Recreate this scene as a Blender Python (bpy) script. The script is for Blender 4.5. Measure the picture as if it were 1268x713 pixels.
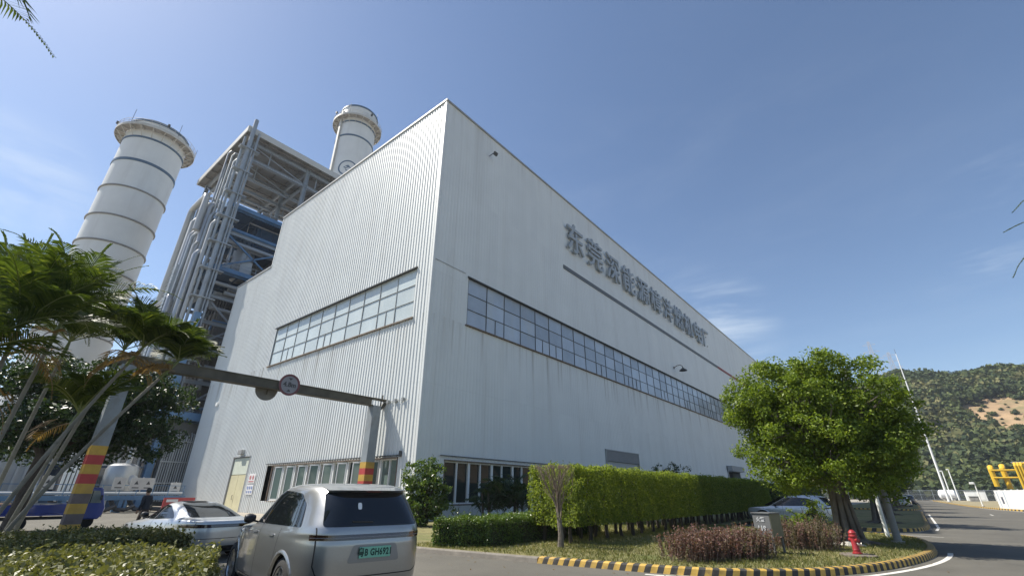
import bpy, bmesh, math, random
import numpy as np
from mathutils import Vector, Matrix
R = math.radians
sc = bpy.context.scene
for o in list(bpy.data.objects):
    bpy.data.objects.remove(o, do_unlink=True)
COL = sc.collection

# ---------------------------------------------------------------- camera
def _cam_matrix(pitch, roll, yaw):
    cp, sp = math.cos(pitch), math.sin(pitch)
    B = Matrix(((1, 0, 0), (0, 0, -1), (0, 1, 0)))
    Rx = Matrix(((1, 0, 0), (0, cp, -sp), (0, sp, cp)))
    cr, sr = math.cos(roll), math.sin(roll)
    Rr = Matrix(((cr, -sr, 0), (sr, cr, 0), (0, 0, 1)))
    cy, sy = math.cos(yaw), math.sin(yaw)
    Rz = Matrix(((cy, -sy, 0), (sy, cy, 0), (0, 0, 1)))
    return Rz @ Rx @ B @ Rr
cam_d = bpy.data.cameras.new('camera')
cam = bpy.data.objects.new('camera', cam_d)
COL.objects.link(cam)
cam.location = (0, 0, 1.65)
cam.rotation_euler = _cam_matrix(0.42869112945475185, 0.004902517229000349, 0.6850654226795455).to_euler()
cam_d.sensor_width = 36
cam_d.sensor_fit = 'HORIZONTAL'
cam_d.lens = 554.4258181583716 / 1268 * 36
cam_d.clip_start = 0.05
cam_d.clip_end = 5000
sc.camera = cam

# ---------------------------------------------------------------- sun and sky
EL = 51.8
SUN_H = Vector((-0.889, -0.457, 0)).normalized()          # horizontal direction towards the sun
sun_dir = Vector((SUN_H.x * math.cos(R(EL)), SUN_H.y * math.cos(R(EL)), math.sin(R(EL))))
sd = bpy.data.lights.new('sun', 'SUN')
sd.energy = 5.0
sd.angle = R(0.53)
sd.color = (1.0, 0.94, 0.84)
so = bpy.data.objects.new('sun', sd)
COL.objects.link(so)
so.rotation_euler = (-sun_dir).to_track_quat('-Z', 'Y').to_euler()
so.location = (0, 0, 60)

w = bpy.data.worlds.new('World')
sc.world = w
w.use_nodes = True
nt = w.node_tree
nt.nodes.clear()
N = nt.nodes.new
wo = N('ShaderNodeOutputWorld')
bg = N('ShaderNodeBackground')
sky = N('ShaderNodeTexSky')
sky.sky_type = 'NISHITA'
sky.sun_disc = False
sky.sun_elevation = R(EL)
sky.sun_rotation = math.atan2(SUN_H.x, SUN_H.y) % (2 * math.pi)
sky.air_density = 1.0
sky.dust_density = 0.5
sky.ozone_density = 3.0
bg.inputs['Strength'].default_value = 0.092
tc = N('ShaderNodeTexCoord')
def _math(op, a, b=None, clamp=False):
    n = N('ShaderNodeMath'); n.operation = op; n.use_clamp = clamp
    for i, v in enumerate((a, b)):
        if v is None: continue
        if isinstance(v, (int, float)): n.inputs[i].default_value = v
        else: nt.links.new(v, n.inputs[i])
    return n.outputs[0]
def _cloud(direction, spread, scale, stretch, lo, hi, rot):
    """thin cirrus: noise in the sky's own direction space, limited to a part of the sky"""
    d = Vector(direction).normalized()
    vm = N('ShaderNodeVectorMath'); vm.operation = 'DOT_PRODUCT'
    nt.links.new(tc.outputs['Generated'], vm.inputs[0]); vm.inputs[1].default_value = d
    mr = N('ShaderNodeMapRange'); mr.interpolation_type = 'SMOOTHSTEP'
    nt.links.new(vm.outputs['Value'], mr.inputs['Value'])
    mr.inputs['From Min'].default_value = math.cos(R(spread)); mr.inputs['From Max'].default_value = 1.0
    mp = N('ShaderNodeMapping'); nt.links.new(tc.outputs['Generated'], mp.inputs['Vector'])
    mp.inputs['Rotation'].default_value = rot; mp.inputs['Scale'].default_value = stretch
    nz = N('ShaderNodeTexNoise'); nt.links.new(mp.outputs[0], nz.inputs['Vector'])
    nz.inputs['Scale'].default_value = scale; nz.inputs['Detail'].default_value = 7; nz.inputs['Roughness'].default_value = 0.6
    nz.inputs['Distortion'].default_value = 0.5
    m2 = N('ShaderNodeMapRange'); m2.interpolation_type = 'SMOOTHSTEP'
    nt.links.new(nz.outputs['Fac'], m2.inputs['Value'])
    m2.inputs['From Min'].default_value = lo; m2.inputs['From Max'].default_value = hi
    return _math('MULTIPLY', mr.outputs[0], m2.outputs[0])
# directions of the cirrus streaks
c1 = _cloud((-0.24, 0.90, 0.285), 9, 3.0, (1, 1, 5), 0.40, 0.80, (0.25, 0.3, 0))
c2 = _cloud((0.20, 0.86, 0.33), 9, 4.0, (1, 1, 7), 0.50, 0.9, (0.3, -0.55, 0))
c3 = _cloud((-0.93, -0.06, 0.42), 7, 5.0, (1, 1, 4), 0.35, 0.8, (0, 0.2, 0))
c4 = _cloud((-0.2, 0.8, 0.3), 40, 1.6, (1, 1, 4), 0.42, 0.95, (0.1, 0.15, 0))
s1 = _math('ADD', _math('MULTIPLY', c1, 0.8), _math('MULTIPLY', c2, 0.35))
s2 = _math('ADD', _math('MULTIPLY', c3, 0.4), _math('MULTIPLY', c4, 0.14))
cm = _math('ADD', s1, s2, True)
mixc = N('ShaderNodeMix'); mixc.data_type = 'RGBA'
nt.links.new(cm, mixc.inputs[0])
nt.links.new(sky.outputs[0], mixc.inputs[6])
mixc.inputs[7].default_value = (5.6, 6.3, 7.0, 1)
nt.links.new(mixc.outputs[2], bg.inputs['Color'])
nt.links.new(bg.outputs[0], wo.inputs['Surface'])

sc.view_settings.view_transform = 'Standard'
sc.view_settings.look = 'None'
sc.view_settings.exposure = 0.7
sc.view_settings.gamma = 1.0
sc.view_settings.use_curve_mapping = False
sc.cycles.max_bounces = 6
sc.cycles.diffuse_bounces = 3
sc.cycles.glossy_bounces = 3
sc.cycles.transmission_bounces = 4
sc.cycles.transparent_max_bounces = 8
sc.cycles.use_adaptive_sampling = True

# ---------------------------------------------------------------- materials
MATS = {}
def mat(name, col, rough=0.6, metal=0.0, var=0.12, scale=3.0, bump=0.0, bscale=None, stretch=(1, 1, 1),
        dirt=None, dirt_amt=0.0, dirt_scale=0.6, dirt_stretch=(1, 1, 1), spec=0.5, coat=0.0, coords='Object', detail=6):
    """principled material with procedural variation of its own colour, optional dirt patches and bump"""
    if name in MATS: return MATS[name]
    m = bpy.data.materials.new(name); m.use_nodes = True
    t = m.node_tree; b = t.nodes['Principled BSDF']
    L = t.links.new
    b.inputs['Roughness'].default_value = rough
    b.inputs['Metallic'].default_value = metal
    b.inputs['Specular IOR Level'].default_value = spec
    b.inputs['Coat Weight'].default_value = coat
    b.inputs['Coat Roughness'].default_value = 0.05
    co = t.nodes.new('ShaderNodeTexCoord')
    def noise(sc_, st, det=detail, ro=0.6):
        mp = t.nodes.new('ShaderNodeMapping'); L(co.outputs[coords], mp.inputs[0]); mp.inputs['Scale'].default_value = st
        n = t.nodes.new('ShaderNodeTexNoise'); L(mp.outputs[0], n.inputs['Vector'])
        n.inputs['Scale'].default_value = sc_; n.inputs['Detail'].default_value = det; n.inputs['Roughness'].default_value = ro
        return n
    n1 = noise(scale, stretch)
    rmp = t.nodes.new('ShaderNodeMapRange'); L(n1.outputs['Fac'], rmp.inputs[0])
    rmp.inputs['From Min'].default_value = 0.3; rmp.inputs['From Max'].default_value = 0.7
    rmp.inputs['To Min'].default_value = 1 - var; rmp.inputs['To Max'].default_value = 1 + var
    mul = t.nodes.new('ShaderNodeVectorMath'); mul.operation = 'SCALE'
    mul.inputs[0].default_value = col[:3]; L(rmp.outputs[0], mul.inputs['Scale'])
    out = mul.outputs[0]
    if dirt:
        n2 = noise(dirt_scale, dirt_stretch, 8, 0.65)
        r2 = t.nodes.new('ShaderNodeMapRange'); r2.interpolation_type = 'SMOOTHSTEP'; L(n2.outputs['Fac'], r2.inputs[0])
        r2.inputs['From Min'].default_value = 0.48; r2.inputs['From Max'].default_value = 0.75
        r2.inputs['To Max'].default_value = dirt_amt
        mx = t.nodes.new('ShaderNodeMix'); mx.data_type = 'RGBA'
        L(r2.outputs[0], mx.inputs[0]); L(out, mx.inputs[6]); mx.inputs[7].default_value = (*dirt[:3], 1)
        out = mx.outputs[2]
    L(out, b.inputs['Base Color'])
    if bump:
        n3 = noise(bscale or scale * 4, (1, 1, 1), 8, 0.6)
        bp = t.nodes.new('ShaderNodeBump'); bp.inputs['Strength'].default_value = bump; bp.inputs['Distance'].default_value = 0.05
        L(n3.outputs['Fac'], bp.inputs['Height']); L(bp.outputs[0], b.inputs['Normal'])
    MATS[name] = m
    return m

def leaf_mat(name, c1, c2, c3=None, rough=0.42, trans=0.28, spec=0.4):
    """leaves: each leaf its own shade, some light passing through"""
    if name in MATS: return MATS[name]
    m = bpy.data.materials.new(name); m.use_nodes = True
    t = m.node_tree; b = t.nodes['Principled BSDF']; L = t.links.new
    g = t.nodes.new('ShaderNodeNewGeometry')
    cr = t.nodes.new('ShaderNodeValToRGB'); L(g.outputs['Random Per Island'], cr.inputs[0])
    e = cr.color_ramp.elements
    e[0].color = (*c1, 1); e[1].color = (*c2, 1)
    if c3:
        x = e.new(0.93); x.color = (*c2, 1); e[-1].color = (*c3, 1)
    L(cr.outputs[0], b.inputs['Base Color'])
    b.inputs['Roughness'].default_value = rough; b.inputs['Specular IOR Level'].default_value = spec
    tr = t.nodes.new('ShaderNodeBsdfTranslucent')
    sc_ = t.nodes.new('ShaderNodeVectorMath'); sc_.operation = 'MULTIPLY'
    L(cr.outputs[0], sc_.inputs[0]); sc_.inputs[1].default_value = (1.5, 1.5, 0.6)
    L(sc_.outputs[0], tr.inputs[0])
    mx = t.nodes.new('ShaderNodeMixShader'); mx.inputs[0].default_value = trans
    L(b.outputs[0], mx.inputs[1]); L(tr.outputs[0], mx.inputs[2])
    L(mx.outputs[0], t.nodes['Material Output'].inputs[0])
    MATS[name] = m
    return m

# ---------------------------------------------------------------- objects
def tag(o, label=None, cat=None, group=None, kind=None):
    if label: o['label'] = label
    if cat: o['category'] = cat
    if group: o['group'] = group
    if kind: o['kind'] = kind
    return o
def empty(name, label, cat, loc=(0, 0, 0), rz=0.0, group=None):
    o = bpy.data.objects.new(name, None); COL.objects.link(o)
    o.location = loc; o.rotation_euler = (0, 0, rz); o.empty_display_size = 0.3
    return tag(o, label, cat, group)
def dup(root, loc=None, rz=None, label=None):
    r = root.copy(); COL.objects.link(r)
    if loc is not None: r.location = loc
    if rz is not None: r.rotation_euler = (0, 0, rz)
    if label: r['label'] = label
    for ch in root.children:
        c = ch.copy(); COL.objects.link(c); c.parent = r
        for g in ch.children:
            d = g.copy(); COL.objects.link(d); d.parent = c
    return r
def link_mesh(name, me, parent=None):
    o = bpy.data.objects.new(name, me); COL.objects.link(o)
    if parent is not None: o.parent = parent
    return o

class MB:
    def __init__(s): s.v = []; s.f = []; s.m = []; s.mi = 0
    def add(s, vs, fs):
        n = len(s.v); s.v.extend([tuple(p) for p in vs]); s.f.extend([tuple(i + n for i in f) for f in fs]); s.m.extend([s.mi] * len(fs))
    def box(s, a, b):
        x0, y0, z0 = a; x1, y1, z1 = b
        s.add([(x0, y0, z0), (x1, y0, z0), (x1, y1, z0), (x0, y1, z0), (x0, y0, z1), (x1, y0, z1), (x1, y1, z1), (x0, y1, z1)],
              [(0, 3, 2, 1), (4, 5, 6, 7), (0, 1, 5, 4), (1, 2, 6, 5), (2, 3, 7, 6), (3, 0, 4, 7)])
    def obox(s, c, ux, uy, uz, hx, hy, hz):
        c = Vector(c); X = Vector(ux).normalized() * hx; Y = Vector(uy).normalized() * hy; Z = Vector(uz).normalized() * hz
        P = [c + a * X + b * Y + d * Z for d in (-1, 1) for a, b in ((-1, -1), (1, -1), (1, 1), (-1, 1))]
        s.add(P, [(0, 3, 2, 1), (4, 5, 6, 7), (0, 1, 5, 4), (1, 2, 6, 5), (2, 3, 7, 6), (3, 0, 4, 7)])
    def bar(s, p, q, w, h=None, up=(0, 0, 1)):
        p = Vector(p); q = Vector(q); d = q - p; u = Vector(up)
        if abs(d.normalized().dot(u)) > 0.98: u = Vector((1, 0, 0))
        side = d.cross(u).normalized(); uu = side.cross(d).normalized()
        s.obox((p + q) / 2, d, side, uu, d.length / 2, w / 2, (h or w) / 2)
    def ibeam(s, p, q, w, h, t=0.03, up=(0, 0, 1)):
        p = Vector(p); q = Vector(q); d = q - p; u = Vector(up)
        if abs(d.normalized().dot(u)) > 0.98: u = Vector((1, 0, 0))
        side = d.cross(u).normalized(); uu = side.cross(d).normalized(); c = (p + q) / 2; L = d.length / 2
        s.obox(c, d, side, uu, L, t / 2, h / 2 - t)
        s.obox(c + uu * (h / 2 - t / 2), d, side, uu, L, w / 2, t / 2)
        s.obox(c - uu * (h / 2 - t / 2), d, side, uu, L, w / 2, t / 2)
    def tube(s, pts, r, n=8, caps=True):
        pts = [Vector(p) for p in pts]
        rs = r if isinstance(r, (list, tuple)) else [r] * len(pts)
        base = len(s.v); prev = None
        for i, p in enumerate(pts):
            a = pts[max(i - 1, 0)]; b = pts[min(i + 1, len(pts) - 1)]
            d = (b - a).normalized()
            if prev is None:
                u = Vector((0, 0, 1)) if abs(d.z) < 0.95 else Vector((1, 0, 0))
                x = d.cross(u).normalized()
            else:
                x = (prev - d * prev.dot(d))
                x = x.normalized() if x.length > 1e-6 else d.orthogonal().normalized()
            prev = x; y = d.cross(x)
            for k in range(n):
                t = 2 * math.pi * k / n
                s.v.append(tuple(p + (x * math.cos(t) + y * math.sin(t)) * rs[i]))
        for i in range(len(pts) - 1):
            for k in range(n):
                k2 = (k + 1) % n
                s.f.append((base + i * n + k, base + i * n + k2, base + (i + 1) * n + k2, base + (i + 1) * n + k)); s.m.append(s.mi)
        if caps:
            s.f.append(tuple(base + k for k in range(n))[::-1]); s.m.append(s.mi)
            e = base + (len(pts) - 1) * n
            s.f.append(tuple(e + k for k in range(n))); s.m.append(s.mi)
    def lathe(s, prof, n=24, c=(0, 0, 0), ax=((1, 0, 0), (0, 1, 0), (0, 0, 1)), cap=True, a0=0.0, a1=None):
        X, Y, Z = [Vector(a) for a in ax]; c = Vector(c); base = len(s.v)
        full = a1 is None; span = 2 * math.pi if full else a1 - a0; nn = n if full else n + 1
        for r, z in prof:
            for k in range(nn):
                t = a0 + span * k / n
                s.v.append(tuple(c + X * (r * math.cos(t)) + Y * (r * math.sin(t)) + Z * z))
        for i in range(len(prof) - 1):
            for k in range(n):
                k2 = (k + 1) % nn
                s.f.append((base + i * nn + k, base + i * nn + k2, base + (i + 1) * nn + k2, base + (i + 1) * nn + k)); s.m.append(s.mi)
        if cap and full:
            if prof[0][0] > 1e-6: s.f.append(tuple(base + k for k in range(nn))[::-1]); s.m.append(s.mi)
            if prof[-1][0] > 1e-6: s.f.append(tuple(base + (len(prof) - 1) * nn + k for k in range(nn))); s.m.append(s.mi)
    def prism(s, poly, z0, z1):
        n = len(poly)
        s.add([(x, y, z0) for x, y in poly] + [(x, y, z1) for x, y in poly],
              [tuple(range(n))[::-1], tuple(range(n, 2 * n))] + [(i, (i + 1) % n, n + (i + 1) % n, n + i) for i in range(n)])
    def xform(s, M, start=0):
        for i in range(start, len(s.v)): s.v[i] = tuple(M @ Vector(s.v[i]))
    def build(s, name, m, parent=None, smooth=False, bevel=0.0, angle=35):
        me = bpy.data.meshes.new(name); me.from_pydata(s.v, [], s.f)
        ms = m if isinstance(m, (list, tuple)) else [m]
        for x in ms: me.materials.append(x)
        if len(ms) > 1: me.polygons.foreach_set('material_index', s.m)
        me.update()
        if smooth:
            me.shade_smooth(); me.set_sharp_from_angle(angle=R(angle))
        o = link_mesh(name, me, parent)
        if bevel:
            b = o.modifiers.new('bevel', 'BEVEL'); b.width = bevel; b.segments = 2; b.limit_method = 'ANGLE'; b.angle_limit = R(40)
        return o

def leaves_object(name, C, D, Nn, size, m, parent=None, aspect=0.5, rng=None, fold=0.18, jitter=0.35):
    """many leaf-shaped faces: C centres (n,3), D leaf axis, Nn leaf normal, size scalar or (n,)"""
    rng = rng or np.random.default_rng(1)
    n = len(C)
    size = np.broadcast_to(np.asarray(size, float), (n,)) * (1 + jitter * (rng.random(n) - 0.5) * 2)
    D = D / (np.linalg.norm(D, axis=1, keepdims=True) + 1e-9)
    S = np.cross(D, Nn); S /= (np.linalg.norm(S, axis=1, keepdims=True) + 1e-9)
    U = np.cross(S, D)
    h = (size / 2)[:, None]; wd = (size * aspect / 2)[:, None]
    A = C - D * h; B = C + D * h - U * h * fold
    Lf = C - D * h * 0.1 + S * wd + U * h * fold; Rt = C - D * h * 0.1 - S * wd + U * h * fold
    V = np.stack([A, Rt, B, Lf], 1).reshape(-1, 3)
    me = bpy.data.meshes.new(name)
    me.vertices.add(4 * n); me.vertices.foreach_set('co', V.astype(np.float32).ravel())
    me.loops.add(4 * n); me.loops.foreach_set('vertex_index', np.arange(4 * n, dtype=np.int32))
    me.polygons.add(n); me.polygons.foreach_set('loop_start', np.arange(0, 4 * n, 4, dtype=np.int32))
    me.update(calc_edges=True)
    me.materials.append(m)
    return link_mesh(name, me, parent)

def unit(v): return v / (np.linalg.norm(v, axis=-1, keepdims=True) + 1e-9)
def text_mesh(body, size, extrude, offset=0.0, space=1.0):
    c = bpy.data.curves.new('lettering', 'FONT'); c.body = body; c.size = size; c.extrude = extrude; c.offset = offset
    c.align_x = 'CENTER'; c.align_y = 'CENTER'; c.resolution_u = 3; c.space_character = space
    o = bpy.data.objects.new('lettering', c); COL.objects.link(o)
    bpy.context.view_layer.update()
    me = bpy.data.meshes.new_from_object(o.evaluated_get(bpy.context.evaluated_depsgraph_get()))
    bpy.data.objects.remove(o, do_unlink=True); bpy.data.curves.remove(c)
    return me
def text_obj(name, body, size, loc, right, up, m, parent=None, extrude=0.01, offset=0.0, wscale=1.0, space=1.0):
    me = text_mesh(body, size, extrude, offset, space)
    r = Vector(right).normalized(); u = Vector(up).normalized(); n = r.cross(u)
    M = Matrix((r * wscale, u, n)).transposed().to_4x4(); M.translation = Vector(loc)
    me.transform(M); me.materials.clear(); me.materials.append(m)
    return link_mesh(name, me, parent)
# ================================================================ setting
M_ground = mat('concrete ground', (0.30, 0.27, 0.22), 0.9, var=0.14, scale=0.35, bump=0.25, bscale=25, dirt=(0.19, 0.17, 0.14), dirt_amt=0.6, dirt_scale=0.25)
M_road = mat('worn asphalt', (0.098, 0.092, 0.076), 0.88, var=0.18, scale=0.5, bump=0.35, bscale=60, dirt=(0.150, 0.140, 0.115), dirt_amt=0.8, dirt_scale=0.22)
M_grass_soil = mat('dry grass soil', (0.185, 0.165, 0.065), 0.95, var=0.30, scale=1.6, bump=0.6, bscale=30, dirt=(0.085, 0.115, 0.026), dirt_amt=1.0, dirt_scale=0.28)
M_kerb = mat('weathered kerb stone', (0.21, 0.19, 0.16), 0.9, var=0.25, scale=2, bump=0.3, dirt=(0.09, 0.08, 0.065), dirt_amt=0.7, dirt_scale=1.5)
M_yel = mat('kerb yellow paint', (0.52, 0.33, 0.065), 0.7, var=0.25, scale=5, bump=0.15, dirt=(0.16, 0.13, 0.08), dirt_amt=0.65, dirt_scale=4)
M_blk = mat('kerb black paint', (0.035, 0.033, 0.030), 0.75, var=0.3, scale=5, bump=0.15, dirt=(0.12, 0.11, 0.09), dirt_amt=0.5, dirt_scale=4)
M_line = mat('white road paint', (0.62, 0.60, 0.55), 0.8, var=0.15, scale=4, dirt=(0.20, 0.19, 0.17), dirt_amt=0.85, dirt_scale=3)

b = MB(); b.box((-900, -400, -0.6), (900, 1500, 0.0)); tag(b.build('ground', M_ground), kind='structure')

def sheet(name, polys, z, m):
    b = MB()
    for p in polys:
        b.add([(x, y, z) for x, y in p], [tuple(range(len(p)))])
    o = b.build(name, m); tag(o, kind='structure'); return o
# the road past the hedge and the long road along the building side
sheet('road', [[(-60, 2.0), (-60, 14.5), (-24, 14.5), (-22.0, 15.5), (-12.3, 10.3), (-8, 10.86), (-4.34, 11.43), (-1.9, 13.3), (-.6, 16.2), (.05, 19.3), (.15, 22), (-.35, 26.6), (-2.0, 27.6), (-8.2, 28.2), (-8.2, 33.0), (-2.0, 30.6), (-.2, 31.8), (.3, 34.6), (.3, 240), (3.5, 240), (5.0, 150), (6.3, 104), (7.1, 96), (8.0, 86), (9.4, 79), (13, 72), (40, 68), (40, -40), (-30, -40)]], 0.004, M_road)

def fillet(pts, it=3, closed=False):
    for _ in range(it):
        out = [] if closed else [pts[0]]
        n = len(pts)
        for i in range(n if closed else n - 1):
            a = pts[i]; c = pts[(i + 1) % n]
            if closed or i > 0: out.append((a[0] * .75 + c[0] * .25, a[1] * .75 + c[1] * .25))
            if closed or i < n - 2: out.append((a[0] * .25 + c[0] * .75, a[1] * .25 + c[1] * .75))
        if not closed: out.append(pts[-1])
        pts = out
    return pts
def resample(pts, step):
    P = [Vector((*p, 0)) for p in pts]; out = [P[0]]; acc = 0.0
    for a, c in zip(P, P[1:]):
        L = (c - a).length
        if L < 1e-9: continue
        t = step - acc
        while t <= L:
            out.append(a + (c - a) * (t / L)); t += step
        acc = L - (t - step)
    if (P[-1] - out[-1]).length > .02: out.append(P[-1])
    return [(p.x, p.y) for p in out]
def kerb(name, pts, mats, step=0.14, wd=0.20, h=0.15, slant=0.06, inward=1):
    """a swept kerb whose alternate lengths are painted; slanted joints on the face"""
    pts = resample(pts, step); b = MB()
    n = len(pts)
    T = []
    for i in range(n):
        a = Vector(pts[max(i - 1, 0)]); c = Vector(pts[min(i + 1, n - 1)]); T.append((c - a).normalized())
    for i in range(n - 1):
        b.mi = (i // 1) % len(mats) if len(mats) > 1 else 0
        ring = []
        for j in (i, i + 1):
            p = Vector(pts[j]); t = T[j]; nn = Vector((-t.y, t.x)) * inward
            q0 = p; q1 = p + t * slant * 0.8 + nn * 0.025; q2 = p + t * slant + nn * 0.05; q3 = p + nn * wd + t * slant
            ring.append([(q0.x, q0.y, 0.0), (q1.x, q1.y, h - 0.025), (q2.x, q2.y, h), (q3.x, q3.y, h), (q3.x, q3.y, 0.0)])
        a, c = ring
        fs = [(k, k + 1, 6 + k, 5 + k) for k in range(4)]
        b.add(a + c, fs)
        if i == 0: b.add(a, [(4, 3, 2, 1, 0)])
        if i == n - 2: b.add(c, [(0, 1, 2, 3, 4)])
    o = b.build(name, mats); tag(o, kind='structure'); return o
front_edge = [(-4.34 - 3.66, 10.86), (-4.34, 11.43), (-2.9, 12.3), (-1.75, 13.6), (-.65, 16.2), (.05, 19.3), (.17, 22), (-.1, 25.2), (-.9, 27.0), (-2.6, 27.6), (-8.2, 28.2)]
fe = fillet(front_edge, 3)
left_edge = [(-22.9, 18.8), (-22.6, 17.2), (-19, 14.6), (-14.5, 10.9), (-12.4, 10.25), (-11.0, 10.5), (-8.0, 10.86)]
le = fillet(left_edge, 3)
kerb('kerb_plain', le, [M_kerb], step=0.5, slant=0.0, h=0.13)
kerb('kerb_striped', fe, [M_yel, M_blk], step=0.145)
bed_poly = le + fe[1:] + [(-8.4, 60), (-22.9, 60)]
def inset(poly, d=0.12):
    c = Vector((sum(p[0] for p in poly) / len(poly), sum(p[1] for p in poly) / len(poly)))
    return [(p[0] + (c.x - p[0]) * d / max(1, (c - Vector(p)).length), p[1] + (c.y - p[1]) * d / max(1, (c - Vector(p)).length)) for p in poly]
def bed(name, poly, z=0.12, m=M_grass_soil, step=0.6, lift=0.05, seed=1):
    """planting bed top as a gently uneven sheet"""
    from mathutils.geometry import delaunay_2d_cdt
    n = len(poly)
    V_, E_, F_, *_ = delaunay_2d_cdt([Vector(p) for p in poly], [(i, (i + 1) % n) for i in range(n)], [], 1, 1e-4)
    me = bpy.data.meshes.new(name); me.from_pydata([(v.x, v.y, z) for v in V_], [], [tuple(f) for f in F_]); me.update(); me.materials.append(m)
    return tag(link_mesh(name, me), kind='structure')
bed('planting_bed', inset(bed_poly))
# second island further along the road
isl2 = fillet([(-8.2, 33.2), (-2.6, 30.7), (-1.2, 30.9), (-.1, 32.3), (.25, 35), (.3, 39)], 3) + [(.3, 64), (.3, 66), (-.5, 68), (-8.2, 69)]
kerb('kerb_striped_second', isl2, [M_yel, M_blk], step=0.2)
bed('planting_bed_second', inset(isl2 + [(-8.3, 60)]), 0.12)
isl3 = fillet([(-8.2, 76), (-2.6, 73), (-1.0, 73.4), (.0, 75), (.3, 79)], 3) + [(.3, 215), (-8.2, 215)]
kerb('kerb_striped_third', isl3[:-1], [M_yel, M_blk], step=0.25)
bed('planting_bed_third', inset(isl3), 0.12)
# bed by the photographer, left of the parked silver car
bedL = fillet([(-27.0, -8), (-27.0, 3.0), (-20, 3.75), (-12.5, 4.15), (-10.6, 4.1), (-7.9, 3.1), (-4.9, 1.9), (-4.6, -1), (-8, -7)], 2)
kerb('kerb_near', bedL, [M_kerb], step=0.5, slant=0.0, h=0.13, inward=-1)
bed('planting_bed_near', inset(bedL), 0.12)
# right side of the long road
rk = fillet([(40, 67), (18, 69.5), (13.5, 71.5), (9.8, 77.5), (8.0, 86), (7.1, 95), (6.45, 103), (5.4, 130), (4.2, 200)], 3)
kerb('kerb_right', rk, [M_yel, M_blk], step=0.5, inward=-1, h=0.16, wd=0.3)
M_verge = mat('dry verge', (0.26, 0.22, 0.13), 0.95, var=0.3, scale=0.4, bump=0.4, dirt=(0.12, 0.12, 0.05), dirt_amt=0.7, dirt_scale=0.3)
bed('verge', [(x + .25, y + .05) for x, y in rk] + [(40, 200)], 0.13, M_verge)
# painted lines
def ribbon(b, pts, wd, z):
    n = len(pts)
    L = []; Rr = []
    for i in range(n):
        a = Vector(pts[max(i - 1, 0)]); c = Vector(pts[min(i + 1, n - 1)]); t = (c - a).normalized(); nn = Vector((-t.y, t.x)) * wd / 2
        p = Vector(pts[i]); L.append((p.x + nn.x, p.y + nn.y, z)); Rr.append((p.x - nn.x, p.y - nn.y, z))
    b.add(L + Rr, [(i, n + i, n + i + 1, i + 1) for i in range(n - 1)])
def offset_line(pts, d):
    out = []
    n = len(pts)
    for i in range(n):
        a = Vector(pts[max(i - 1, 0)]); c = Vector(pts[min(i + 1, n - 1)]); t = (c - a).normalized()
        out.append((pts[i][0] + t.y * d, pts[i][1] - t.x * d))
    return out
b = MB()
edge = [p for p in offset_line(fe, 0.30) if p[0] > -5.2 and p[1] < 21.5]
ribbon(b, edge, 0.13, 0.008)
ribbon(b, [(0.45, 33.5), (0.62, 36.5), (0.66, 60)], 0.12, 0.008)
ribbon(b, [(-6.0, 27.25), (-2.2, 26.95)], 0.13, 0.1425) if False else None
ribbon(b, [(0.55, 28.6), (-2.0, 28.9), (-7.9, 29.2)], 0.12, 0.008)
for y0 in (29.5, 62.0):
    ribbon(b, [(4.4 + .02 * (y0 - 28), y0), (4.4 + .02 * (y0 - 25), y0 + 3.0)], 0.11, 0.008)
ribbon(b, [(9.2, 76.5), (7.55, 85.7), (6.65, 94.8)], 0.14, 0.008)
tag(b.build('road_marking', M_line), kind='structure')
# asphalt repair patches and cracks
M_patch = mat('tar patch', (0.055, 0.052, 0.048), 0.85, var=0.2, scale=4, bump=0.3, bscale=50)
b = MB(); rng = random.Random(5)
for k in range(9):
    x, y = rng.uniform(-14, 5), rng.uniform(4, 40)
    if -11 < x < 0.8 and y > 9.5: x = rng.uniform(1.2, 5)
    pts = [(x, y)]; a = rng.uniform(0, 6.28)
    for i in range(14):
        a += rng.uniform(-.5, .5); pts.append((pts[-1][0] + .3 * math.cos(a), pts[-1][1] + .3 * math.sin(a)))
    pts = [p for p in pts if not (-11.5 < p[0] < 0.4 and p[1] > 10)]
    if len(pts) > 3: ribbon(b, pts, 0.018, 0.0085)
tag(b.build('road_crack', M_patch), kind='structure')

# ---------------------------------------------------------------- hill with its wood
def smooth(a, b_, x):
    t = np.clip((x - a) / (b_ - a), 0, 1); return t * t * (3 - 2 * t)
_hr = np.random.default_rng(7)
_waves = [(_hr.uniform(.006, .035), _hr.uniform(0, 6.28), _hr.uniform(0, 6.28)) for _ in range(14)]
def hill_h(x, y):
    x = np.asarray(x, float); y = np.asarray(y, float)
    r = smooth(225, 400, y) * (1 - 0.55 * smooth(430, 640, y))
    ridge = 67 - 0.10 * np.clip(x - 60, 0, 1e9) + 3.5 * np.sin(x * .055 + .8) + 2.0 * np.sin(x * .13)
    ridge = np.where(x < 0, 67 + 0.02 * x, ridge)
    h = np.clip(ridge, 8, 90) * r
    f = sum(np.sin(x * k * math.cos(a) + y * k * math.sin(a) + p) / (1 + 60 * k) for k, a, p in _waves)
    return h + f * 1.6 * smooth(225, 300, y) - 0.5 * (1 - smooth(222, 240, y))
nx, ny = 120, 70
xs = np.linspace(-260, 520, nx); ys = np.linspace(222, 700, ny)
X, Y = np.meshgrid(xs, ys); Z = hill_h(X, Y)
b = MB()
b.v = [tuple(p) for p in np.stack([X, Y, Z], -1).reshape(-1, 3)]
for j in range(ny - 1):
    for i in range(nx - 1):
        b.f.append((j * nx + i, j * nx + i + 1, (j + 1) * nx + i + 1, (j + 1) * nx + i)); b.m.append(0)
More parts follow.
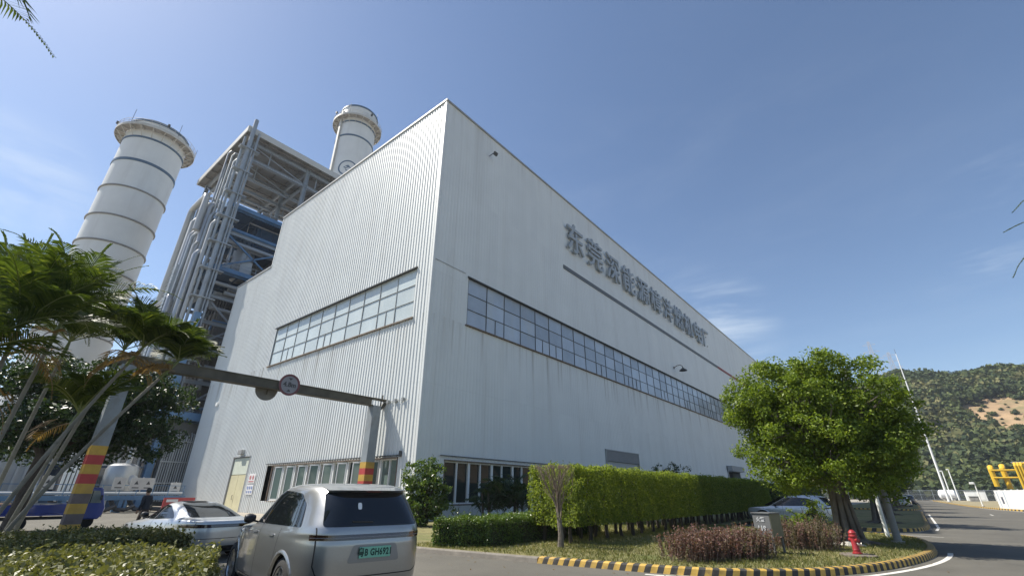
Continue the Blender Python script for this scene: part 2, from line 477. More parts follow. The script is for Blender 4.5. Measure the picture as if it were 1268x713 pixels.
M_hill = mat('hill soil and scrub', (0.30, 0.205, 0.115), 0.95, var=0.4, scale=0.12, bump=1.0, bscale=0.5, dirt=(0.135, 0.14, 0.06), dirt_amt=0.95, dirt_scale=0.11, dirt_stretch=(1, 1, 2.5))
tag(b.build('hill', M_hill, smooth=True), kind='structure')
def soil_mask(x, y):
    z = hill_h(x, y)
    # bare cut slope on the right flank
    e = ((x - 50) / 24.0) ** 2 + ((z - 35.5) / 13.0) ** 2
    return e + .30 * np.sin(x * .5 + y * .2) + .28 * np.sin(y * .35 - x * .23) + .2 * np.sin(x * 1.1 + z)
rng = np.random.default_rng(11)
nt_ = 5200
tx = rng.uniform(-80, 190, nt_ * 3); ty = 226 + rng.random(nt_ * 3) ** 1.0 * 190
az = np.arctan2(tx, ty); keep = (az > -0.22) & (az < 0.36)
tx, ty = tx[keep], ty[keep]
sm = soil_mask(tx, ty)
keep = (sm > 1.0) | (rng.random(len(tx)) < 0.17)
tx, ty, sm = tx[keep], ty[keep], sm[keep]
tr_ = (1.4 + 3.6 * rng.random(len(tx)) ** 1.6) * np.where(sm < 1.0, 0.42, 1.0)
tz = hill_h(tx, ty) + tr_ * .55
per = 64
C = np.repeat(np.stack([tx, ty, tz], 1), per, 0); rr = np.repeat(tr_, per)
d = unit(rng.normal(size=(len(C), 3))); d[:, 2] = np.abs(d[:, 2]) * 1.0 - 0.25
d = unit(d)
lump = 1 + .18 * np.sin(d[:, 0] * 6 + C[:, 0]) * np.sin(d[:, 1] * 5 + C[:, 1] * 2)
C = C + d * (rr * lump * (0.75 + .3 * rng.random(len(C))))[:, None] * np.array([1, 1, .85])
Nn = unit(d + .6 * rng.normal(size=d.shape)); D = unit(np.cross(Nn, rng.normal(size=d.shape)))
kind_ = np.repeat(np.digitize(rng.random(len(tx)) + .22 * np.sin(tx * .06) * np.sin(ty * .045), [.42, .80]), per)
for k_, (c1_, c2_, c3_, lab_) in enumerate((((0.030, 0.048, 0.024), (0.072, 0.092, 0.038), (0.10, 0.115, 0.05), 'dark green trees of the wood covering the far hillside'), ((0.050, 0.072, 0.028), (0.115, 0.135, 0.048), (0.15, 0.16, 0.06), 'mid green trees of the wood covering the far hillside'), ((0.085, 0.092, 0.038), (0.165, 0.160, 0.070), (0.20, 0.18, 0.09), 'pale olive trees and scrub of the wood covering the far hillside'))):
    q_ = kind_ == k_
    o = leaves_object('wood', C[q_], D[q_], Nn[q_], (rr * 0.44)[q_], leaf_mat('hill wood leaves %s' % 'abc'[k_], c1_, c2_, c3_, rough=0.8, trans=0.12, spec=0.15), aspect=0.85, rng=rng)
    tag(o, lab_, 'wood', kind='stuff')
# inner mass of the same wood so the slope does not show between leaves
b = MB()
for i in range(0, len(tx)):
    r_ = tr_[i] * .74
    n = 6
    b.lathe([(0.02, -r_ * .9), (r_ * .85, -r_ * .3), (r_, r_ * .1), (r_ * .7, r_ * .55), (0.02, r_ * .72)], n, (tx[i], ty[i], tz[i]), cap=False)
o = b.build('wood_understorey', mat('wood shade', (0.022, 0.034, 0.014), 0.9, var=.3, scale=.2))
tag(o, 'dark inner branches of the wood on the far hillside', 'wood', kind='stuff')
# ================================================================ turbine hall
BX, BY, BZ = -23.07, 19.0, 33.25          # near corner of the hall
M_clad = mat('white ribbed cladding', (0.705, 0.725, 0.710), 0.45, var=0.035, scale=0.4, dirt=(0.50, 0.49, 0.45), dirt_amt=0.30, dirt_scale=0.8, dirt_stretch=(1, 1, 0.06), spec=0.35)
def panelled(m, lap=8.3, wid=1.02):
    t = m.node_tree; L = t.links.new; bs = t.nodes['Principled BSDF']; src = bs.inputs['Base Color'].links[0].from_socket
    co = t.nodes.new('ShaderNodeTexCoord'); sx = t.nodes.new('ShaderNodeSeparateXYZ'); L(co.outputs['Object'], sx.inputs[0])
    ad = t.nodes.new('ShaderNodeMath'); ad.operation = 'SUBTRACT'; L(sx.outputs[1], ad.inputs[0]); L(sx.outputs[0], ad.inputs[1])
    cx = t.nodes.new('ShaderNodeCombineXYZ'); L(ad.outputs[0], cx.inputs[0]); L(sx.outputs[2], cx.inputs[1])
    br = t.nodes.new('ShaderNodeTexBrick'); L(cx.outputs[0], br.inputs['Vector'])
    br.inputs['Scale'].default_value = 1; br.inputs['Brick Width'].default_value = wid; br.inputs['Row Height'].default_value = lap; br.inputs['Mortar Size'].default_value = .012; br.inputs['Mortar Smooth'].default_value = .6
    br.offset = 0.0
    br.inputs['Color1'].default_value = (.955, .955, .955, 1); br.inputs['Color2'].default_value = (1.0, 1.0, .995, 1); br.inputs['Mortar'].default_value = (.84, .84, .83, 1)
    mu = t.nodes.new('ShaderNodeMix'); mu.data_type = 'RGBA'; mu.blend_type = 'MULTIPLY'; mu.inputs[0].default_value = 1; L(src, mu.inputs[6]); L(br.outputs[0], mu.inputs[7])
    # run-off stains under the glazed bands and the eaves
    mp = t.nodes.new('ShaderNodeMapping'); mp.inputs['Scale'].default_value = (2.2, .05, 1); L(cx.outputs[0], mp.inputs[0])
    nz = t.nodes.new('ShaderNodeTexNoise'); nz.inputs['Scale'].default_value = 1.0; nz.inputs['Detail'].default_value = 5; L(mp.outputs[0], nz.inputs['Vector'])
    def ramp(a, b_, v):
        r = t.nodes.new('ShaderNodeMapRange'); r.interpolation_type = 'SMOOTHSTEP'; L(v, r.inputs[0]); r.inputs['From Min'].default_value = a; r.inputs['From Max'].default_value = b_; return r.outputs[0]
    def mth(op, a, b_):
        n_ = t.nodes.new('ShaderNodeMath'); n_.operation = op
        for i, v in enumerate((a, b_)):
            if isinstance(v, (int, float)): n_.inputs[i].default_value = v
            else: L(v, n_.inputs[i])
        return n_.outputs[0]
    st = ramp(.50, .72, nz.outputs['Fac'])
    z = sx.outputs[2]
    band_ = mth('MULTIPLY', ramp(9.5, 13.1, z), mth('LESS_THAN', z, 13.25)); eav = mth('MULTIPLY', ramp(30.0, 33.2, z), .40); foot = mth('MULTIPLY', mth('SUBTRACT', 1.0, ramp(.0, 1.6, z)), .8)
    amt = mth('MULTIPLY', st, mth('MULTIPLY', mth('ADD', mth('ADD', band_, eav), foot), .62))
    m2 = t.nodes.new('ShaderNodeMix'); m2.data_type = 'RGBA'; L(amt, m2.inputs[0]); L(mu.outputs[2], m2.inputs[6]); m2.inputs[7].default_value = (.33, .305, .26, 1)
    L(m2.outputs[2], bs.inputs['Base Color'])
    # slight waviness of thin sheet
    mp2 = t.nodes.new('ShaderNodeMapping'); mp2.inputs['Scale'].default_value = (1.0, .25, 1); L(cx.outputs[0], mp2.inputs[0])
    n3 = t.nodes.new('ShaderNodeTexNoise'); n3.inputs['Scale'].default_value = .9; n3.inputs['Detail'].default_value = 3; L(mp2.outputs[0], n3.inputs['Vector'])
    bp = t.nodes.new('ShaderNodeBump'); bp.inputs['Strength'].default_value = .12; bp.inputs['Distance'].default_value = .06; L(n3.outputs['Fac'], bp.inputs['Height']); L(bp.outputs[0], bs.inputs['Normal'])
panelled(M_clad)
M_trim = mat('grey roof trim', (0.30, 0.31, 0.31), 0.5, var=0.08, scale=1)
M_dark = mat('dark window steel', (0.060, 0.062, 0.062), 0.5, var=0.15, scale=3)
M_rust = mat('rusty sill steel', (0.17, 0.13, 0.10), 0.8, var=0.3, scale=3, dirt=(0.28, 0.27, 0.25), dirt_amt=0.7, dirt_scale=1.2)
M_white = mat('white window frame', (0.80, 0.81, 0.79), 0.4, var=0.05, scale=2)
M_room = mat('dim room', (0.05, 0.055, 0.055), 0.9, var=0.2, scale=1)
def glass_mat(name, col, rough=0.06, metal=0.0, spec=0.6, var=0.08, scale=0.8, dirt=None, amt=0.0):
    return mat(name, col, rough, metal, var=var, scale=scale, spec=spec, dirt=dirt, dirt_amt=amt, dirt_scale=0.7, dirt_stretch=(1, 1, .4), bump=0.02, bscale=0.7)
M_gl_front = glass_mat('pale translucent glazing', (0.50, 0.56, 0.56), 0.22, dirt=(0.62, 0.65, 0.62), amt=0.6)
M_gl_side = glass_mat('blue grey glazing', (0.40, 0.46, 0.54), 0.16, dirt=(0.44, 0.47, 0.48), amt=0.8)
def pane_tones(m, a=.86, b_=1.12):
    t = m.node_tree; L = t.links.new; bs = t.nodes['Principled BSDF']; src = bs.inputs['Base Color'].links[0].from_socket
    g = t.nodes.new('ShaderNodeNewGeometry'); r = t.nodes.new('ShaderNodeMapRange'); L(g.outputs['Random Per Island'], r.inputs[0]); r.inputs['To Min'].default_value = a; r.inputs['To Max'].default_value = b_
    v = t.nodes.new('ShaderNodeVectorMath'); v.operation = 'SCALE'; L(src, v.inputs[0]); L(r.outputs[0], v.inputs['Scale']); L(v.outputs[0], bs.inputs['Base Color'])
pane_tones(M_gl_front, .90, 1.08); pane_tones(M_gl_side, .78, 1.18)
M_gl_low = glass_mat('dark green glass', (0.022, 0.034, 0.032), 0.03, spec=.22)
M_gl_pale = glass_mat('pale green glass', (0.16, 0.22, 0.20), 0.05)

def ribbed(b, org, u, nrm, rects, holes, pitch=0.34, depth=0.045):
    """ribbed sheet: rects (u0,u1,z0,z1) minus holes; u along the wall, nrm outwards"""
    org = Vector(org); u = Vector(u); nrm = Vector(nrm)
    flip = u.cross(Vector((0, 0, 1))).dot(nrm) < 0
    for (a0, a1, z0, z1) in rects:
        cuts = sorted({a0, a1, *[h for H in holes for h in H[:2] if a0 < h < a1]})
        for s0, s1 in zip(cuts, cuts[1:]):
            hs = sorted([(H[2], H[3]) for H in holes if H[0] < s1 - 1e-6 and H[1] > s0 + 1e-6])
            spans = []; z = z0
            for h0, h1 in hs:
                if h0 > z: spans.append((z, h0))
                z = max(z, h1)
            if z < z1: spans.append((z, z1))
            # profile between s0 and s1
            prof = []
            k = math.floor(s0 / pitch) - 1
            while k * pitch < s1 + pitch:
                x = k * pitch
                prof += [(x, 0), (x + pitch * .56, 0), (x + pitch * .66, depth), (x + pitch * .90, depth)]
                k += 1
            def at(x):
                for (xa, da), (xb, db) in zip(prof, prof[1:]):
                    if xa <= x <= xb: return da + (db - da) * ((x - xa) / (xb - xa) if xb > xa else 0)
                return 0
            pp = [(s0, at(s0))] + [p for p in prof if s0 + 1e-4 < p[0] < s1 - 1e-4] + [(s1, at(s1))]
            for za, zb in spans:
                n = len(pp)
                vs = [org + u * x + nrm * d + Vector((0, 0, zz)) for zz in (za, zb) for x, d in pp]
                if flip: fs = [(i + 1, i, n + i, n + i + 1) for i in range(n - 1)]
                else: fs = [(i, i + 1, n + i + 1, n + i) for i in range(n - 1)]
                b.add(vs, fs)

hall = empty('turbine_hall', 'huge white ribbed metal hall with blue grey window bands and grey lettering on its side', 'building', (BX, BY, 0))
def P(b, name, m, **k):
    """build in world coordinates, then parent to the hall"""
    b.xform(Matrix.Translation((-BX, -BY, 0)))
    return b.build(name, m, hall, **k)
LX = -62.6; SX = -53.0; LZ = 26.3; EY = 132.0
# front wall: u = -x direction measured as distance from the corner
fw = BX - LX; fs_ = BX - SX
H_front = [(BX + 24.88 + 0, 0, 0, 0)]
F = lambda x: BX - x         # world x -> u on the front wall
holes_f = [(F(-24.85), F(-47.35), 13.15, 17.2), (F(-24.80), F(-42.75), 0.95, 3.68), (F(-46.6), F(-50.2), 0.0, 4.6)]
b = MB(); ribbed(b, (BX, BY, 0), (-1, 0, 0), (0, -1, 0), [(0, fs_, 0, BZ), (fs_, fw, 0, LZ)], holes_f); P(b, 'wall', M_clad)
holes_s = [(22.75 - BY, 96.5 - BY, 13.25, 17.25), (21.35 - BY, 33.4 - BY, 0.93, 3.6), (43.3 - BY, 50.9 - BY, 0.0, 5.7), (85.3 - BY, 92.6 - BY, 0.0, 5.95)]
b = MB(); ribbed(b, (BX, BY, 0), (0, 1, 0), (1, 0, 0), [(0, EY - BY, 0, BZ)], holes_s, depth=0.011); P(b, 'wall', M_clad)
# corner flashing, eaves trim, roof and hidden walls
b = MB()
b.box((BX - .14, BY - .075, 0), (BX + .065, BY - .05, BZ - .02)); b.box((BX + .04, BY - .05, 0), (BX + .065, BY + .14, BZ - .02))
P(b, 'corner_flashing', M_clad); b = MB()
b.box((LX - .02, BY - .07, 0), (LX + .14, BY - .05, LZ)); b.box((SX - .07, BY - .07, LZ), (SX + .10, BY - .05, BZ - .02))
P(b, 'corner_flashing', M_clad)
b = MB()
b.box((SX - .1, BY - .13, BZ - .03), (BX + .13, BY - .02, BZ + .16)); b.box((BX + .02, BY - .02, BZ - .03), (BX + .13, EY, BZ + .16))
b.box((LX - .1, BY - .13, LZ - .03), (SX - .08, BY - .02, LZ + .16))
P(b, 'eaves_trim', M_trim)
b = MB()
b.box((SX, BY + .05, BZ - .3), (BX - .05, EY, BZ)); b.box((LX, BY + .05, LZ - .3), (SX - .01, EY, LZ))
P(b, 'roof', M_trim)
b = MB()
b.box((SX - .05, BY + .05, LZ + .01), (SX + .05, EY - .1, BZ - .31)); b.box((LX - .05, BY + .05, 0), (LX + .05, EY - .1, LZ - .31)); b.box((LX + .06, EY - .09, 0), (BX - .06, EY, LZ - .31)); b.box((SX + .06, EY - .09, LZ), (BX - .06, EY, BZ - .31))
P(b, 'rear_wall', M_clad)
# horizontal lap joint right along the side wall at the window head
b = MB(); b.box((BX + .03, BY + .15, 17.46), (BX + .052, 22.4, 17.5)); b.box((BX + .03, 97, 17.46), (BX + .052, EY, 17.5)); P(b, 'lap_joint', M_trim)

rw = random.Random(3)
def band(axis, a0, a1, z0, z1, step, m, rows=3, sub=()):
    """one long glazed band: separate panes set back in a dark steel frame, overhanging hood and rusty sill"""
    def bx(b, u0, u1, d0, d1, za, zb):
        if axis == 'x': b.box((u0, BY + d0, za), (u1, BY + d1, zb))
        else: b.box((BX - d1, u0, za), (BX - d0, u1, zb))
    n = max(1, round((a1 - a0) / step)); st = (a1 - a0) / n; rh = (z1 - z0) / rows
    g = MB(); 
    for i in range(n):
        for r in range(rows):
            # a few panes sit a hair deeper or tilted, as old putty glazing does
            d = 0.075 + rw.uniform(0, .012); t0 = rw.uniform(-.006, .006); t1 = rw.uniform(-.006, .006)
            u0, u1, za, zb = a0 + i * st + .01, a0 + (i + 1) * st - .01, z0 + r * rh + .01, z0 + (r + 1) * rh - .01
            q = [(u0, d + t0 + t1, za), (u1, d - t0 + t1, za), (u1, d - t0 - t1, zb), (u0, d + t0 - t1, zb)]
            pts = [(u, BY + dd, z) for u, dd, z in q] if axis == 'x' else [(BX - dd, u, z) for u, dd, z in q]
            g.add(pts, [(0, 1, 2, 3)] )
    gl = P(g, 'window_glass', m)
    f = MB()
    for i in range(n + 1):
        u = a0 + i * st; wdt = .017 if axis == 'x' else .019
        for r in range(rows):
            bx(f, u - wdt, u + wdt, 0.03, 0.10, z0 + r * rh + .03, z0 + (r + 1) * rh - .03)
    for r in range(rows + 1):
        z = z0 + r * rh; wdt = .015 if axis == 'x' else .018
        bx(f, a0 - .04, a1 + .04, 0.025, 0.105, z - wdt, z + wdt)
    for i in sub:
        if i < n: bx(f, a0 + (i + .5) * st - .025, a0 + (i + .5) * st + .025, 0.035, 0.1, z0 + .03, z0 + rh - .03)
    P(f, 'window_frame', M_dark if axis == 'y' else M_trim)
    h = MB(); bx(h, a0 - .15, a1 + .15, -0.20, 0.02, z1 + .0, z1 + .07); bx(h, a0 - .15, a1 + .15, -0.06, 0.12, z1 + .07, z1 + .16); P(h, 'window_hood', M_dark)
    s = MB(); bx(s, a0 - .2, a1 + .2, -0.17, 0.05, z0 - .13, z0 - .035); P(s, 'window_sill', M_rust)
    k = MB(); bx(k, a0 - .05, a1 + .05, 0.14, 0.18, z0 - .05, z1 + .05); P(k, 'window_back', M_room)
band('x', -47.3, -24.9, 13.2, 17.15, 2.24, M_gl_front, sub=(1, 4, 8))
band('y', 22.8, 96.4, 13.3, 17.2, 2.25, M_gl_side, sub=(1, 4, 5, 9, 12, 13, 17, 21, 26))
# seen from inside the band stays dim: a floor-to-roof inner lining
# ---- lower windows on the front wall
def low_window(axis, a0, a1, z0, z1, n, sash, rng, glass):
    def bx(b, u0, u1, d0, d1, za, zb):
        if axis == 'x': b.box((u0, BY + d0, za), (u1, BY + d1, zb))
        else: b.box((BX - d1, u0, za), (BX - d0, u1, zb))
    rv = MB(); bx(rv, a0 - .04, a1 + .04, -.03, .36, z0 - .07, z0 - .005); bx(rv, a0 - .08, a1 + .08, -.12, .05, z1, z1 + .06)
    bx(rv, a0 - .05, a0, -.05, .36, z0, z1); bx(rv, a1, a1 + .05, -.05, .36, z0, z1); P(rv, 'window_sill', M_rust)
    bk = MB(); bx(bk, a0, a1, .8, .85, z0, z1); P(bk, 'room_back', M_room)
    st = (a1 - a0) / n
    for i in range(n):
        u0, u1 = a0 + i * st, a0 + (i + 1) * st
        f = MB(); t = .09
        bx(f, u0 + .004, u0 + t, .08, .28, z0, z1); bx(f, u1 - t, u1 - .004, .08, .28, z0, z1)
        bx(f, u0 + t, u1 - t, .10, .28, z0, z0 + t); bx(f, u0 + t, u1 - t, .10, .28, z1 - t, z1)
        mid = (u0 + u1) / 2 + rng.uniform(-.06, .06)
        bx(f, mid - .05, mid + .05, .11, .26, z0 + t, z1 - t)
        P(f, 'window_frame', M_white)
        g = MB(); bx(g, u0 + t, mid - .045, .235, .245, z0 + t, z1 - t); bx(g, mid + .045, u1 - t, .215, .225, z0 + t, z1 - t)
        P(g, 'window_glass', glass[rng.randrange(len(glass))])
        if sash and i not in sash.get('shut', ()):
            # casement standing open, hinged on its right edge
            ang = R(rng.uniform(16, 30)); hw_ = (u1 - t - mid) * .98; hx = u1 - t - .01
            d = Vector((-math.cos(ang), -math.sin(ang), 0)); nn = Vector((-math.sin(ang), math.cos(ang), 0)); o_ = Vector((hx, BY + .07, 0)); zc, hz = (z0 + z1) / 2, (z1 - z0) / 2 - t
            sf = MB()
            for q in (.04, hw_ - .04): c = o_ + d * q; sf.obox((c.x, c.y, zc), d, nn, (0, 0, 1), .04, .02, hz)
            for zz in (zc - hz + .04, zc + hz - .04): c = o_ + d * hw_ / 2; sf.obox((c.x, c.y, zz), d, nn, (0, 0, 1), hw_ / 2 - .08, .02, .04)
            so_ = P(sf, 'open_sash', M_white)
            sg = MB(); c = o_ + d * hw_ / 2; sg.obox((c.x, c.y, zc), d, nn, (0, 0, 1), hw_ / 2 - .08, .004, hz - .08); P(sg, 'sash_glass', M_gl_pale)
r3 = random.Random(8)
low_window('x', -41.8, -24.85, 0.97, 3.64, 9, {'shut': (8,)}, r3, [M_gl_pale, M_gl_low, M_gl_low])
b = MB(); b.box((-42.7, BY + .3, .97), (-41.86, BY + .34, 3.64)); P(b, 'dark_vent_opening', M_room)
low_window('y', 21.4, 33.3, 0.97, 3.55, 5, None, r3, [M_gl_low])
# window flashing strips with end knobs
b = MB(); b.bar((-42.9, BY - .1, 3.80), (-24.45, BY - .1, 3.80), .10, .05); b.tube([(-24.5, BY - .12, 3.7), (-24.5, BY - .12, 4.05)], .09, 8); P(b, 'drip_strip', M_dark)
b = MB(); b.bar((BX + .12, 20.9, 3.84), (BX + .12, 33.6, 3.84), .10, .05); P(b, 'drip_strip', M_dark)
# ---- pale door on the front wall
M_door = mat('cream door paint', (0.62, 0.58, 0.38), 0.5, var=0.06, scale=1.5, dirt=(0.45, 0.40, 0.27), dirt_amt=0.4)
M_doortop = mat('pale door transom', (0.62, 0.66, 0.56), 0.45, var=0.05, scale=1)
b = MB(); b.box((-50.15, BY + .02, 0), (-48.42, BY + .08, 3.05)); b.box((-48.38, BY + .02, 0), (-46.65, BY + .08, 3.05)); P(b, 'door', M_door, bevel=.006)
b = MB(); b.box((-50.15, BY + .03, 3.1), (-46.65, BY + .09, 4.55)); P(b, 'door_transom', M_doortop)
b = MB(); b.box((-50.28, BY - .07, 0), (-50.16, BY + .1, 4.6)); b.box((-46.64, BY - .07, 0), (-46.52, BY + .1, 4.6)); b.box((-50.28, BY - .09, 4.6), (-46.52, BY + .1, 4.7)); P(b, 'door_frame', M_trim)
b = MB(); b.box((-48.95, BY - .35, 4.86), (-48.1, BY - .03, 5.25)); P(b, 'door_lamp', M_trim, bevel=.03)
b = MB(); b.tube([(-48.6, BY - .0, 1.0), (-48.6, BY - .07, 1.0), (-48.6, BY - .07, 1.35), (-48.6, BY, 1.35)], .02, 6); P(b, 'door_handle', M_dark)
# ---- roller shutter and dark doorway on the side wall
M_shut = mat('grey shutter', (0.42, 0.44, 0.45), 0.5, var=0.06, scale=1)
b = MB()
for k in range(40): b.box((BX - .1, 43.36, k * .115), (BX - .06 + .02 * (k % 2), 50.84, k * .115 + .112))
P(b, 'roller_shutter', M_shut)
b = MB(); b.box((BX - .12, 43.36, 4.62), (BX + .10, 50.84, 5.64)); P(b, 'shutter_box', mat('dark grey shutter box', (.19, .20, .21), .5, var=.08), bevel=.01)
b = MB(); b.box((BX - .1, 43.24, 0), (BX + .12, 43.35, 5.74)); b.box((BX - .1, 50.85, 0), (BX + .12, 50.96, 5.74)); b.box((BX - .1, 43.24, 5.65), (BX + .14, 50.96, 5.74)); P(b, 'shutter_frame', M_trim)
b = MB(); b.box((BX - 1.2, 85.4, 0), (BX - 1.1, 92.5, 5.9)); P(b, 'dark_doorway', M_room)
b = MB(); b.box((BX - 1.1, 85.3, 0), (BX + .15, 85.55, 5.95)); b.box((BX - 1.1, 92.35, 0), (BX + .15, 92.6, 5.95)); b.box((BX - 1.1, 85.3, 5.1), (BX + .9, 92.6, 5.95)); P(b, 'doorway_frame', mat('doorway frame grey', (.33, .34, .34), .6, var=.1))
# ---- stripe under the lettering
M_str = mat('grey stripe', (0.115, 0.125, 0.13), 0.55, var=0.1, scale=2)
M_str2 = mat('dull red stripe', (0.27, 0.055, 0.05), 0.6, var=0.2, scale=2, dirt=(.17, .17, .17), dirt_amt=.6)
b = MB(); b.box((BX + .02, 37.0, 23.78), (BX + .075, 91.3, 24.24)); P(b, 'stripe', M_str)
b = MB(); b.box((BX + .02, 91.3, 23.78), (BX + .075, 125.5, 24.24)); P(b, 'stripe', M_str2)
# small conduits
b = MB(); b.bar((-26.7, BY - .1, 7.3), (-24.4, BY - .1, 7.3), .03)
for x in (-26.4, -25.6, -24.8): b.box((x - .09, BY - .2, 7.2), (x + .09, BY - .03, 7.42))
P(b, 'cable_bracket', M_trim)
b = MB(); b.box((-58.6, BY - .22, 10.4), (-58.2, BY - .02, 10.8)); P(b, 'junction_box', M_white)

# ---- lettering on the side wall
M_let = mat('lettering face', (0.34, 0.37, 0.39), 0.42, metal=0.0, var=0.06, scale=2)
sign = empty('wall_lettering', 'row of eleven large grey metal characters high on the hall side above the stripe', 'sign', (BX, 37.4, 26.2))
chars = '东莞深能源樟洋燃机电厂'
y0, pitch = 39.35, 4.63
for i, ch in enumerate(chars):
    o = text_obj('character', ch, 4.05, (BX + .34, y0 + i * pitch, 27.95), (0, 1, 0), (0, 0, 1), M_let, None, extrude=.12, offset=.04, wscale=0.96)
    me = o.data; me.transform(Matrix.Translation((-BX, -37.4, -26.2))); o.parent = sign
b = MB()
for i in range(11):
    for dy in (-1.0, 1.0):
        for dz in (-.9, 0.9): b.box((BX + .03, y0 + i * pitch + dy - .05, 27.9 + dz - .05), (BX + .2, y0 + i * pitch + dy + .05, 27.9 + dz + .05))
b.xform(Matrix.Translation((-BX, -37.4, -26.2))); b.build('mounting_stud', M_dark, sign)

# ---- gooseneck lamp and small floodlight on the side wall
lamp = empty('wall_lamp', 'black gooseneck lamp on the hall side between the window band and the stripe', 'lamp', (BX, 66.9, 18.6))
b = MB(); b.tube([(0.03, 0, .3), (.5, 0, .55), (1.0, 0, .6), (1.3, 0, .35), (1.35, 0, .1)], .05, 8); b.box((.02, -.15, .15), (.08, .15, .45)); b.build('arm', M_dark, lamp, smooth=True)
b = MB(); b.lathe([(.08, .15), (.14, .05), (.55, -.28), (.58, -.34), (.5, -.33), (.1, 0)], 18, (1.35, 0, 0), cap=False); b.build('lamp_shade', M_dark, lamp, smooth=True)
fl = empty('floodlight', 'tiny dark floodlight high on the hall side near the roof corner', 'lamp', (BX, 24.7, 30.9))
b = MB(); b.bar((.02, 0, 0), (.6, 0, .05), .05); b.build('bracket', M_dark, fl)
b = MB(); b.obox((.72, .1, -.05), (1, .3, -.6), (0, 1, 0), (.6, 0, 1), .08, .2, .16); b.build('lamp_head', M_dark, fl)

# ---- two notice boards beside the door
M_board = mat('white notice board', (0.74, 0.74, 0.74), 0.5, var=0.03, scale=2)
M_red = mat('sign red', (0.45, 0.07, 0.07), 0.5, var=0.1); M_blue = mat('sign blue', (0.05, 0.12, 0.42), 0.5, var=0.1)
for (z0, z1, mm, lab) in ((2.32, 3.1, M_red, 'white notice with red round prints on the wall beside the cream door'), (1.42, 2.22, M_blue, 'white notice with blue round symbols on the wall beside the cream door')):
    t = empty('notice_board', lab, 'notice', (-45.3, BY, z0))
    b = MB(); b.box((-.55, -.09, 0), (.75, -.055, z1 - z0)); b.build('panel', M_board, t, bevel=.006)
    b = MB(); h = z1 - z0
    if mm is M_red:
        for k in range(2): b.lathe([(.18, 0), (.18, .012)], 16, (-.2 + .55 * k, -.09, h * .6), ((1, 0, 0), (0, 0, 1), (0, -1, 0)))
        b.box((-.42, -.1, .1), (.6, -.091, .2))
    else:
        for k in range(3): b.lathe([(.14, 0), (.14, .012)], 16, (-.3 + .4 * k, -.09, h * .68), ((1, 0, 0), (0, 0, 1), (0, -1, 0)))
        for k in range(3): b.box((-.42 + .4 * k, -.1, .12), (-.18 + .4 * k, -.091, .3))
    b.build('symbols', mat('faded red print', (.50, .22, .22), .5, var=.1) if mm is M_red else mat('faded blue print', (.22, .28, .48), .5, var=.1), t)

# ================================================================ stacks
M_stack = mat('stack white paint', (0.66, 0.67, 0.65), 0.5, var=0.05, scale=.3, dirt=(0.47, 0.46, 0.43), dirt_amt=0.35, dirt_scale=.5, dirt_stretch=(1, 1, .1))
M_ring = mat('stack ring steel', (0.22, 0.215, 0.20), 0.6, var=0.15, scale=1)
M_ringb = mat('blue grey stack band', (0.075, 0.125, 0.185), 0.5, var=0.12, scale=1)
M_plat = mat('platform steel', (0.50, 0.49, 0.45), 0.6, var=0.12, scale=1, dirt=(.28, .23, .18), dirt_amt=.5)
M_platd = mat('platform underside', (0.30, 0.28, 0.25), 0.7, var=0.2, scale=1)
def stack(label, x, y, r, ztop, zplat, rplat, rings, bands, emblem=None):
    s = empty('chimney_stack', label, 'chimney', (x, y, 0))
    b = MB(); b.lathe([(r * 1.04, 0), (r * 1.04, ztop * .3), (r, ztop * .45), (r, ztop - .02), (r - .25, ztop), (r - .3, ztop - 1.5)], 64); b.build('shaft', M_stack, s, smooth=True)
    for z in rings:
        b = MB(); rr = r * (1.04 if z < ztop * .3 else 1.0); b.lathe([(rr + .01, z - .14), (rr + .22, z - .12), (rr + .22, z + .12), (rr + .01, z + .14)], 64, cap=False); b.build('ring', M_ring, s, smooth=True)
    for z, h in bands:
        b = MB(); b.lathe([(r + .01, z - h / 2), (r + .12, z - h / 2), (r + .12, z + h / 2), (r + .01, z + h / 2)], 64, cap=False); b.build('band', M_ringb, s, smooth=True)
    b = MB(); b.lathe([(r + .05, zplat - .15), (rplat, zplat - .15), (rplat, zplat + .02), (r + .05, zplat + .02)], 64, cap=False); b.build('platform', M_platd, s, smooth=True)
    b = MB()
    b.lathe([(rplat, zplat - .45), (rplat + .06, zplat - .45), (rplat + .06, zplat + .12), (rplat, zplat + .12)], 64, cap=False)
    n = 20
    for k in range(n):
        a = 2 * math.pi * k / n; c, q = math.cos(a), math.sin(a)
        b.bar((c * (r + .02), q * (r + .02), zplat - .28), (c * rplat, q * rplat, zplat - .28), .12, .22)
        b.bar((c * (r + .02), q * (r + .02), zplat - 1.9), (c * (rplat - .25), q * (rplat - .25), zplat - .35), .10)
    b.build('bracket', M_plat, s)
    b = MB()
    for h in (.55, 1.1): b.tube([(math.cos(2 * math.pi * k / 48) * rplat, math.sin(2 * math.pi * k / 48) * rplat, zplat + h) for k in range(49)], .035, 5, caps=False)
    for k in range(32):
        a = 2 * math.pi * k / 32; b.bar((math.cos(a) * rplat, math.sin(a) * rplat, zplat), (math.cos(a) * rplat, math.sin(a) * rplat, zplat + 1.1), .05)
    b.build('railing', M_plat, s)
    b = MB()
    for a in (-2.2, -.9, .3, 1.5):
        b.tube([(math.cos(a) * rplat, math.sin(a) * rplat, zplat), (math.cos(a) * rplat, math.sin(a) * rplat, zplat + 3.2)], .04, 5)
    b.build('lightning_rod', M_dark, s)
    b = MB()
    for a in (-1.6, .0, 2.4): b.obox((math.cos(a) * (rplat + .1), math.sin(a) * (rplat + .1), zplat + 1.3), (1, 0, 0), (0, 1, 0), (0, 0, 1), .2, .2, .28)
    b.build('warning_light', M_dark, s)
    return s
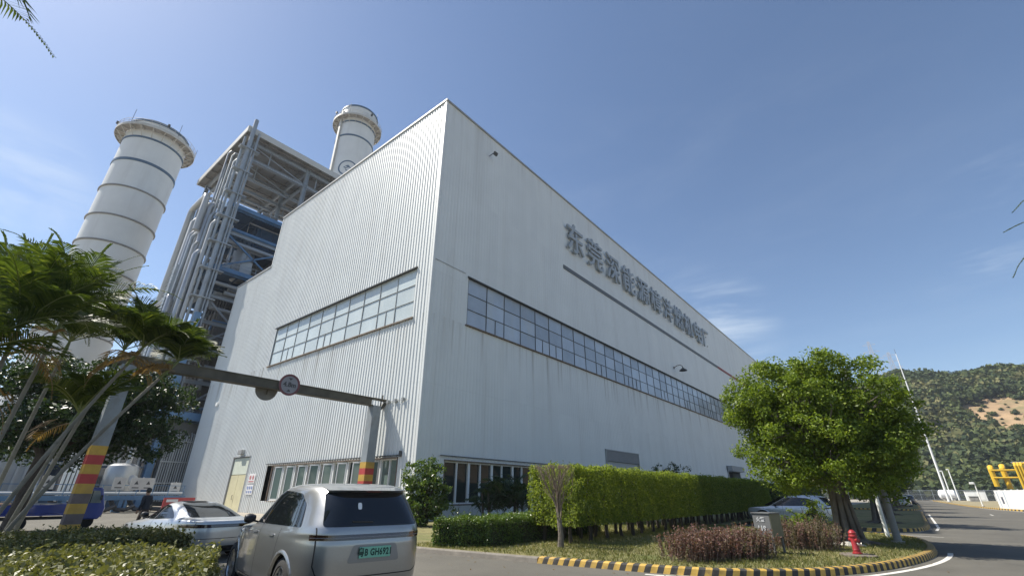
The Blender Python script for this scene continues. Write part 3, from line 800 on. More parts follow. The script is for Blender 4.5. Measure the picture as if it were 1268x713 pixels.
stack('tall white chimney stack with dark rings rising behind the palms', -104, 9.35, 5.08, 69.8, 67.3, 6.7, (53.5, 47.2, 41.9, 36.6, 25), ((65.2, .4), (59.7, .55), (69.4, .5)))
s2 = stack('pale chimney stack with round emblem rising behind the hall roof', -90, 44.5, 4.65, 93.8, 89.6, 6.1, (60, 50, 40), ((88.2, .4), (83.6, .45), (93.5, .5)))
# round emblem painted on the second stack
b = MB(); a0 = math.atan2(-44.9, 90) - .10; r = 4.66; zc = 73.2
def oncyl(u, v, rr=r): a = a0 + u / rr; return (math.cos(a) * rr, math.sin(a) * rr, zc + v)
n = 40
for k in range(n):
    t0, t1 = 2 * math.pi * k / n, 2 * math.pi * (k + 1) / n
    b.add([oncyl(2.35 * math.cos(t), 2.35 * math.sin(t), r + .02) for t in (t0, t1)] + [oncyl(2.0 * math.cos(t), 2.0 * math.sin(t), r + .02) for t in (t1, t0)], [(0, 1, 2, 3)])
for q in ([(-1.1, .1), (-.2, .9), (.2, .3), (-.5, -.2)], [(-.1, 1.0), (1.3, .2), (1.0, -.2), (.1, .35)], [(-.6, -.4), (.9, -.1), (.7, -.7), (-.3, -.9)]):
    b.add([oncyl(u, v, r + .02) for u, v in q], [(0, 1, 2, 3)])
b.build('emblem', M_ringb, s2)
# ladder cage and duct beside the second stack top
b = MB(); a = a0 - .9
b.obox((math.cos(a) * (r + .25), math.sin(a) * (r + .25), 70), (math.cos(a), math.sin(a), 0), (-math.sin(a), math.cos(a), 0), (0, 0, 1), .25, .3, 22)
b.build('ladder', M_plat, s2)
# ================================================================ boiler steel structure behind the hall
M_st = mat('galvanised steel', (0.31, 0.345, 0.375), 0.45, metal=0.25, var=0.12, scale=.8, dirt=(.24, .24, .23), dirt_amt=.5)
M_pipe = mat('pale lagged pipe', (0.42, 0.43, 0.43), 0.45, metal=0.2, var=0.08, scale=.6, dirt=(.33, .32, .29), dirt_amt=.4)
M_bluest = mat('blue painted steel', (0.085, 0.19, 0.34), 0.5, var=0.12, scale=.7, dirt=(.10, .14, .18), dirt_amt=.5)
M_blued = mat('deep blue deck', (0.030, 0.075, 0.150), 0.6, var=0.15, scale=.5)
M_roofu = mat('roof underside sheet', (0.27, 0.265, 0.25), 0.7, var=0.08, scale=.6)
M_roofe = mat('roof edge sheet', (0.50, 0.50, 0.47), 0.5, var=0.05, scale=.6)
M_cas = mat('boiler casing', (0.20, 0.19, 0.175), 0.7, var=0.2, scale=.35, dirt=(.10, .085, .07), dirt_amt=.6)
M_alum = mat('aluminium lagging', (0.38, 0.39, 0.40), 0.35, metal=0.5, var=0.1, scale=1.2)
M_dkst = mat('dark steel', (0.055, 0.058, 0.062), 0.6, var=0.2, scale=1)
HX0, HX1, HY0, HY1, HZ = -88.0, -68.0, 16.3, 47.0, 53.6
hr = empty('boiler_structure', 'tall open steel structure with blue decks and flat roof left of the hall', 'structure', (-78, 31, 0))
def Q(b, name, m, **k):
    b.xform(Matrix.Translation((78, -31, 0))); return b.build(name, m, hr, **k)
cx_ = [HX1 - .6, -78.0, HX0 + .6]; cy_ = [HY0 + .6, 26.5, 36.5, HY1 - .6]
for x in cx_:
    for y in cy_:
        b = MB(); b.ibeam((x, y, 0), (x, y, HZ), .6, .6, .06, up=(0, 1, 0)); Q(b, 'column', M_st)
# flat roof: sheet, fascia, purlins
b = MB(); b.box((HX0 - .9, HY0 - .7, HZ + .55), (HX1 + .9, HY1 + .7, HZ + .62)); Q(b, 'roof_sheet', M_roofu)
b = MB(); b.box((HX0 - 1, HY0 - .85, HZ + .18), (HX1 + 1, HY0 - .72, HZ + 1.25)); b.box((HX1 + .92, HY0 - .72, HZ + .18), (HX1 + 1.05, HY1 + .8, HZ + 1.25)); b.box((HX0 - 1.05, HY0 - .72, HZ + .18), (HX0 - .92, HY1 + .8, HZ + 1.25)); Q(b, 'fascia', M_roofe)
b = MB()
for k in range(14):
    y = HY0 + .3 + k * (HY1 - HY0 - .6) / 13; b.box((HX0 - .8, y - .07, HZ + .30), (HX1 + .8, y + .07, HZ + .545))
for k in range(8):
    x = HX0 + k * (HX1 - HX0) / 7; b.box((x - .1, HY0 - .6, HZ + .02), (x + .1, HY1 + .6, HZ + .295))
Q(b, 'purlins', M_cas)
# levels: beams round every level, decks on three of them
lv = [5.2, 9.8, 14.5, 18.6, 22.6, 26.4, 30.4, 36.6, 40.8, 50.2, 53.2]
for i, z in enumerate(lv):
    blue = z in (9.8, 30.4, 40.8)
    m = M_bluest if blue else M_st
    for y in cy_:
        b = MB(); b.ibeam((HX0 + .6, y, z), (HX1 - .6, y, z), .35, .7 if blue else .5, .05); Q(b, 'beam', m)
    for x in cx_:
        b = MB(); b.ibeam((x, HY0 + .6, z + .02), (x, HY1 - .6, z + .02), .35, .7 if blue else .5, .05); Q(b, 'beam', m)
for z, m in ((9.8, M_dkst), (18.6, M_dkst), (30.4, M_blued), (40.8, M_blued)):
    b = MB(); b.box((HX0 + .3, HY0 + .3, z + .38), (HX1 - .3, HY1 - .3, z + .46))
    for k in range(9):
        y = HY0 + 1.2 + k * 3.3; b.box((HX0 + .3, y - .08, z + .08), (HX1 - .3, y + .08, z + .375))
    for k in range(6):
        x = HX0 + 2 + k * 3.2; b.box((x - .06, HY0 + .4, z + .16), (x + .06, HY1 - .4, z + .372))
    Q(b, 'deck', m)
    e = MB(); e.box((HX1 - .28, HY0, z - .1), (HX1 - .2, HY1, z + .55)); e.box((HX0, HY0 - .05, z - .1), (HX1 - .3, HY0 + .02, z + .55)); Q(e, 'deck_edge', M_bluest if m is M_blued else M_st)
    r = MB()
    for h in (.55, 1.1):
        r.tube([(HX0, HY0, z + .5 + h), (HX1 - .2, HY0, z + .5 + h), (HX1 - .2, HY1, z + .5 + h)], .04, 5)
    for k in range(16): r.bar((HX1 - .2, HY0 + k * 2.03, z + .5), (HX1 - .2, HY0 + k * 2.03, z + 1.6), .06)
    for k in range(10): r.bar((HX0 + k * 2, HY0, z + .5), (HX0 + k * 2, HY0, z + 1.6), .06)
    Q(r, 'railing', M_st)
# braces
rb = random.Random(4)
for (y0, y1) in zip(cy_, cy_[1:]):
    for z0, z1 in ((30.6, 36.6), (18.6, 26.4), (9.8, 18.6)):
        for a, c in (((y0, z0), (y1, z1)), ((y1, z0), (y0, z1))):
            if rb.random() < .65:
                b = MB(); b.bar((HX1 - .6, a[0], a[1]), (HX1 - .6, c[0], c[1]), .22); Q(b, 'brace', M_st if z0 != 30.6 else M_bluest)
for (x0, x1) in zip(cx_, cx_[1:]):
    for z0, z1 in ((40.9, 46.5), (46.5, 53.2), (26.4, 36.6), (14.5, 22.6)):
        b = MB(); b.bar((x0, HY0 + .6, z0), (x1, HY0 + .6, z1), .2); Q(b, 'brace', M_st)
        if rb.random() < .5:
            b = MB(); b.bar((x1, HY0 + .6, z0), (x0, HY0 + .6, z1), .2); Q(b, 'brace', M_st)
# roof trusses seen from below
for x in (HX1 - 1.2, HX1 - 6.5, HX1 - 13):
    b = MB(); b.bar((x, HY0 + .5, 50.3), (x, HY1 - .5, 50.3), .3); 
    for k in range(4):
        y = HY0 + 4 + k * 8.2; b.bar((x, y, 50.3), (x, y, 53.4), .16)
    b.bar((x, HY0 + .6, 53.3), (x, HY0 + 12, 50.4), .14)
    Q(b, 'truss', M_st)
# casing boxes of the boiler inside
for (a, c, m) in (((-86, 19.5, .5), (-71.5, 44, 9.3), M_cas), ((-85, 20.5, 10.6), (-73, 44, 26.2), M_cas), ((-84, 21.5, 27), (-74, 43, 30.2), M_dkst), ((-86, 19, 31.2), (-76, 44, 36.4), M_cas), ((-86.5, 22, 36.9), (-71, 45, 40.7), M_blued)):
    b = MB(); b.box(a, c)
    x1 = c[0]
    for k in range(12):
        y = a[1] + .6 + k * (c[1] - a[1] - 1.2) / 11; b.box((x1 + .005, y - .07, a[2] + .1), (x1 + .22, y + .07, c[2] - .1))
    for k in range(7):
        x = a[0] + .6 + k * (c[0] - a[0] - 1.2) / 6; b.box((x - .07, a[1] - .22, a[2] + .1), (x + .07, a[1] - .005, c[2] - .1))
    Q(b, 'casing', m)
# drums and vessels on the decks
for (c, L, r, m) in (((-71.5, 21.2, 33.3), 4.2, 1.45, M_alum), ((-72.5, 24, 42.6), 6, 1.0, M_alum), ((-70.5, 30, 33.0), 5, 1.2, M_pipe), ((-72, 33, 43), 9, 1.1, M_alum)):
    b = MB(); pr = [(0.02, -L / 2 - .5 * r), (r * .6, -L / 2 - .36 * r), (r, -L / 2), (r, L / 2), (r * .6, L / 2 + .36 * r), (0.02, L / 2 + .5 * r)]
    ax = ((0, 0, 1), (1, 0, 0), (0, 1, 0)) if L > 4.5 else ((1, 0, 0), (0, 1, 0), (0, 0, 1))
    b.lathe(pr, 24, c, ax, cap=False); Q(b, 'drum', m, smooth=True)
for k in range(14):
    b = MB(); x, y, z = rb.uniform(-74, -69.2), rb.uniform(17.5, 30), rb.choice((10.4, 19.1, 30.9, 31, 41.4)); w_, h_ = rb.uniform(.4, 1.4), rb.uniform(.8, 2.4)
    b.box((x - w_, y - w_, z), (x + w_, y + w_, z + h_)); b.tube([(x, y, z + h_), (x, y, z + h_ + 1), (x + .8, y, z + h_ + 1.3)], .12, 6); Q(b, 'equipment', rb.choice((M_alum, M_cas, M_pipe, M_st)), bevel=.04)
# horizontal pipes across the hall side
for k in range(30):
    z = rb.choice((8.4, 11.6, 12.6, 15.6, 16.8, 19.9, 21.2, 23.6, 25.2, 27.7, 28.6, 35.4, 37.6, 39.4)) + rb.uniform(-.2, .2); x = HX1 - rb.uniform(.9, 3.2); r = rb.choice((.12, .18, .28, .38))
    ya, yb = HY0 + rb.uniform(.8, 4), HY0 + rb.uniform(9, 27)
    b = MB(); pts = [(x, ya, z), (x, yb, z)]
    if rb.random() < .6: pts = [(x, ya, z - rb.uniform(1, 3))] + pts
    if rb.random() < .5: pts = pts + [(x, yb, z + rb.uniform(1, 3))]
    b.tube(pts, r, 10); Q(b, 'pipe', rb.choice((M_pipe, M_pipe, M_alum, M_cas, M_bluest)), smooth=True)
# tall vertical lagged pipes on the front face
for k, (x, y, z0, z1, r) in enumerate(((-69.2, 15.0, 0, 34, .42), (-70.6, 14.4, 0, 29, .60), (-72.3, 14.9, 0, 36, .35), (-73.6, 14.2, 0, 31, .30), (-75.2, 14.8, 2, 38, .62), (-77.1, 14.1, 2, 33, .38), (-78.9, 14.7, 0, 39, .34), (-80.4, 14.2, 0, 34, .5), (-82.2, 14.9, 0, 40, .30), (-84.0, 14.4, 0, 37, .75), (-86.2, 14.8, 0, 42, .42), (-87.6, 14.3, 0, 41.5, .34), (-74.4, 15.3, 8, 48, .22), (-79.8, 15.3, 8, 50, .22), (-71.4, 15.4, 3, 46, .25))):
    x = -67.4 + (x + 69.2) * .52; r = r * .62; z0 = max(z0, 10.9); z1 += 3
    b = MB(); b.tube([(x, y, z0), (x, y, z1 - .8), (x + .05, y + .25, z1 - .2), (x, y + 1.0, z1), (x, y + 2.6, z1)], r, 12); Q(b, 'pipe', (M_pipe, M_alum, M_st)[k % 3], smooth=True)
b = MB(); b.tube([(-77.2, 14.0, 12), (-77.2, 14.0, 41.4), (-76.9, 14.0, 42), (-76.2, 14.0, 42.2), (-71, 14.0, 42.2), (-70.6, 14.0, 41.6), (-70.6, 14.0, 36)], .42, 12); Q(b, 'pipe', M_pipe, smooth=True)
b = MB(); b.tube([(-77, 13.6, 24.4), (-71.5, 13.6, 25.2), (-70, 13.6, 25.2), (-69.6, 13.6, 24.7), (-69.6, 13.6, 14)], .38, 12); Q(b, 'pipe', M_alum, smooth=True)
# two tall pipes at the near corner standing above the roof
for x, y, r, z1 in ((-66.7, 16.2, .32, 56.2), (-66.6, 17.1, .17, 53.9), (-67.1, 15.5, .18, 52.5), (-66.4, 16.7, .10, 50.5)):
    b = MB(); b.tube([(x, y, 0), (x, y, z1)], r, 12); Q(b, 'vent_pipe', M_st, smooth=True)
for k in range(12):
    b = MB(); b.box((-67.2, 15.0, 4 + k * 4.2), (-66.2, 17.8, 4.15 + k * 4.2)); Q(b, 'pipe_support', M_st)
# blue corner stair shaft panel and ladders
b = MB(); b.box((-65.5, 15.75, 0), (-64.8, 16.4, 22.5)); Q(b, 'blue_post', M_bluest)
b = MB(); b.box((-71.2, 13.2, 0), (-70.2, 13.5, 30))
for k in range(60): b.box((-71.2, 13.0, .5 * k), (-70.2, 13.06, .5 * k + .07))
Q(b, 'ladder', M_st)
# bank of slim vertical pipes at ground level beside the hall
for k in range(16):
    x = -66.0 + .0 * k; y = 16.6 - .0 * k
    b = MB(); xx = -64.1 - .02 * (k % 3); yy = 16.75 + .23 * k; zt = 7.9 - .07 * (k % 5)
    b.tube([(xx, yy, .6), (xx, yy, zt - .3), (xx - .25, yy, zt), (xx - 1.5, yy, zt)], .07 if k % 4 else .10, 8); Q(b, 'pipe', M_pipe, smooth=True)
b = MB(); b.box((-65.2, 16.6, .2), (-64.6, 24, 9.0)); Q(b, 'panel', mat('dark plant panel', (.10, .105, .10), .7, var=.2, scale=.6))
for z in (2.4, 4.6, 6.8):
    b = MB(); b.box((-64.0, 16.6, z), (-63.88, 22, z + .14)); Q(b, 'rail', M_pipe)
b = MB(); b.box((-66.5, 15.2, 9.2), (-63.6, 24, 10.1)); Q(b, 'blue_girder', M_bluest)

# ---------------------------------------------------------------- smaller plant items in front
M_conc = mat('concrete plinth', (.33, .31, .28), .9, var=.15, scale=1, bump=.2)
# glazed blue control cabin
cab = empty('control_cabin', 'blue framed plant cabin with dark glazed panels behind the silver tank', 'cabin', (-69, 12.0, 0))
b = MB(); b.box((-.2, -4.0, 0), (2.4, 3.4, 10.4)); b.build('wall', M_blued, cab)
b = MB()
for k in range(4):
    y = -3.6 + k * 1.75
    for z in (1.2, 4.4, 7.4): b.box((2.41, y, z), (2.46, y + 1.55, z + 2.7))
b.build('window', mat('dark blue glass', (.015, .028, .05), .06, spec=.8, var=.2), cab)
b = MB()
for k in range(5): b.box((2.42, -3.85 + k * 1.75, .2), (2.56, -3.65 + k * 1.75, 10.3))
for z in (4.1, 7.15, 10.15): b.box((2.565, -4, z), (2.66, 3.4, z + .18))
b.build('window_frame', M_pipe, cab)
b = MB(); b.box((-.6, -4.5, 10.45), (2.9, 3.7, 10.75)); b.build('roof', M_st, cab)
# silver vertical tank on a blue skid
tk = empty('storage_tank', 'rounded silver vertical tank on a blue skid left of the hall', 'tank', (-57.5, 12.2, 0))
b = MB(); b.lathe([(1.2, 1.3), (1.27, 1.4), (1.27, 3.5), (1.15, 3.8), (.8, 4.0), (.02, 4.06)], 28); b.build('vessel', M_alum, tk, smooth=True)
b = MB(); b.tube([(.3, .2, 4.0), (.3, .2, 7.2), (.3, 1.0, 7.6)], .22, 12); b.build('vent_pipe', M_pipe, tk, smooth=True)
for dx, dy in ((.85, .85), (.85, -.85), (-.85, .85), (-.85, -.85)):
    b = MB(); b.box((dx - .1, dy - .1, 0), (dx + .1, dy + .1, 1.32)); b.build('leg', M_bluest, tk)
b = MB(); b.lathe([(.42, 0), (.42, .1), (.3, .18)], 20, (1.08, .68, 2.6), ((0, 1, 0), (0, 0, 1), (.85, .52, 0))); b.build('manhole', M_alum, tk, smooth=True)
# blue pipe bridge with hoses
br = empty('pipe_rack', 'low blue steel rack with pipes running behind the three wheeled truck', 'pipe rack', (-52, 8, 0))
b = MB(); b.box((-.2, -7.5, .95), (.2, 8.2, 1.28)); b.box((-1.6, -7.5, .95), (-1.3, 8.2, 1.28)); b.build('girder', M_bluest, br)
for y in (-7, -3.6, 0, 3.6, 7.6):
    b = MB(); b.box((-.14, y - .14, 0), (.14, y + .14, .945)); b.box((-1.58, y - .14, 0), (-1.32, y + .14, .945)); b.build('post', M_bluest, br)
for k, (dx, z, r) in enumerate(((-.35, 1.45, .12), (-.75, 1.47, .15), (-1.1, 1.45, .12))):
    b = MB(); b.tube([(dx, -7.6, z), (dx, 8.1, z)], r, 10); b.build('pipe', M_pipe, br, smooth=True)
for k in range(7):
    b = MB(); y = -2 + k * 1.25; z = .35
    b.tube([(-.5, y, 1.0), (-.2, y + .1, .7), (.3 + .1 * (k % 3), y + .35, .25), (.6, y + .9, .22), (.4, y + 1.5, .5)], .16, 8); b.build('hose', M_dkst, br, smooth=True)
b = MB(); b.bar((.3, -7.4, 1.6), (.3, 8, 1.6), .045); b.bar((.3, -7.4, 2.1), (.3, 8, 2.1), .045)
for k in range(14): b.bar((.3, -7.3 + k * 1.17, 1.0), (.3, -7.3 + k * 1.17, 2.1), .045)
b.build('railing', M_bluest, br)
# warning boards with a black triangle on the rack railing
for i, (y, lab, two) in enumerate(((6.6, 'white warning board on the blue rack left of the gantry post', 0), (11.0, 'white board with black triangle in front of the silver tank', 0), (12.6, 'wide white board with two panels at the right of the silver tank', 1), (15.6, 'small white board in front of the slim pipe bank by the hall', 0))):
    t = empty('warning_board', lab, 'warning sign', (-51.55, y, 1.75) if i < 3 else (-53.5, 15.7, 1.45))
    wd = .42 if not two else .85
    b = MB(); b.box((0, -wd, 0), (.05, wd, .95)); b.bar((-.06, 0, -1.45 if i == 3 else -.3), (-.06, 0, 1.0), .06); b.build('panel', mat('weathered board', (.50, .50, .49), .6, var=.1, scale=2), t)
    b = MB()
    for c in ((0,) if not two else (-.42, .42)):
        b.add([(.056, c - .15, .42), (.056, c + .15, .42), (.056, c, .72)], [(0, 1, 2)]); b.box((.051, c - .24, .12), (.058, c + .24, .2))
    b.build('symbol', M_dkst, t)
# tilted grey duct panels, white ribbed tower and sheds seen through the trees
M_duct = mat('pale grey duct', (.42, .43, .43), .5, var=.1, scale=.7)
for i, (x, y, w_, h_, lab) in enumerate(((-67, 5.2, 2.2, 9.5, 'pale grey duct tower with ribs behind the trees, nearest the blue cabin'), (-72, -1.5, 3.0, 12, 'tall pale grey ribbed duct tower behind the palms at the left'), (-60, 9.3, 1.0, 5.0, 'short white slatted cooler standing behind the gantry post'))):
    t = empty('duct_tower', lab, 'duct', (x, y, 0))
    b = MB(); b.box((-w_, -w_, .6), (w_, w_, h_)); b.build('casing', M_duct if i != 2 else M_dkst, t)
    n = 7
    for k in range(n):
        yy = -w_ + (k + .5) * 2 * w_ / n
        b = MB(); b.box((w_ + .005, yy - .1, .8), (w_ + .2, yy + .1, h_ - .2)); b.build('rib', M_duct if i != 2 else M_white, t)
    b = MB(); b.box((-w_ - .2, -w_ - .2, 0), (w_ + .2, w_ + .2, .58)); b.build('plinth', M_conc, t)
sh = empty('plant_shed', 'low grey shed with a blue roof edge behind the palms at the far left', 'shed', (-58, -8, 0))
b = MB(); b.box((-6, -9, 0), (3, 5, 4.4)); b.build('wall', M_duct, sh)
b = MB(); b.box((-6.3, -9.3, 4.41), (3.4, 5.3, 4.75)); b.build('roof', M_bluest, sh)
for k in range(4):
    b = MB(); b.box((3.01, -7.6 + k * 3.1, .9), (3.06, -5.4 + k * 3.1, 3.4)); b.build('window', M_gl_low, sh)
# red banner box by the hall corner, striped hazard barrier
bn = empty('red_banner', 'low red banner with a pale heading standing by the foot of the hall', 'banner', (-46.5, 14.2, 0))
b = MB(); b.box((-.05, -1.1, .3), (.05, 1.1, 1.18)); b.build('panel', M_red, bn)
b = MB(); b.box((.052, -.9, .86), (.06, -.1, 1.06)); b.build('heading', M_board, bn)
for y in (-1.0, 1.0):
    b = MB(); b.box((-.12, y - .04, 0), (-.055, y + .04, 1.17)); b.build('post', M_dark, bn)
hz = empty('hazard_barrier', 'low orange and black striped barrier on the ground by the blue rack', 'barrier', (-47.5, 5.2, 0))
b = MB()
for k in range(9):
    b.mi = k % 2; y0 = -1.5 + k * .34
    b.add([(0, y0, .12), (0, y0 + .34, .12), (0, y0 + .54, .62), (0, y0 + .2, .62), (-.1, y0, .12), (-.1, y0 + .34, .12), (-.1, y0 + .54, .62), (-.1, y0 + .2, .62)], [(0, 1, 2, 3), (7, 6, 5, 4), (3, 2, 6, 7), (0, 4, 5, 1)])
b.build('board', [mat('hazard orange', (.50, .20, .04), .7, var=.15), M_blk], hz)
for y in (-1.2, 1.2):
    b = MB(); b.box((-.3, y - .04, 0), (.15, y + .04, .115)); b.build('foot', M_dark, hz)

# ================================================================ height gantry over the road
M_post = mat('weathered grey paint', (0.235, 0.265, 0.285), 0.6, var=0.12, scale=1.2, dirt=(0.135, 0.11, 0.085), dirt_amt=0.7, dirt_scale=.9, dirt_stretch=(1, 1, .5))
M_beam = mat('rusty olive beam', (0.085, 0.078, 0.058), 0.75, var=0.25, scale=1.5, dirt=(0.05, 0.038, 0.025), dirt_amt=.6, dirt_scale=1.0)
M_pyel = mat('band yellow paint', (0.50, 0.31, 0.05), 0.6, var=0.12, scale=3, dirt=(.25, .18, .09), dirt_amt=.5)
M_pred = mat('band red paint', (0.42, 0.045, 0.045), 0.6, var=0.12, scale=3, dirt=(.22, .08, .06), dirt_amt=.4)
M_pgr = mat('band brown grey paint', (0.15, 0.12, 0.12), 0.7, var=0.2, scale=2, dirt=(.09, .07, .05), dirt_amt=.6)
GX, GYR, GYL = -26.9, 18.2, 4.6
ga = empty('height_gantry', 'grey steel height gantry with yellow and red banded posts spanning the road beside the hall', 'gantry', (GX, 11, 0))
def G(b, name, m, **k):
    b.xform(Matrix.Translation((-GX, -11, 0))); return b.build(name, m, ga, **k)
for y in (GYL, GYR):
    hw = .28 if y == GYL else .32
    p = MB(); p.box((GX - hw, y - hw, .062), (GX + hw, y + hw, 6.98))
    G(p, 'post', M_post, bevel=.012)
    z = 3.42; colours = [M_pyel, M_pred, M_pyel, M_pred, M_pyel, M_pgr, M_pyel, M_pgr, M_pyel]
    for c in colours:
        if c:
            q = MB(); e = hw + .004
            q.lathe([(e * 1.4142, z - .375), (e * 1.4142, z)], 4, (GX, y, 0), ((.70711, .70711, 0), (-.70711, .70711, 0), (0, 0, 1)), cap=False)
            G(q, 'paint_band', c)
        z -= .375
    q = MB(); q.box((GX - .5, y - .5, 0.005), (GX + .5, y + .5, .06)); G(q, 'base_plate', M_post)
b = MB(); b.ibeam((GX, GYL - .5, 7.22), (GX, GYR - .3, 7.22), .5, .52, .05); b.box((GX + .03, GYL - .4, 6.99), (GX + .2, GYR - .4, 7.0 + .44)); G(b, 'beam', M_beam)
b = MB()
b.bar((GX, GYR - .3, 7.45), (GX, GYR + .95, 7.45), .5, .08); b.bar((GX, GYR + .35, 6.75), (GX, GYR + .95, 7.42), .42, .10); b.bar((GX, GYR + .45, 7.05), (GX, GYR + .45, 7.4), .06); b.bar((GX, GYR + .55, 7.49), (GX, GYR + .55, 7.8), .07)
G(b, 'end_bracket', M_beam)
for i, (y, z, sgn, lab) in enumerate(((12.05, 7.32, 1, 'round red rimmed height limit sign reading 4.8m on the gantry beam'), (11.1, 6.98, -1, 'round grey back of a second sign hanging behind the gantry beam'))):
    t = empty('height_limit_sign', lab, 'sign', (GX + (.33 if sgn > 0 else -.33), y, z))
    X_ = ((0, 1, 0), (0, 0, 1), (sgn, 0, 0)) if sgn > 0 else ((0, -1, 0), (0, 0, 1), (-1, 0, 0))
    rr = .62
    b = MB(); b.lathe([(rr, -.02), (rr, .0)], 40, (0, 0, 0), X_); b.build('disc', mat('sign back grey', (.17, .16, .14), .6, var=.15) if sgn < 0 else mat('shaded sign face', (.24, .24, .26), .5, var=.08), t)  # white front face darkened: the shade it hangs in is put into its colour
    if sgn > 0:
        b = MB(); b.lathe([(rr, .001), (rr, .012), (rr * .80, .012), (rr * .80, .001)], 40, (0, 0, 0), X_, cap=False); b.build('rim', mat('faded sign red', (.15, .05, .055), .55, var=.15), t)
        b = MB()
        for q in (1, -1): b.add([(.014, -.12, q * .39), (.014, .12, q * .39), (.014, 0, q * .25)], [(0, 1, 2) if q < 0 else (0, 2, 1)])
        b.build('arrows', M_dkst, t)
        text_obj('lettering', '4.8m', .38, (.012, 0, 0), (0, 1, 0), (0, 0, 1), M_dkst, t, extrude=.004, offset=.012)
    b = MB(); b.bar((-.02 * sgn - .13 * sgn, 0, -.3), (-.15 * sgn, 0, .1), .06); b.build('clamp', M_beam, t)
# ================================================================ vehicles
def pchip(xs, ys, x):
    xs = np.asarray(xs, float); ys = np.asarray(ys, float); h = np.diff(xs); dl = np.diff(ys) / h
    m = np.zeros(len(xs)); m[0] = dl[0]; m[-1] = dl[-1]
    for i in range(1, len(xs) - 1):
        if dl[i - 1] * dl[i] > 0:
            w1 = 2 * h[i] + h[i - 1]; w2 = h[i] + 2 * h[i - 1]; m[i] = (w1 + w2) / (w1 / dl[i - 1] + w2 / dl[i])
    x = np.asarray(x, float); i = np.clip(np.searchsorted(xs, x) - 1, 0, len(xs) - 2)
    t = (x - xs[i]) / h[i]
    return ((1 + 2 * t) * (1 - t) ** 2) * ys[i] + t * (1 - t) ** 2 * h[i] * m[i] + t * t * (3 - 2 * t) * ys[i + 1] + t * t * (t - 1) * h[i] * m[i + 1]

class Body:
    """car body as a stack of rounded plan outlines; x from the tail, y to the car's left"""
    def __init__(s, tab, nr=5.0, nf=3.4):
        s.t = np.array(tab, float); s.nr, s.nf = nr, nf
    def at(s, z):
        T = s.t; return [float(pchip(T[:, 0], T[:, k], z)) for k in (1, 2, 3)]
    def expo(s, z):
        z0, z1 = s.t[0, 0], s.t[-1, 0]; f = max(0, (z - (z0 + .62 * (z1 - z0))) / (.38 * (z1 - z0)))
        return s.nr * (1 - f) + 3.2 * f, s.nf * (1 - f) + 3.0 * f
    def side(s, x, z):
        xr, xf, w = s.at(z); xc = (xr + xf) / 2; a = (xf - xr) / 2; nr, nf = s.expo(z)
        u = abs((x - xc) / a); n = nr if x < xc else nf
        return w * max(0, 1 - min(u, 1) ** n) ** (1 / n)
    def rear(s, y, z):
        xr, xf, w = s.at(z); a = (xf - xr) / 2; nr, nf = s.expo(z)
        return (xr + xf) / 2 - a * max(0, 1 - min(abs(y / w), 1) ** nr) ** (1 / nr)
    def front(s, y, z):
        xr, xf, w = s.at(z); a = (xf - xr) / 2; nr, nf = s.expo(z)
        return (xr + xf) / 2 + a * max(0, 1 - min(abs(y / w), 1) ** nf) ** (1 / nf)
    def outline(s, z, n=96):
        xr, xf, w = s.at(z); xc = (xr + xf) / 2; a = (xf - xr) / 2; nr, nf = s.expo(z); P = []
        for k in range(n):
            t = 2 * math.pi * k / n; c, q = math.cos(t), math.sin(t); e = nf if c >= 0 else nr
            P.append((xc + a * math.copysign(abs(c) ** (2 / e), c), w * math.copysign(abs(q) ** (2 / e), q), z))
        return P
    def mesh(s, n=96, levels=70):
        T = s.t; zs = []
        for z0, z1 in zip(T[:-1, 0], T[1:, 0]):
            k = max(2, int(round(levels * (z1 - z0) / (T[-1, 0] - T[0, 0])))) 
            zs += list(np.linspace(z0, z1, k, endpoint=False))
        zs.append(T[-1, 0])
        b = MB()
        for z in zs: b.v += s.outline(z, n)
        for i in range(len(zs) - 1):
            for k in range(n):
                k2 = (k + 1) % n; b.f.append((i * n + k, i * n + k2, (i + 1) * n + k2, (i + 1) * n + k)); b.m.append(0)
        b.f.append(tuple(range(n))[::-1]); b.m.append(0)
        e = (len(zs) - 1) * n; b.f.append(tuple(e + k for k in range(n))); b.m.append(0)
        return b

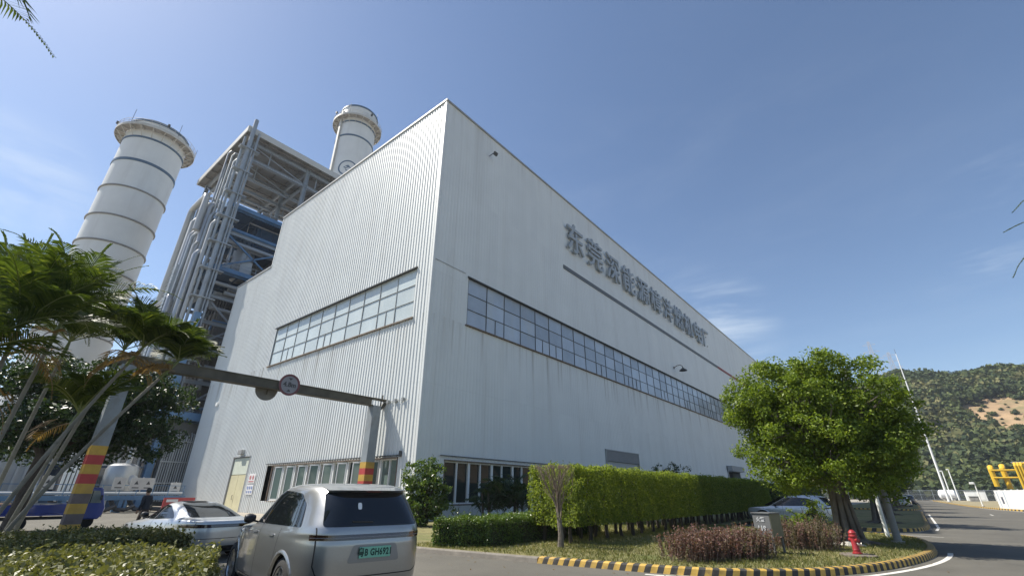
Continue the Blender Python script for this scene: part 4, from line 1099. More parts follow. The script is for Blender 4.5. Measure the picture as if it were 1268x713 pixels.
def round_poly(pts, r=.04, k=4):
    out = []; n = len(pts)
    for i in range(n):
        p = Vector((*pts[i], 0)); a = Vector((*pts[i - 1], 0)); c = Vector((*pts[(i + 1) % n], 0))
        d1 = (a - p); d2 = (c - p); rr = min(r, d1.length * .45, d2.length * .45)
        p1 = p + d1.normalized() * rr; p2 = p + d2.normalized() * rr
        for j in range(k + 1):
            t = j / k; q = p1 * (1 - t) ** 2 + p * 2 * t * (1 - t) + p2 * t * t; out.append((q.x, q.y))
    return out
def subdiv(poly, step):
    out = []
    for i, p in enumerate(poly):
        q = poly[(i + 1) % len(poly)]; L = math.hypot(q[0] - p[0], q[1] - p[1]); k = max(1, int(math.ceil(L / step)))
        out += [(p[0] + (q[0] - p[0]) * j / k, p[1] + (q[1] - p[1]) * j / k) for j in range(k)]
    return out
def patch(b, poly, fn, rings=14, step=.045, r=.04, thick=None):
    """polygon laid on the body surface through fn(u, v)"""
    P = subdiv(round_poly(poly, r), step); n = len(P)
    cx = sum(p[0] for p in P) / n; cy = sum(p[1] for p in P) / n
    base = len(b.v)
    if thick:
        for p in P: b.v.append(tuple(Vector(fn(*p)) - Vector(thick)))
        o = n
    else: o = 0
    for j in range(rings):
        t = 1 - j / rings
        for p in P: b.v.append(tuple(fn(cx + (p[0] - cx) * t, cy + (p[1] - cy) * t)))
    b.v.append(tuple(fn(cx, cy))); ce = len(b.v) - 1
    R_ = rings + (1 if thick else 0)
    for j in range(R_ - 1):
        for k in range(n):
            k2 = (k + 1) % n; b.f.append((base + j * n + k, base + j * n + k2, base + (j + 1) * n + k2, base + (j + 1) * n + k)); b.m.append(b.mi)
    for k in range(n): b.f.append((base + (R_ - 1) * n + k, base + (R_ - 1) * n + (k + 1) % n, ce)); b.m.append(b.mi)
def strip(b, pts, fn, wd=.008):
    """thin line on the surface (panel gaps)"""
    P = pts; n = len(P); L = []; Rr = []
    for i in range(n):
        a = P[max(i - 1, 0)]; c = P[min(i + 1, n - 1)]; d = math.hypot(c[0] - a[0], c[1] - a[1]) or 1; nx, ny = -(c[1] - a[1]) / d * wd / 2, (c[0] - a[0]) / d * wd / 2
        L.append(fn(P[i][0] + nx, P[i][1] + ny)); Rr.append(fn(P[i][0] - nx, P[i][1] - ny))
    b.add([tuple(p) for p in L + Rr], [(i, n + i, n + i + 1, i + 1) for i in range(n - 1)])
def dense(pts, step=.06):
    out = []
    for a, c in zip(pts, pts[1:]):
        k = max(1, int(math.hypot(c[0] - a[0], c[1] - a[1]) / step)); out += [(a[0] + (c[0] - a[0]) * j / k, a[1] + (c[1] - a[1]) * j / k) for j in range(k)]
    return out + [pts[-1]]

M_tyre = mat('tyre rubber', (0.022, 0.022, 0.022), 0.85, var=0.15, scale=8)
M_rim = mat('alloy rim', (0.42, 0.43, 0.44), 0.3, metal=0.9, var=0.05, scale=4)
M_rimd = mat('dark rim', (0.06, 0.06, 0.065), 0.35, metal=0.6, var=0.1, scale=4)
M_trimb = mat('black car trim', (0.016, 0.016, 0.018), 0.45, var=0.1, scale=6)
M_well = mat('wheel well', (0.010, 0.010, 0.010), 0.9, var=0.1)
M_cglass = mat('tinted car glass', (0.008, 0.010, 0.012), 0.04, var=0.05, scale=2, spec=0.7, coat=0.0)
M_gap = mat('panel gap', (0.012, 0.012, 0.013), 0.8, var=0.05)
M_tail = mat('dark tail lamp', (0.030, 0.010, 0.012), 0.08, var=0.05, spec=.8, coat=.5)
M_lens = mat('clear lamp lens', (0.55, 0.57, 0.58), 0.1, var=0.05, spec=.8)
M_plate = mat('green number plate', (0.20, 0.50, 0.36), 0.45, var=0.06, scale=6)
M_ptext = mat('plate lettering', (0.010, 0.05, 0.035), 0.6, var=.05)
def paint(name, col, metal=0.75, rough=0.32):
    if name in MATS: return MATS[name]
    m = mat(name, col, rough, metal, var=0.03, scale=40, coat=1.0, dirt=tuple(c * .8 for c in col), dirt_amt=.25, dirt_scale=1.2)
    return m

def wheel(car, x, y, r, wd, rimm, spokes=10, two=True):
    sgn = 1 if y > 0 else -1
    w = bpy.data.objects.new('wheel', None); COL.objects.link(w); w.parent = car; w.location = (x, y, r)
    ax = ((1, 0, 0), (0, 0, 1), (0, sgn, 0))
    b = MB(); ri = r * .70
    b.lathe([(ri, -wd), (r * .93, -wd), (r, -wd * .85), (r, -wd * .12), (r * .95, .0), (ri * 1.02, .012), (ri, -.01)], 40, (0, 0, 0), ax, cap=False)
    b.build('tyre', M_tyre, w, smooth=True, angle=50)
    b = MB(); b.lathe([(ri, -.005), (ri * .96, .004), (ri * .90, -.02), (ri * .88, -.10)], 40, (0, 0, 0), ax, cap=False)
    for k in range(spokes):
        t = 2 * math.pi * k / spokes; c, q = math.cos(t), math.sin(t); X = Vector(ax[0]); Y = Vector(ax[1]); Z = Vector(ax[2])
        d = X * c + Y * q; s_ = X * -q + Y * c; tw = (.045 if k % 2 == 0 else .03) * r / .38
        P_ = [d * (ri * .14) - s_ * tw + Z * -.015, d * (ri * .14) + s_ * tw + Z * -.015, d * (ri * .93) + s_ * tw * .8 + Z * -.012, d * (ri * .93) - s_ * tw * .8 + Z * -.012]
        b.add([tuple(p) for p in P_] + [tuple(p - Z * .045) for p in P_], [(0, 1, 2, 3), (7, 6, 5, 4), (0, 4, 5, 1), (1, 5, 6, 2), (2, 6, 7, 3), (3, 7, 4, 0)])
    b.lathe([(ri * .22, -.05), (ri * .22, -.004), (ri * .12, .004), (.001, .006)], 18, (0, 0, 0), ax, cap=False)
    b.build('rim', rimm, w)
    b = MB(); b.lathe([(.001, -.11), (ri * .9, -.11)], 30, (0, 0, 0), ax, cap=False); b.build('brake_disc', M_well, w)
    return w

def make_body(B, car, m, arches, name='body', n=112, levels=80):
    b = B.mesh(n, levels); o = b.build(name, [m, M_well], car)
    cut = MB(); cut.mi = 0
    for x, r in arches:
        for sg in (1, -1):
            cut.lathe([(r, sg * .55), (r, sg * 1.3)] if sg > 0 else [(r, -1.3), (r, -.55)], 40, (x, 0, r * .93), ((1, 0, 0), (0, 0, 1), (0, -1, 0)))
    if True:
        for i, (x, y, z) in enumerate(cut.v): cut.v[i] = (x, y, z)
    co = cut.build('arch_cutter', [M_well], car)
    bm = bmesh.new(); bm.from_mesh(co.data); bmesh.ops.recalc_face_normals(bm, faces=bm.faces[:]); bm.to_mesh(co.data); bm.free()
    md = o.modifiers.new('arches', 'BOOLEAN'); md.operation = 'DIFFERENCE'; md.object = co; md.solver = 'EXACT'; md.material_mode = 'TRANSFER'
    bpy.context.view_layer.update()
    me = bpy.data.meshes.new_from_object(o.evaluated_get(bpy.context.evaluated_depsgraph_get()))
    o.modifiers.clear(); o.data = me
    bpy.data.objects.remove(co, do_unlink=True)
    me.shade_smooth(); me.set_sharp_from_angle(angle=R(38))
    return o

def sd(B, sg, off=.005): return lambda x, z: (x, sg * (B.side(x, z) + off), z)
def rr_(B, off=.005): return lambda y, z: (B.rear(y, z) - off, y, z)
def fr_(B, off=.005): return lambda y, z: (B.front(y, z) + off, y, z)
def car_root(name, label, cat, L, pos, az, group=None):
    """pos = tail centre on the ground, az = heading clockwise from +Y"""
    th = R(90 - az)
    o = empty(name, label, cat, (pos[0], pos[1], 0.005), th, group); return o

def mirror_pair(B, car, x, z, m, size=.12):
    for sg in (1, -1):
        b = MB(); y = B.side(x, z)
        b.lathe([(.001, -.10), (.05, -.09), (.075, -.03), (.08, .03), (.055, .085), (.001, .10)], 16, (x, sg * (y + .16), z + .05), ((1.15, 0, 0), (0, 0, 1), (0, 1, 0)), cap=False)
        b.bar((x + .02, sg * (y - .03), z - .02), (x + .02, sg * (y + .13), z + .02), .05, .03)
        b.build('mirror', m, car, smooth=True)

def suv(label, pos, az, pm, H=1.735, full=True, plate=None, L=5.0, W=.98, name='parked_suv', cat='car', group=None, rimm=None):
    car = car_root(name, label, cat, L, pos, az, group)
    k = H / 1.735; v = W / .98
    T = [(.22, .26, L - .22, .88), (.30, .12, L - .10, .945), (.42, .06, L - .03, .972), (.60, .03, L, .98), (.80, .02, L - .01, .98), (.93, .02, L - .06, .975), (1.00, .03, L - .16, .968), (1.045, .035, L - .55, .96), (1.075, .04, L - 1.0, .95), (1.10, .045, L - 1.20, .94), (1.15, .06, L - 1.30, .925), (1.30, .13, L - 1.56, .878), (1.45, .21, L - 1.84, .832), (1.56, .29, L - 2.06, .795), (1.635, .36, L - 2.26, .755), (1.69, .48, L - 2.50, .69), (1.722, .75, L - 2.85, .57), (1.735, 1.15, L - 3.2, .36)]
    B = Body([(z * k if z > .4 else z, a, f, w_ * v) for z, a, f, w_ in T], nr=5.2, nf=3.3)
    xa, xb = 1.04, L - .98
    
    arch = .425
    make_body(B, car, pm, ((xa, arch), (xb, arch)), n=128 if full else 72, levels=90 if full else 45)
    for x in (xa, xb):
        for sg in (1, -1): wheel(car, x, sg * (W - .035), .385, .25, rimm or M_rim, 10)
    # glass
    b = MB(); patch(b, [(-.745, 1.165 * k), (.745, 1.165 * k), (.655, 1.60 * k), (-.655, 1.60 * k)], rr_(B, .006), r=.05); b.build('rear_window', M_cglass, car, smooth=True)
    b = MB(); patch(b, [(-.72, 1.125 * k), (.72, 1.125 * k), (.60, 1.635 * k), (-.60, 1.635 * k)], fr_(B, .006), r=.05); b.build('windshield', M_cglass, car, smooth=True)
    for sg in (1, -1):
        b = MB(); patch(b, [(.62, 1.15 * k), (.80, 1.44 * k), (1.12, 1.575 * k), (1.6, 1.61 * k), (2.35, 1.625 * k), (2.42, 1.13 * k)], sd(B, sg, .005), r=.05); b.build('side_window', M_cglass, car, smooth=True)
        b = MB(); patch(b, [(2.46, 1.13 * k), (2.39, 1.625 * k), (2.72, 1.59 * k), (3.55, 1.155 * k), (3.55, 1.12 * k)], sd(B, sg, .005), r=.03); b.build('side_window', M_cglass, car, smooth=True)
        b = MB(); strip(b, dense([(2.44, 1.12 * k), (2.37, 1.63 * k)]), sd(B, sg, .007), .06); b.build('pillar', M_trimb, car)
        b = MB()
        strip(b, dense([(1.36, 1.11 * k), (1.41, .80), (1.475, .62), (1.475, .37)]), sd(B, sg, .004), .010)
        strip(b, dense([(2.42, 1.11 * k), (2.43, .36)]), sd(B, sg, .004), .010)
        strip(b, dense([(3.44, 1.09 * k), (3.45, .55), (3.42, .37)]), sd(B, sg, .004), .010)
        strip(b, dense([(1.475, .37), (3.42, .37)]), sd(B, sg, .004), .010)
        b.build('door_gap', M_gap, car)
        b = MB()
        patch(b, [(1.55, .24), (3.38, .24), (3.38, .335), (1.55, .335)], sd(B, sg, .006), r=.02, rings=3); b.build('side_skirt', M_trimb, car)
        for xh in (1.72, 2.68):
            b = MB(); patch(b, [(xh - .12, .985 * k), (xh + .12, .985 * k), (xh + .12, 1.015 * k), (xh - .12, 1.015 * k)], sd(B, sg, .016), r=.014, rings=3, thick=(0, sg * .02, 0)); b.build('door_handle', pm, car, smooth=True)
        # flared arch lips
        for x in (xa, xb):
            b = MB(); n = 22
            rows = []
            for j in range(n + 1):
                t = math.pi * (j / n) * 1.10 - .05 * math.pi; row = []
                for rr, off in ((arch - .012, -.02), (arch + .004, .018), (arch + .035, .014), (arch + .05, .002)):
                    xx = x + rr * math.cos(t); zz = max(.23, arch * .93 + rr * math.sin(t)); row.append((xx, sg * (B.side(min(max(xx, .1), L - .1), min(zz, 1.05)) + off), zz))
                rows.append(row)
            for j in range(n):
                b.add(rows[j] + rows[j + 1], [(q, q + 1, 5 + q, 4 + q) for q in range(3)])
            b.build('arch_lip', pm, car, smooth=True)
    mirror_pair(B, car, L - 1.72, 1.12 * k, M_trimb)
    # rear details
    def around(s_, z): # runs across the tail and round onto the flanks
        yw = .80 * v
        if abs(s_) <= yw: return (B.rear(s_, z) - .008, s_, z)
        e = abs(s_) - yw; sg = 1 if s_ > 0 else -1
        x0 = B.rear(yw, z); x = x0 + e
        # follow the corner by arc: blend rear and side points
        t = min(1, e / .42); yy = yw + (B.side(.34, z) - yw) * math.sin(t * math.pi / 2); xx = B.rear(min(yy, B.at(z)[2] * .9995), z)
        if t > .55: xx = max(xx, x0 + (.34 - x0) * (t - .1) / .9); yy = B.side(xx, z)
        return (xx - .006, sg * (yy + .007), z)
    b = MB(); zs = [(1.000 * k, .0), (1.008 * k, .012), (1.060 * k, .012), (1.068 * k, .0)]
    ss = np.linspace(-1.2, 1.2, 61)
    rows = [[around(float(s_), z) for z, e in zs] for s_ in ss]
    for j in range(60): b.add(rows[j] + rows[j + 1], [(q, q + 1, 5 + q, 4 + q) for q in range(3)])
    b.build('light_bar', M_tail, car, smooth=True)
    b = MB(); zs = [1.029 * k, 1.037 * k]
    def out(p): x, y, z = p; return (x - .003, y + .003 * (1 if y > 0 else -1), z)
    rows = [[out(around(float(s_), z)) for z in zs] for s_ in ss]
    for j in range(60): b.add(rows[j] + rows[j + 1], [(0, 1, 3, 2)])
    b.build('light_strip', mat('lamp strip grey', (.20, .20, .22), .2, var=.05), car)
    b = MB()
    f = rr_(B, .004)
    strip(b, dense([(.80, 1.155 * k), (.80, .72), (.76, .62), (.66, .575), (-.66, .575), (-.76, .62), (-.80, .72), (-.80, 1.155 * k)], .04), f, .012)
    strip(b, dense([(-.90, .42), (.90, .42)], .04), f, .012)
    b.build('tailgate_gap', M_gap, car)
    b = MB(); patch(b, [(-.82, .235), (.82, .235), (.86, .335), (-.86, .335)], rr_(B, .006), r=.03, rings=4); b.build('rear_bumper', M_trimb, car, smooth=True)
    # plate recess, plate and lettering
    b = MB(); patch(b, [(-.40, .74), (.40, .74), (.33, .965), (-.33, .965)], rr_(B, .003), r=.05); b.build('plate_recess', mat('recess shade paint', (.26, .265, .27), .4, metal=.6, var=.03), car, smooth=True)
    xp = B.rear(0, .87) - .014
    pl = MB(); pl.box((xp - .012, -.24, .795), (xp, .24, .935)); po = pl.build('number_plate', M_plate, car, bevel=.004)
    if plate:
        text_obj('lettering', plate, .118, (xp - .0128, 0, .863), (0, -1, 0), (0, 0, 1), M_ptext, po, extrude=.0015, offset=.004, wscale=.78, space=1.08)
    # roof spoiler
    b = MB(); pts = []
    ys = np.linspace(-.64, .64, 25)
    top = [(B.rear(float(y), 1.655 * k) + .10, float(y), 1.685 * k) for y in ys]; tip = [(B.rear(float(y) * .98, 1.60 * k) - .10 * (1 - (y / .8) ** 4), float(y), 1.628 * k) for y in ys]; low = [(B.rear(float(y) * .98, 1.60 * k) - .04, float(y), 1.603 * k) for y in ys]; inn = [(B.rear(float(y), 1.60 * k) + .05, float(y), 1.60 * k) for y in ys]
    n = len(ys); b.add(top + tip + low + inn, [(r_ * n + i, r_ * n + i + 1, (r_ + 1) * n + i + 1, (r_ + 1) * n + i) for r_ in range(3) for i in range(n - 1)])
    b.build('spoiler', pm, car, smooth=True, angle=50)
    b = MB(); b.bar((B.rear(0, 1.60 * k) - .055, -.12, 1.612 * k), (B.rear(0, 1.60 * k) - .055, .12, 1.612 * k), .012); b.build('brake_light', mat('brake lamp red', (.20, .01, .01), .2, var=.05), car)
    b = MB(); xw = .17
    b.bar((B.rear(.0, 1.24 * k) - .02, .05, 1.215 * k), (B.rear(.35, 1.25 * k) - .022, .36, 1.225 * k), .018, .02); b.build('wiper', M_trimb, car)
    b = MB(); patch(b, [(-.03, -.03), (.03, -.03), (.03, .03), (-.03, .03)], lambda y, z: (B.rear(y + .24, 1.40 * k + z) - .009, y + .24, 1.42 * k + z * 1.5), r=.02, rings=2); b.build('window_sticker', M_white, car)
    # front lamps and grille
    for sg in (1, -1):
        b = MB(); patch(b, [(sg * .50, .80 * k), (sg * .86, .80 * k), (sg * .86, .88 * k), (sg * .50, .86 * k)], fr_(B, .006), r=.03, rings=4); b.build('headlight', M_lens, car, smooth=True)
    b = MB(); patch(b, [(-.75, .30), (.75, .30), (.70, .52), (-.70, .52)], fr_(B, .005), r=.04, rings=4); b.build('grille', M_trimb, car, smooth=True)
    b = MB(); patch(b, [(1.5, -.5), (2.55, -.5), (2.55, .5), (1.5, .5)], lambda x, y: (x, y, 1.7375 * k - .015 * (y / .5) ** 2 * (1 if abs(y) > .3 else 0)), r=.08) if False else None
    return car

# the silver SUV seen from behind
P_silver = paint('silver metallic paint', (0.37, 0.375, 0.37))
P_pale = paint('pale blue silver paint', (0.52, 0.54, 0.555), metal=.55)
suv('silver SUV parked on the road, seen from behind with green number plate', (-6.25, 4.55), -80, P_silver, H=1.78, plate='粤B GH6921')

def sedan(label, pos, az, pm, name='parked_sedan'):
    L = 4.96
    car = car_root(name, label, 'car', L, pos, az)
    T = [(.17, .30, L - .25, .87), (.24, .14, L - .10, .935), (.38, .06, L - .03, .97), (.52, .03, L, .985), (.66, .025, L - .02, .985), (.76, .03, L - .12, .975), (.82, .035, L - .45, .965), (.87, .045, L - .95, .95), (.91, .06, L - 1.25, .93), (.945, .11, L - 1.40, .905), (.97, .30, L - 1.48, .88), (.995, .52, L - 1.55, .86), (1.05, .72, L - 1.68, .82), (1.14, 1.0, L - 1.90, .765), (1.23, 1.32, L - 2.12, .70), (1.30, 1.62, L - 2.34, .63), (1.345, 1.90, L - 2.55, .55), (1.37, 2.15, L - 2.72, .45), (1.38, 2.4, L - 2.85, .30)]
    B = Body(T, nr=4.0, nf=3.0)
    make_body(B, car, pm, ((1.02, .395), (3.92, .395)), n=112, levels=110)
    for x in (1.02, 3.92):
        for sg in (1, -1): wheel(car, x, sg * .935, .36, .26, M_rimd, 10)
    b = MB(); patch(b, [(-.70, 1.005), (.70, 1.005), (.50, 1.335), (-.50, 1.335)], rr_(B, .007), r=.07, rings=10); b.build('rear_window', M_cglass, car, smooth=True)
    b = MB(); patch(b, [(-.70, .985), (.70, .985), (.48, 1.33), (-.48, 1.33)], fr_(B, .006), r=.06, rings=8); b.build('windshield', M_cglass, car, smooth=True)
    b = MB(); patch(b, [(1.95, -.30), (2.7, -.34), (2.7, .34), (1.95, .30)], lambda x, y: (x, y, 1.3835), r=.05, rings=3); b.build('roof_glass', M_cglass, car)
    for sg in (1, -1):
        b = MB(); patch(b, [(1.28, .985), (1.55, 1.12), (2.0, 1.275), (2.45, 1.315), (2.85, 1.27), (3.45, .965), (3.40, .935), (2.2, .945)], sd(B, sg, .006), r=.05, rings=8); b.build('side_window', M_cglass, car, smooth=True)
        b = MB(); strip(b, dense([(2.28, .95), (2.22, 1.30)]), sd(B, sg, .009), .06); b.build('pillar', M_trimb, car)
        b = MB(); strip(b, dense([(2.26, .93), (2.28, .34)]), sd(B, sg, .004), .01); strip(b, dense([(3.42, .92), (3.40, .55), (3.28, .34)]), sd(B, sg, .004), .01); strip(b, dense([(1.36, .93), (1.42, .7), (1.5, .36)]), sd(B, sg, .004), .01); b.build('door_gap', M_gap, car)
        b = MB(); patch(b, [(1.5, .2), (3.4, .2), (3.4, .29), (1.5, .29)], sd(B, sg, .006), r=.02, rings=3); b.build('side_skirt', M_trimb, car)
        b = MB(); patch(b, [(sg * .55, .66), (sg * .84, .62), (sg * .86, .72), (sg * .56, .74)], fr_(B, .006), r=.03, rings=4); b.build('headlight', M_lens, car)
    mirror_pair(B, car, 3.28, .97, M_trimb)
    b = MB()
    ys = np.linspace(-.90, .90, 41)
    rows = [[(B.rear(float(y), z) - o_, float(y), z) for z, o_ in ((.775, .002), (.785, .012), (.845, .012), (.855, .002))] for y in ys]
    for j in range(40): b.add(rows[j] + rows[j + 1], [(q, q + 1, 5 + q, 4 + q) for q in range(3)])
    b.build('light_bar', M_tail, car, smooth=True)
    b = MB(); f = rr_(B, .005); strip(b, dense([(-.85, .60), (-.70, .52), (.70, .52), (.85, .60)], .05), f, .012); strip(b, dense([(-.72, .93), (-.78, .78)], .05), f, .01); strip(b, dense([(.72, .93), (.78, .78)], .05), f, .01); b.build('bumper_gap', M_gap, car)
    b = MB(); patch(b, [(-.80, .20), (.80, .20), (.84, .34), (-.84, .34)], f, r=.03, rings=4); b.build('rear_bumper', M_trimb, car, smooth=True)
    return car
sedan('pale silver sedan with sloping rear glass parked ahead of the big SUV', (-14.55, 5.79), -97, P_pale)
suv('silver crossover parked nose towards the tall hedge behind the big round tree', (-3.6, 33.0), -89, P_pale, H=1.60, full=False, L=4.5, W=.93, name='parked_crossover')
P_blue = paint('dark blue paint', (0.03, 0.045, 0.09), metal=.4); P_wht = paint('white car paint', (0.62, 0.63, 0.62), metal=.1)
suv('dark blue car parked far along the road, farther one under the trees', (-.9, 112), 4, P_blue, H=1.62, full=False, L=4.5, W=.92, name='parked_car')
suv('white car parked under the trees far along the building side of the road', (-1.6, 90), 4, P_wht, H=1.55, full=False, L=4.5, W=.92, name='parked_car')

# ---------------------------------------------------------------- blue cargo tricycle
M_tb = mat('blue truck paint', (0.025, 0.055, 0.30), 0.35, var=0.1, scale=2, coat=.5, dirt=(.07, .07, .12), dirt_amt=.4)
M_tglass = mat('pale windscreen', (0.22, 0.26, 0.26), 0.08, var=.1, spec=.8)
tri = empty('cargo_tricycle', 'blue three wheeled cargo truck with small cab parked behind the banded post', 'truck', (-31.2, 3.1, 0.005), R(90))
# local x = forward (+Y of the world), y = left
b = MB()
prof = [(1.95, .42), (3.06, .42), (3.18, .62), (3.20, .92), (3.12, 1.12), (2.92, 1.74), (2.82, 1.80), (2.02, 1.80), (1.95, 1.72)]
n = len(prof)
for sg in (0,):
    vs = []
    for yy, sc_ in ((-.62, .96), (-.56, 1.0), (.56, 1.0), (.62, .96)):
        cx, cz = 2.55, 1.1
        vs += [(cx + (x - cx) * sc_, yy, cz + (z - cz) * sc_) for x, z in prof]
    fs = [(r_ * n + i, r_ * n + (i + 1) % n, (r_ + 1) * n + (i + 1) % n, (r_ + 1) * n + i) for r_ in range(3) for i in range(n)]
    fs += [tuple(range(n)), tuple(range(3 * n, 4 * n))[::-1]]
    b.add(vs, fs)
o = b.build('cab', M_tb, tri, bevel=.03)
bm = bmesh.new(); bm.from_mesh(o.data); bmesh.ops.recalc_face_normals(bm, faces=bm.faces[:]); bm.to_mesh(o.data); bm.free()
b = MB(); b.add([(3.135, -.50, 1.10), (3.135, .50, 1.10), (2.935, .48, 1.68), (2.935, -.48, 1.68)], [(0, 1, 2, 3)]); b.build('windshield', M_tglass, tri)
for sg in (1, -1):
    b = MB(); y = sg * .632; b.add([(2.12, y, 1.12), (2.98, y, 1.12), (2.80, y, 1.66), (2.12, y, 1.66)], [(0, 1, 2, 3)]); b.build('side_window', M_tglass, tri)
    b = MB(); b.bar((2.55, sg * .637, 1.12), (2.55, sg * .637, 1.66), .03); b.bar((2.06, sg * .637, .5), (2.06, sg * .637, 1.7), .012); b.build('door_gap', M_gap, tri)
    b = MB(); b.lathe([(.11, 0), (.115, .02), (.09, .045), (.001, .055)], 20, (3.185, sg * .36, .86), ((0, 1, 0), (0, 0, 1), (1, 0, 0)), cap=False); b.build('headlight', M_lens, tri, smooth=True)
    b = MB(); b.obox((2.9, sg * .80, 1.35), (1, 0, 0), (0, 1, 0), (0, 0, 1), .03, .07, .11); b.bar((2.92, sg * .6, 1.3), (2.9, sg * .76, 1.35), .025); b.build('mirror', M_trimb, tri)
b = MB(); b.box((3.19, -.3, .50), (3.23, .3, .66)); b.build('bumper', M_st, tri)
b = MB(); b.box((-.55, -.66, .62), (1.86, .66, .70)); b.build('bed_floor', M_tb, tri)
for nm, a, c in (('bed_side', (-.55, .60, .71), (1.86, .66, 1.06)), ('bed_side', (-.55, -.66, .71), (1.86, -.60, 1.06)), ('tailgate', (-.60, -.66, .71), (-.555, .66, 1.06)), ('headboard', (1.80, -.59, .71), (1.85, .59, 1.12))):
    b = MB(); b.box(a, c)
    b.build(nm, M_tb, tri)
b = MB(); b.tube([(-.58, .64, 1.10), (1.86, .64, 1.10)], .022, 6); b.tube([(-.58, -.64, 1.10), (1.86, -.64, 1.10)], .022, 6); b.build('bed_rail', M_pipe, tri)
b = MB(); b.box((-.5, -.3, .45), (2.9, .3, .56)); b.build('chassis', M_dkst, tri)
for x, y in ((.35, .55), (.35, -.55), (2.75, 0)):
    b = MB(); sg = 1 if y >= 0 else -1
    b.lathe([(.17, -.07), (.28, -.07), (.30, -.04), (.30, .04), (.28, .07), (.17, .07)], 26, (x, y, .30), ((1, 0, 0), (0, 0, 1), (0, 1, 0)), cap=False); b.lathe([(.001, .03), (.17, .03)], 20, (x, y, .30), ((1, 0, 0), (0, 0, 1), (0, 1, 0)), cap=False); b.lathe([(.001, -.03), (.17, -.03)], 20, (x, y, .30), ((1, 0, 0), (0, 0, 1), (0, 1, 0)), cap=False)
    b.build('wheel', M_tyre, tri, smooth=True)
# cargo lying on the bed: boards and boxes
for i, (x, y, sx, sy, h_, m, lab) in enumerate(((-.1, -.2, .3, .25, .42, mat('orange crate', (.40, .17, .06), .7, var=.15), 'orange crate on the bed of the blue three wheeled truck'), (.55, -.15, .28, .3, .40, M_white, 'white box on the bed of the blue three wheeled truck'), (1.2, -.2, .3, .22, .36, mat('grey sack', (.25, .24, .22), .9, var=.2, bump=.4), 'grey sack behind the cab of the blue three wheeled truck'))):
    b = MB(); b.box((-sx, -sy, 0), (sx, sy, h_))
    for zz in (.12, h_ - .1): b.box((-sx - .015, -sy - .015, zz), (sx + .015, sy + .015, zz + .04))
    o = b.build(('crate', 'box', 'sack')[i], m, None, bevel=.03 if i < 2 else .12)
    o.location = (-31.2 - y, 3.1 + x, .71); o.rotation_euler = (0, 0, R(90 + 8 * i)); tag(o, lab, ('crate', 'box', 'sack')[i])
# ================================================================ vegetation
M_bark = mat('grey bark', (0.145, 0.125, 0.10), 0.9, var=0.3, scale=3, bump=0.8, bscale=14, dirt=(.07, .06, .05), dirt_amt=.6, dirt_scale=2, dirt_stretch=(1, 1, .3))
M_barkd = mat('dark bark', (0.065, 0.052, 0.042), 0.9, var=0.3, scale=3, bump=0.8, bscale=14)
M_palmb = mat('pale palm stem', (0.21, 0.20, 0.17), 0.75, var=0.2, scale=2, bump=0.3, bscale=20, dirt=(.14, .13, .10), dirt_amt=.7, dirt_scale=3, dirt_stretch=(1, 1, 3))
M_twig = mat('dry twig', (0.20, 0.155, 0.115), 0.9, var=0.25, scale=6)
L_ban = leaf_mat('banyan leaves', (0.086, 0.138, 0.016), (0.185, 0.250, 0.030), (0.28, 0.33, 0.075), rough=0.45, trans=0.36, spec=.25)
L_hedge = leaf_mat('hedge leaves', (0.110, 0.158, 0.030), (0.225, 0.270, 0.060), (0.32, 0.345, 0.11), rough=0.5, trans=0.55, spec=.2)
L_low = leaf_mat('low hedge leaves', (0.050, 0.095, 0.018), (0.115, 0.175, 0.030), (0.19, 0.23, 0.06), rough=0.36, trans=0.25)
L_near = leaf_mat('near hedge leaves', (0.085, 0.096, 0.036), (0.195, 0.195, 0.080), (0.34, 0.31, 0.17), rough=0.42, trans=0.22, spec=.22)
L_dark = leaf_mat('dark tree leaves', (0.018, 0.040, 0.014), (0.045, 0.080, 0.022), (0.075, 0.105, 0.03), rough=0.4, trans=0.22)
L_bush = leaf_mat('corner bush leaves', (0.040, 0.080, 0.016), (0.110, 0.165, 0.028), (0.17, 0.22, 0.05), rough=0.34, trans=0.28)
L_purp = leaf_mat('reddish shrub leaves', (0.150, 0.062, 0.062), (0.190, 0.115, 0.085), (0.23, 0.19, 0.10), rough=0.6, trans=0.2)
L_olive = leaf_mat('olive brown shrub leaves', (0.085, 0.075, 0.035), (0.145, 0.125, 0.060), (0.17, 0.10, 0.07), rough=0.6, trans=0.2)
L_palm = leaf_mat('palm leaflets', (0.026, 0.046, 0.012), (0.075, 0.108, 0.022), (0.15, 0.18, 0.035), rough=0.5, trans=0.32, spec=.2)
L_dry = leaf_mat('dry palm leaflets', (0.16, 0.095, 0.04), (0.24, 0.16, 0.075), rough=0.7, trans=0.3)
L_grass = leaf_mat('grass blades', (0.105, 0.130, 0.032), (0.19, 0.18, 0.065), (0.27, 0.215, 0.11), rough=0.6, trans=0.25)
M_core = mat('twiggy hedge core', (0.040, 0.045, 0.020), 0.95, var=0.4, scale=6, bump=0.8, bscale=20)

def clump_leaves(rng, centres, radii, per, size, squash=.75, up=.35):
    """leaves gathered on small clumps"""
    C = np.repeat(centres, per, 0); r = np.repeat(radii, per)
    d = unit(rng.normal(size=(len(C), 3)))
    rad = rng.random(len(C)) ** .45
    P_ = C + d * (r * rad)[:, None] * np.array([1, 1, squash])
    Nn = unit(d * .6 + np.array([0, 0, up]) + .75 * rng.normal(size=d.shape))
    D = unit(np.cross(Nn, rng.normal(size=d.shape)) + .25 * d)
    return P_, D, Nn, np.full(len(C), size)

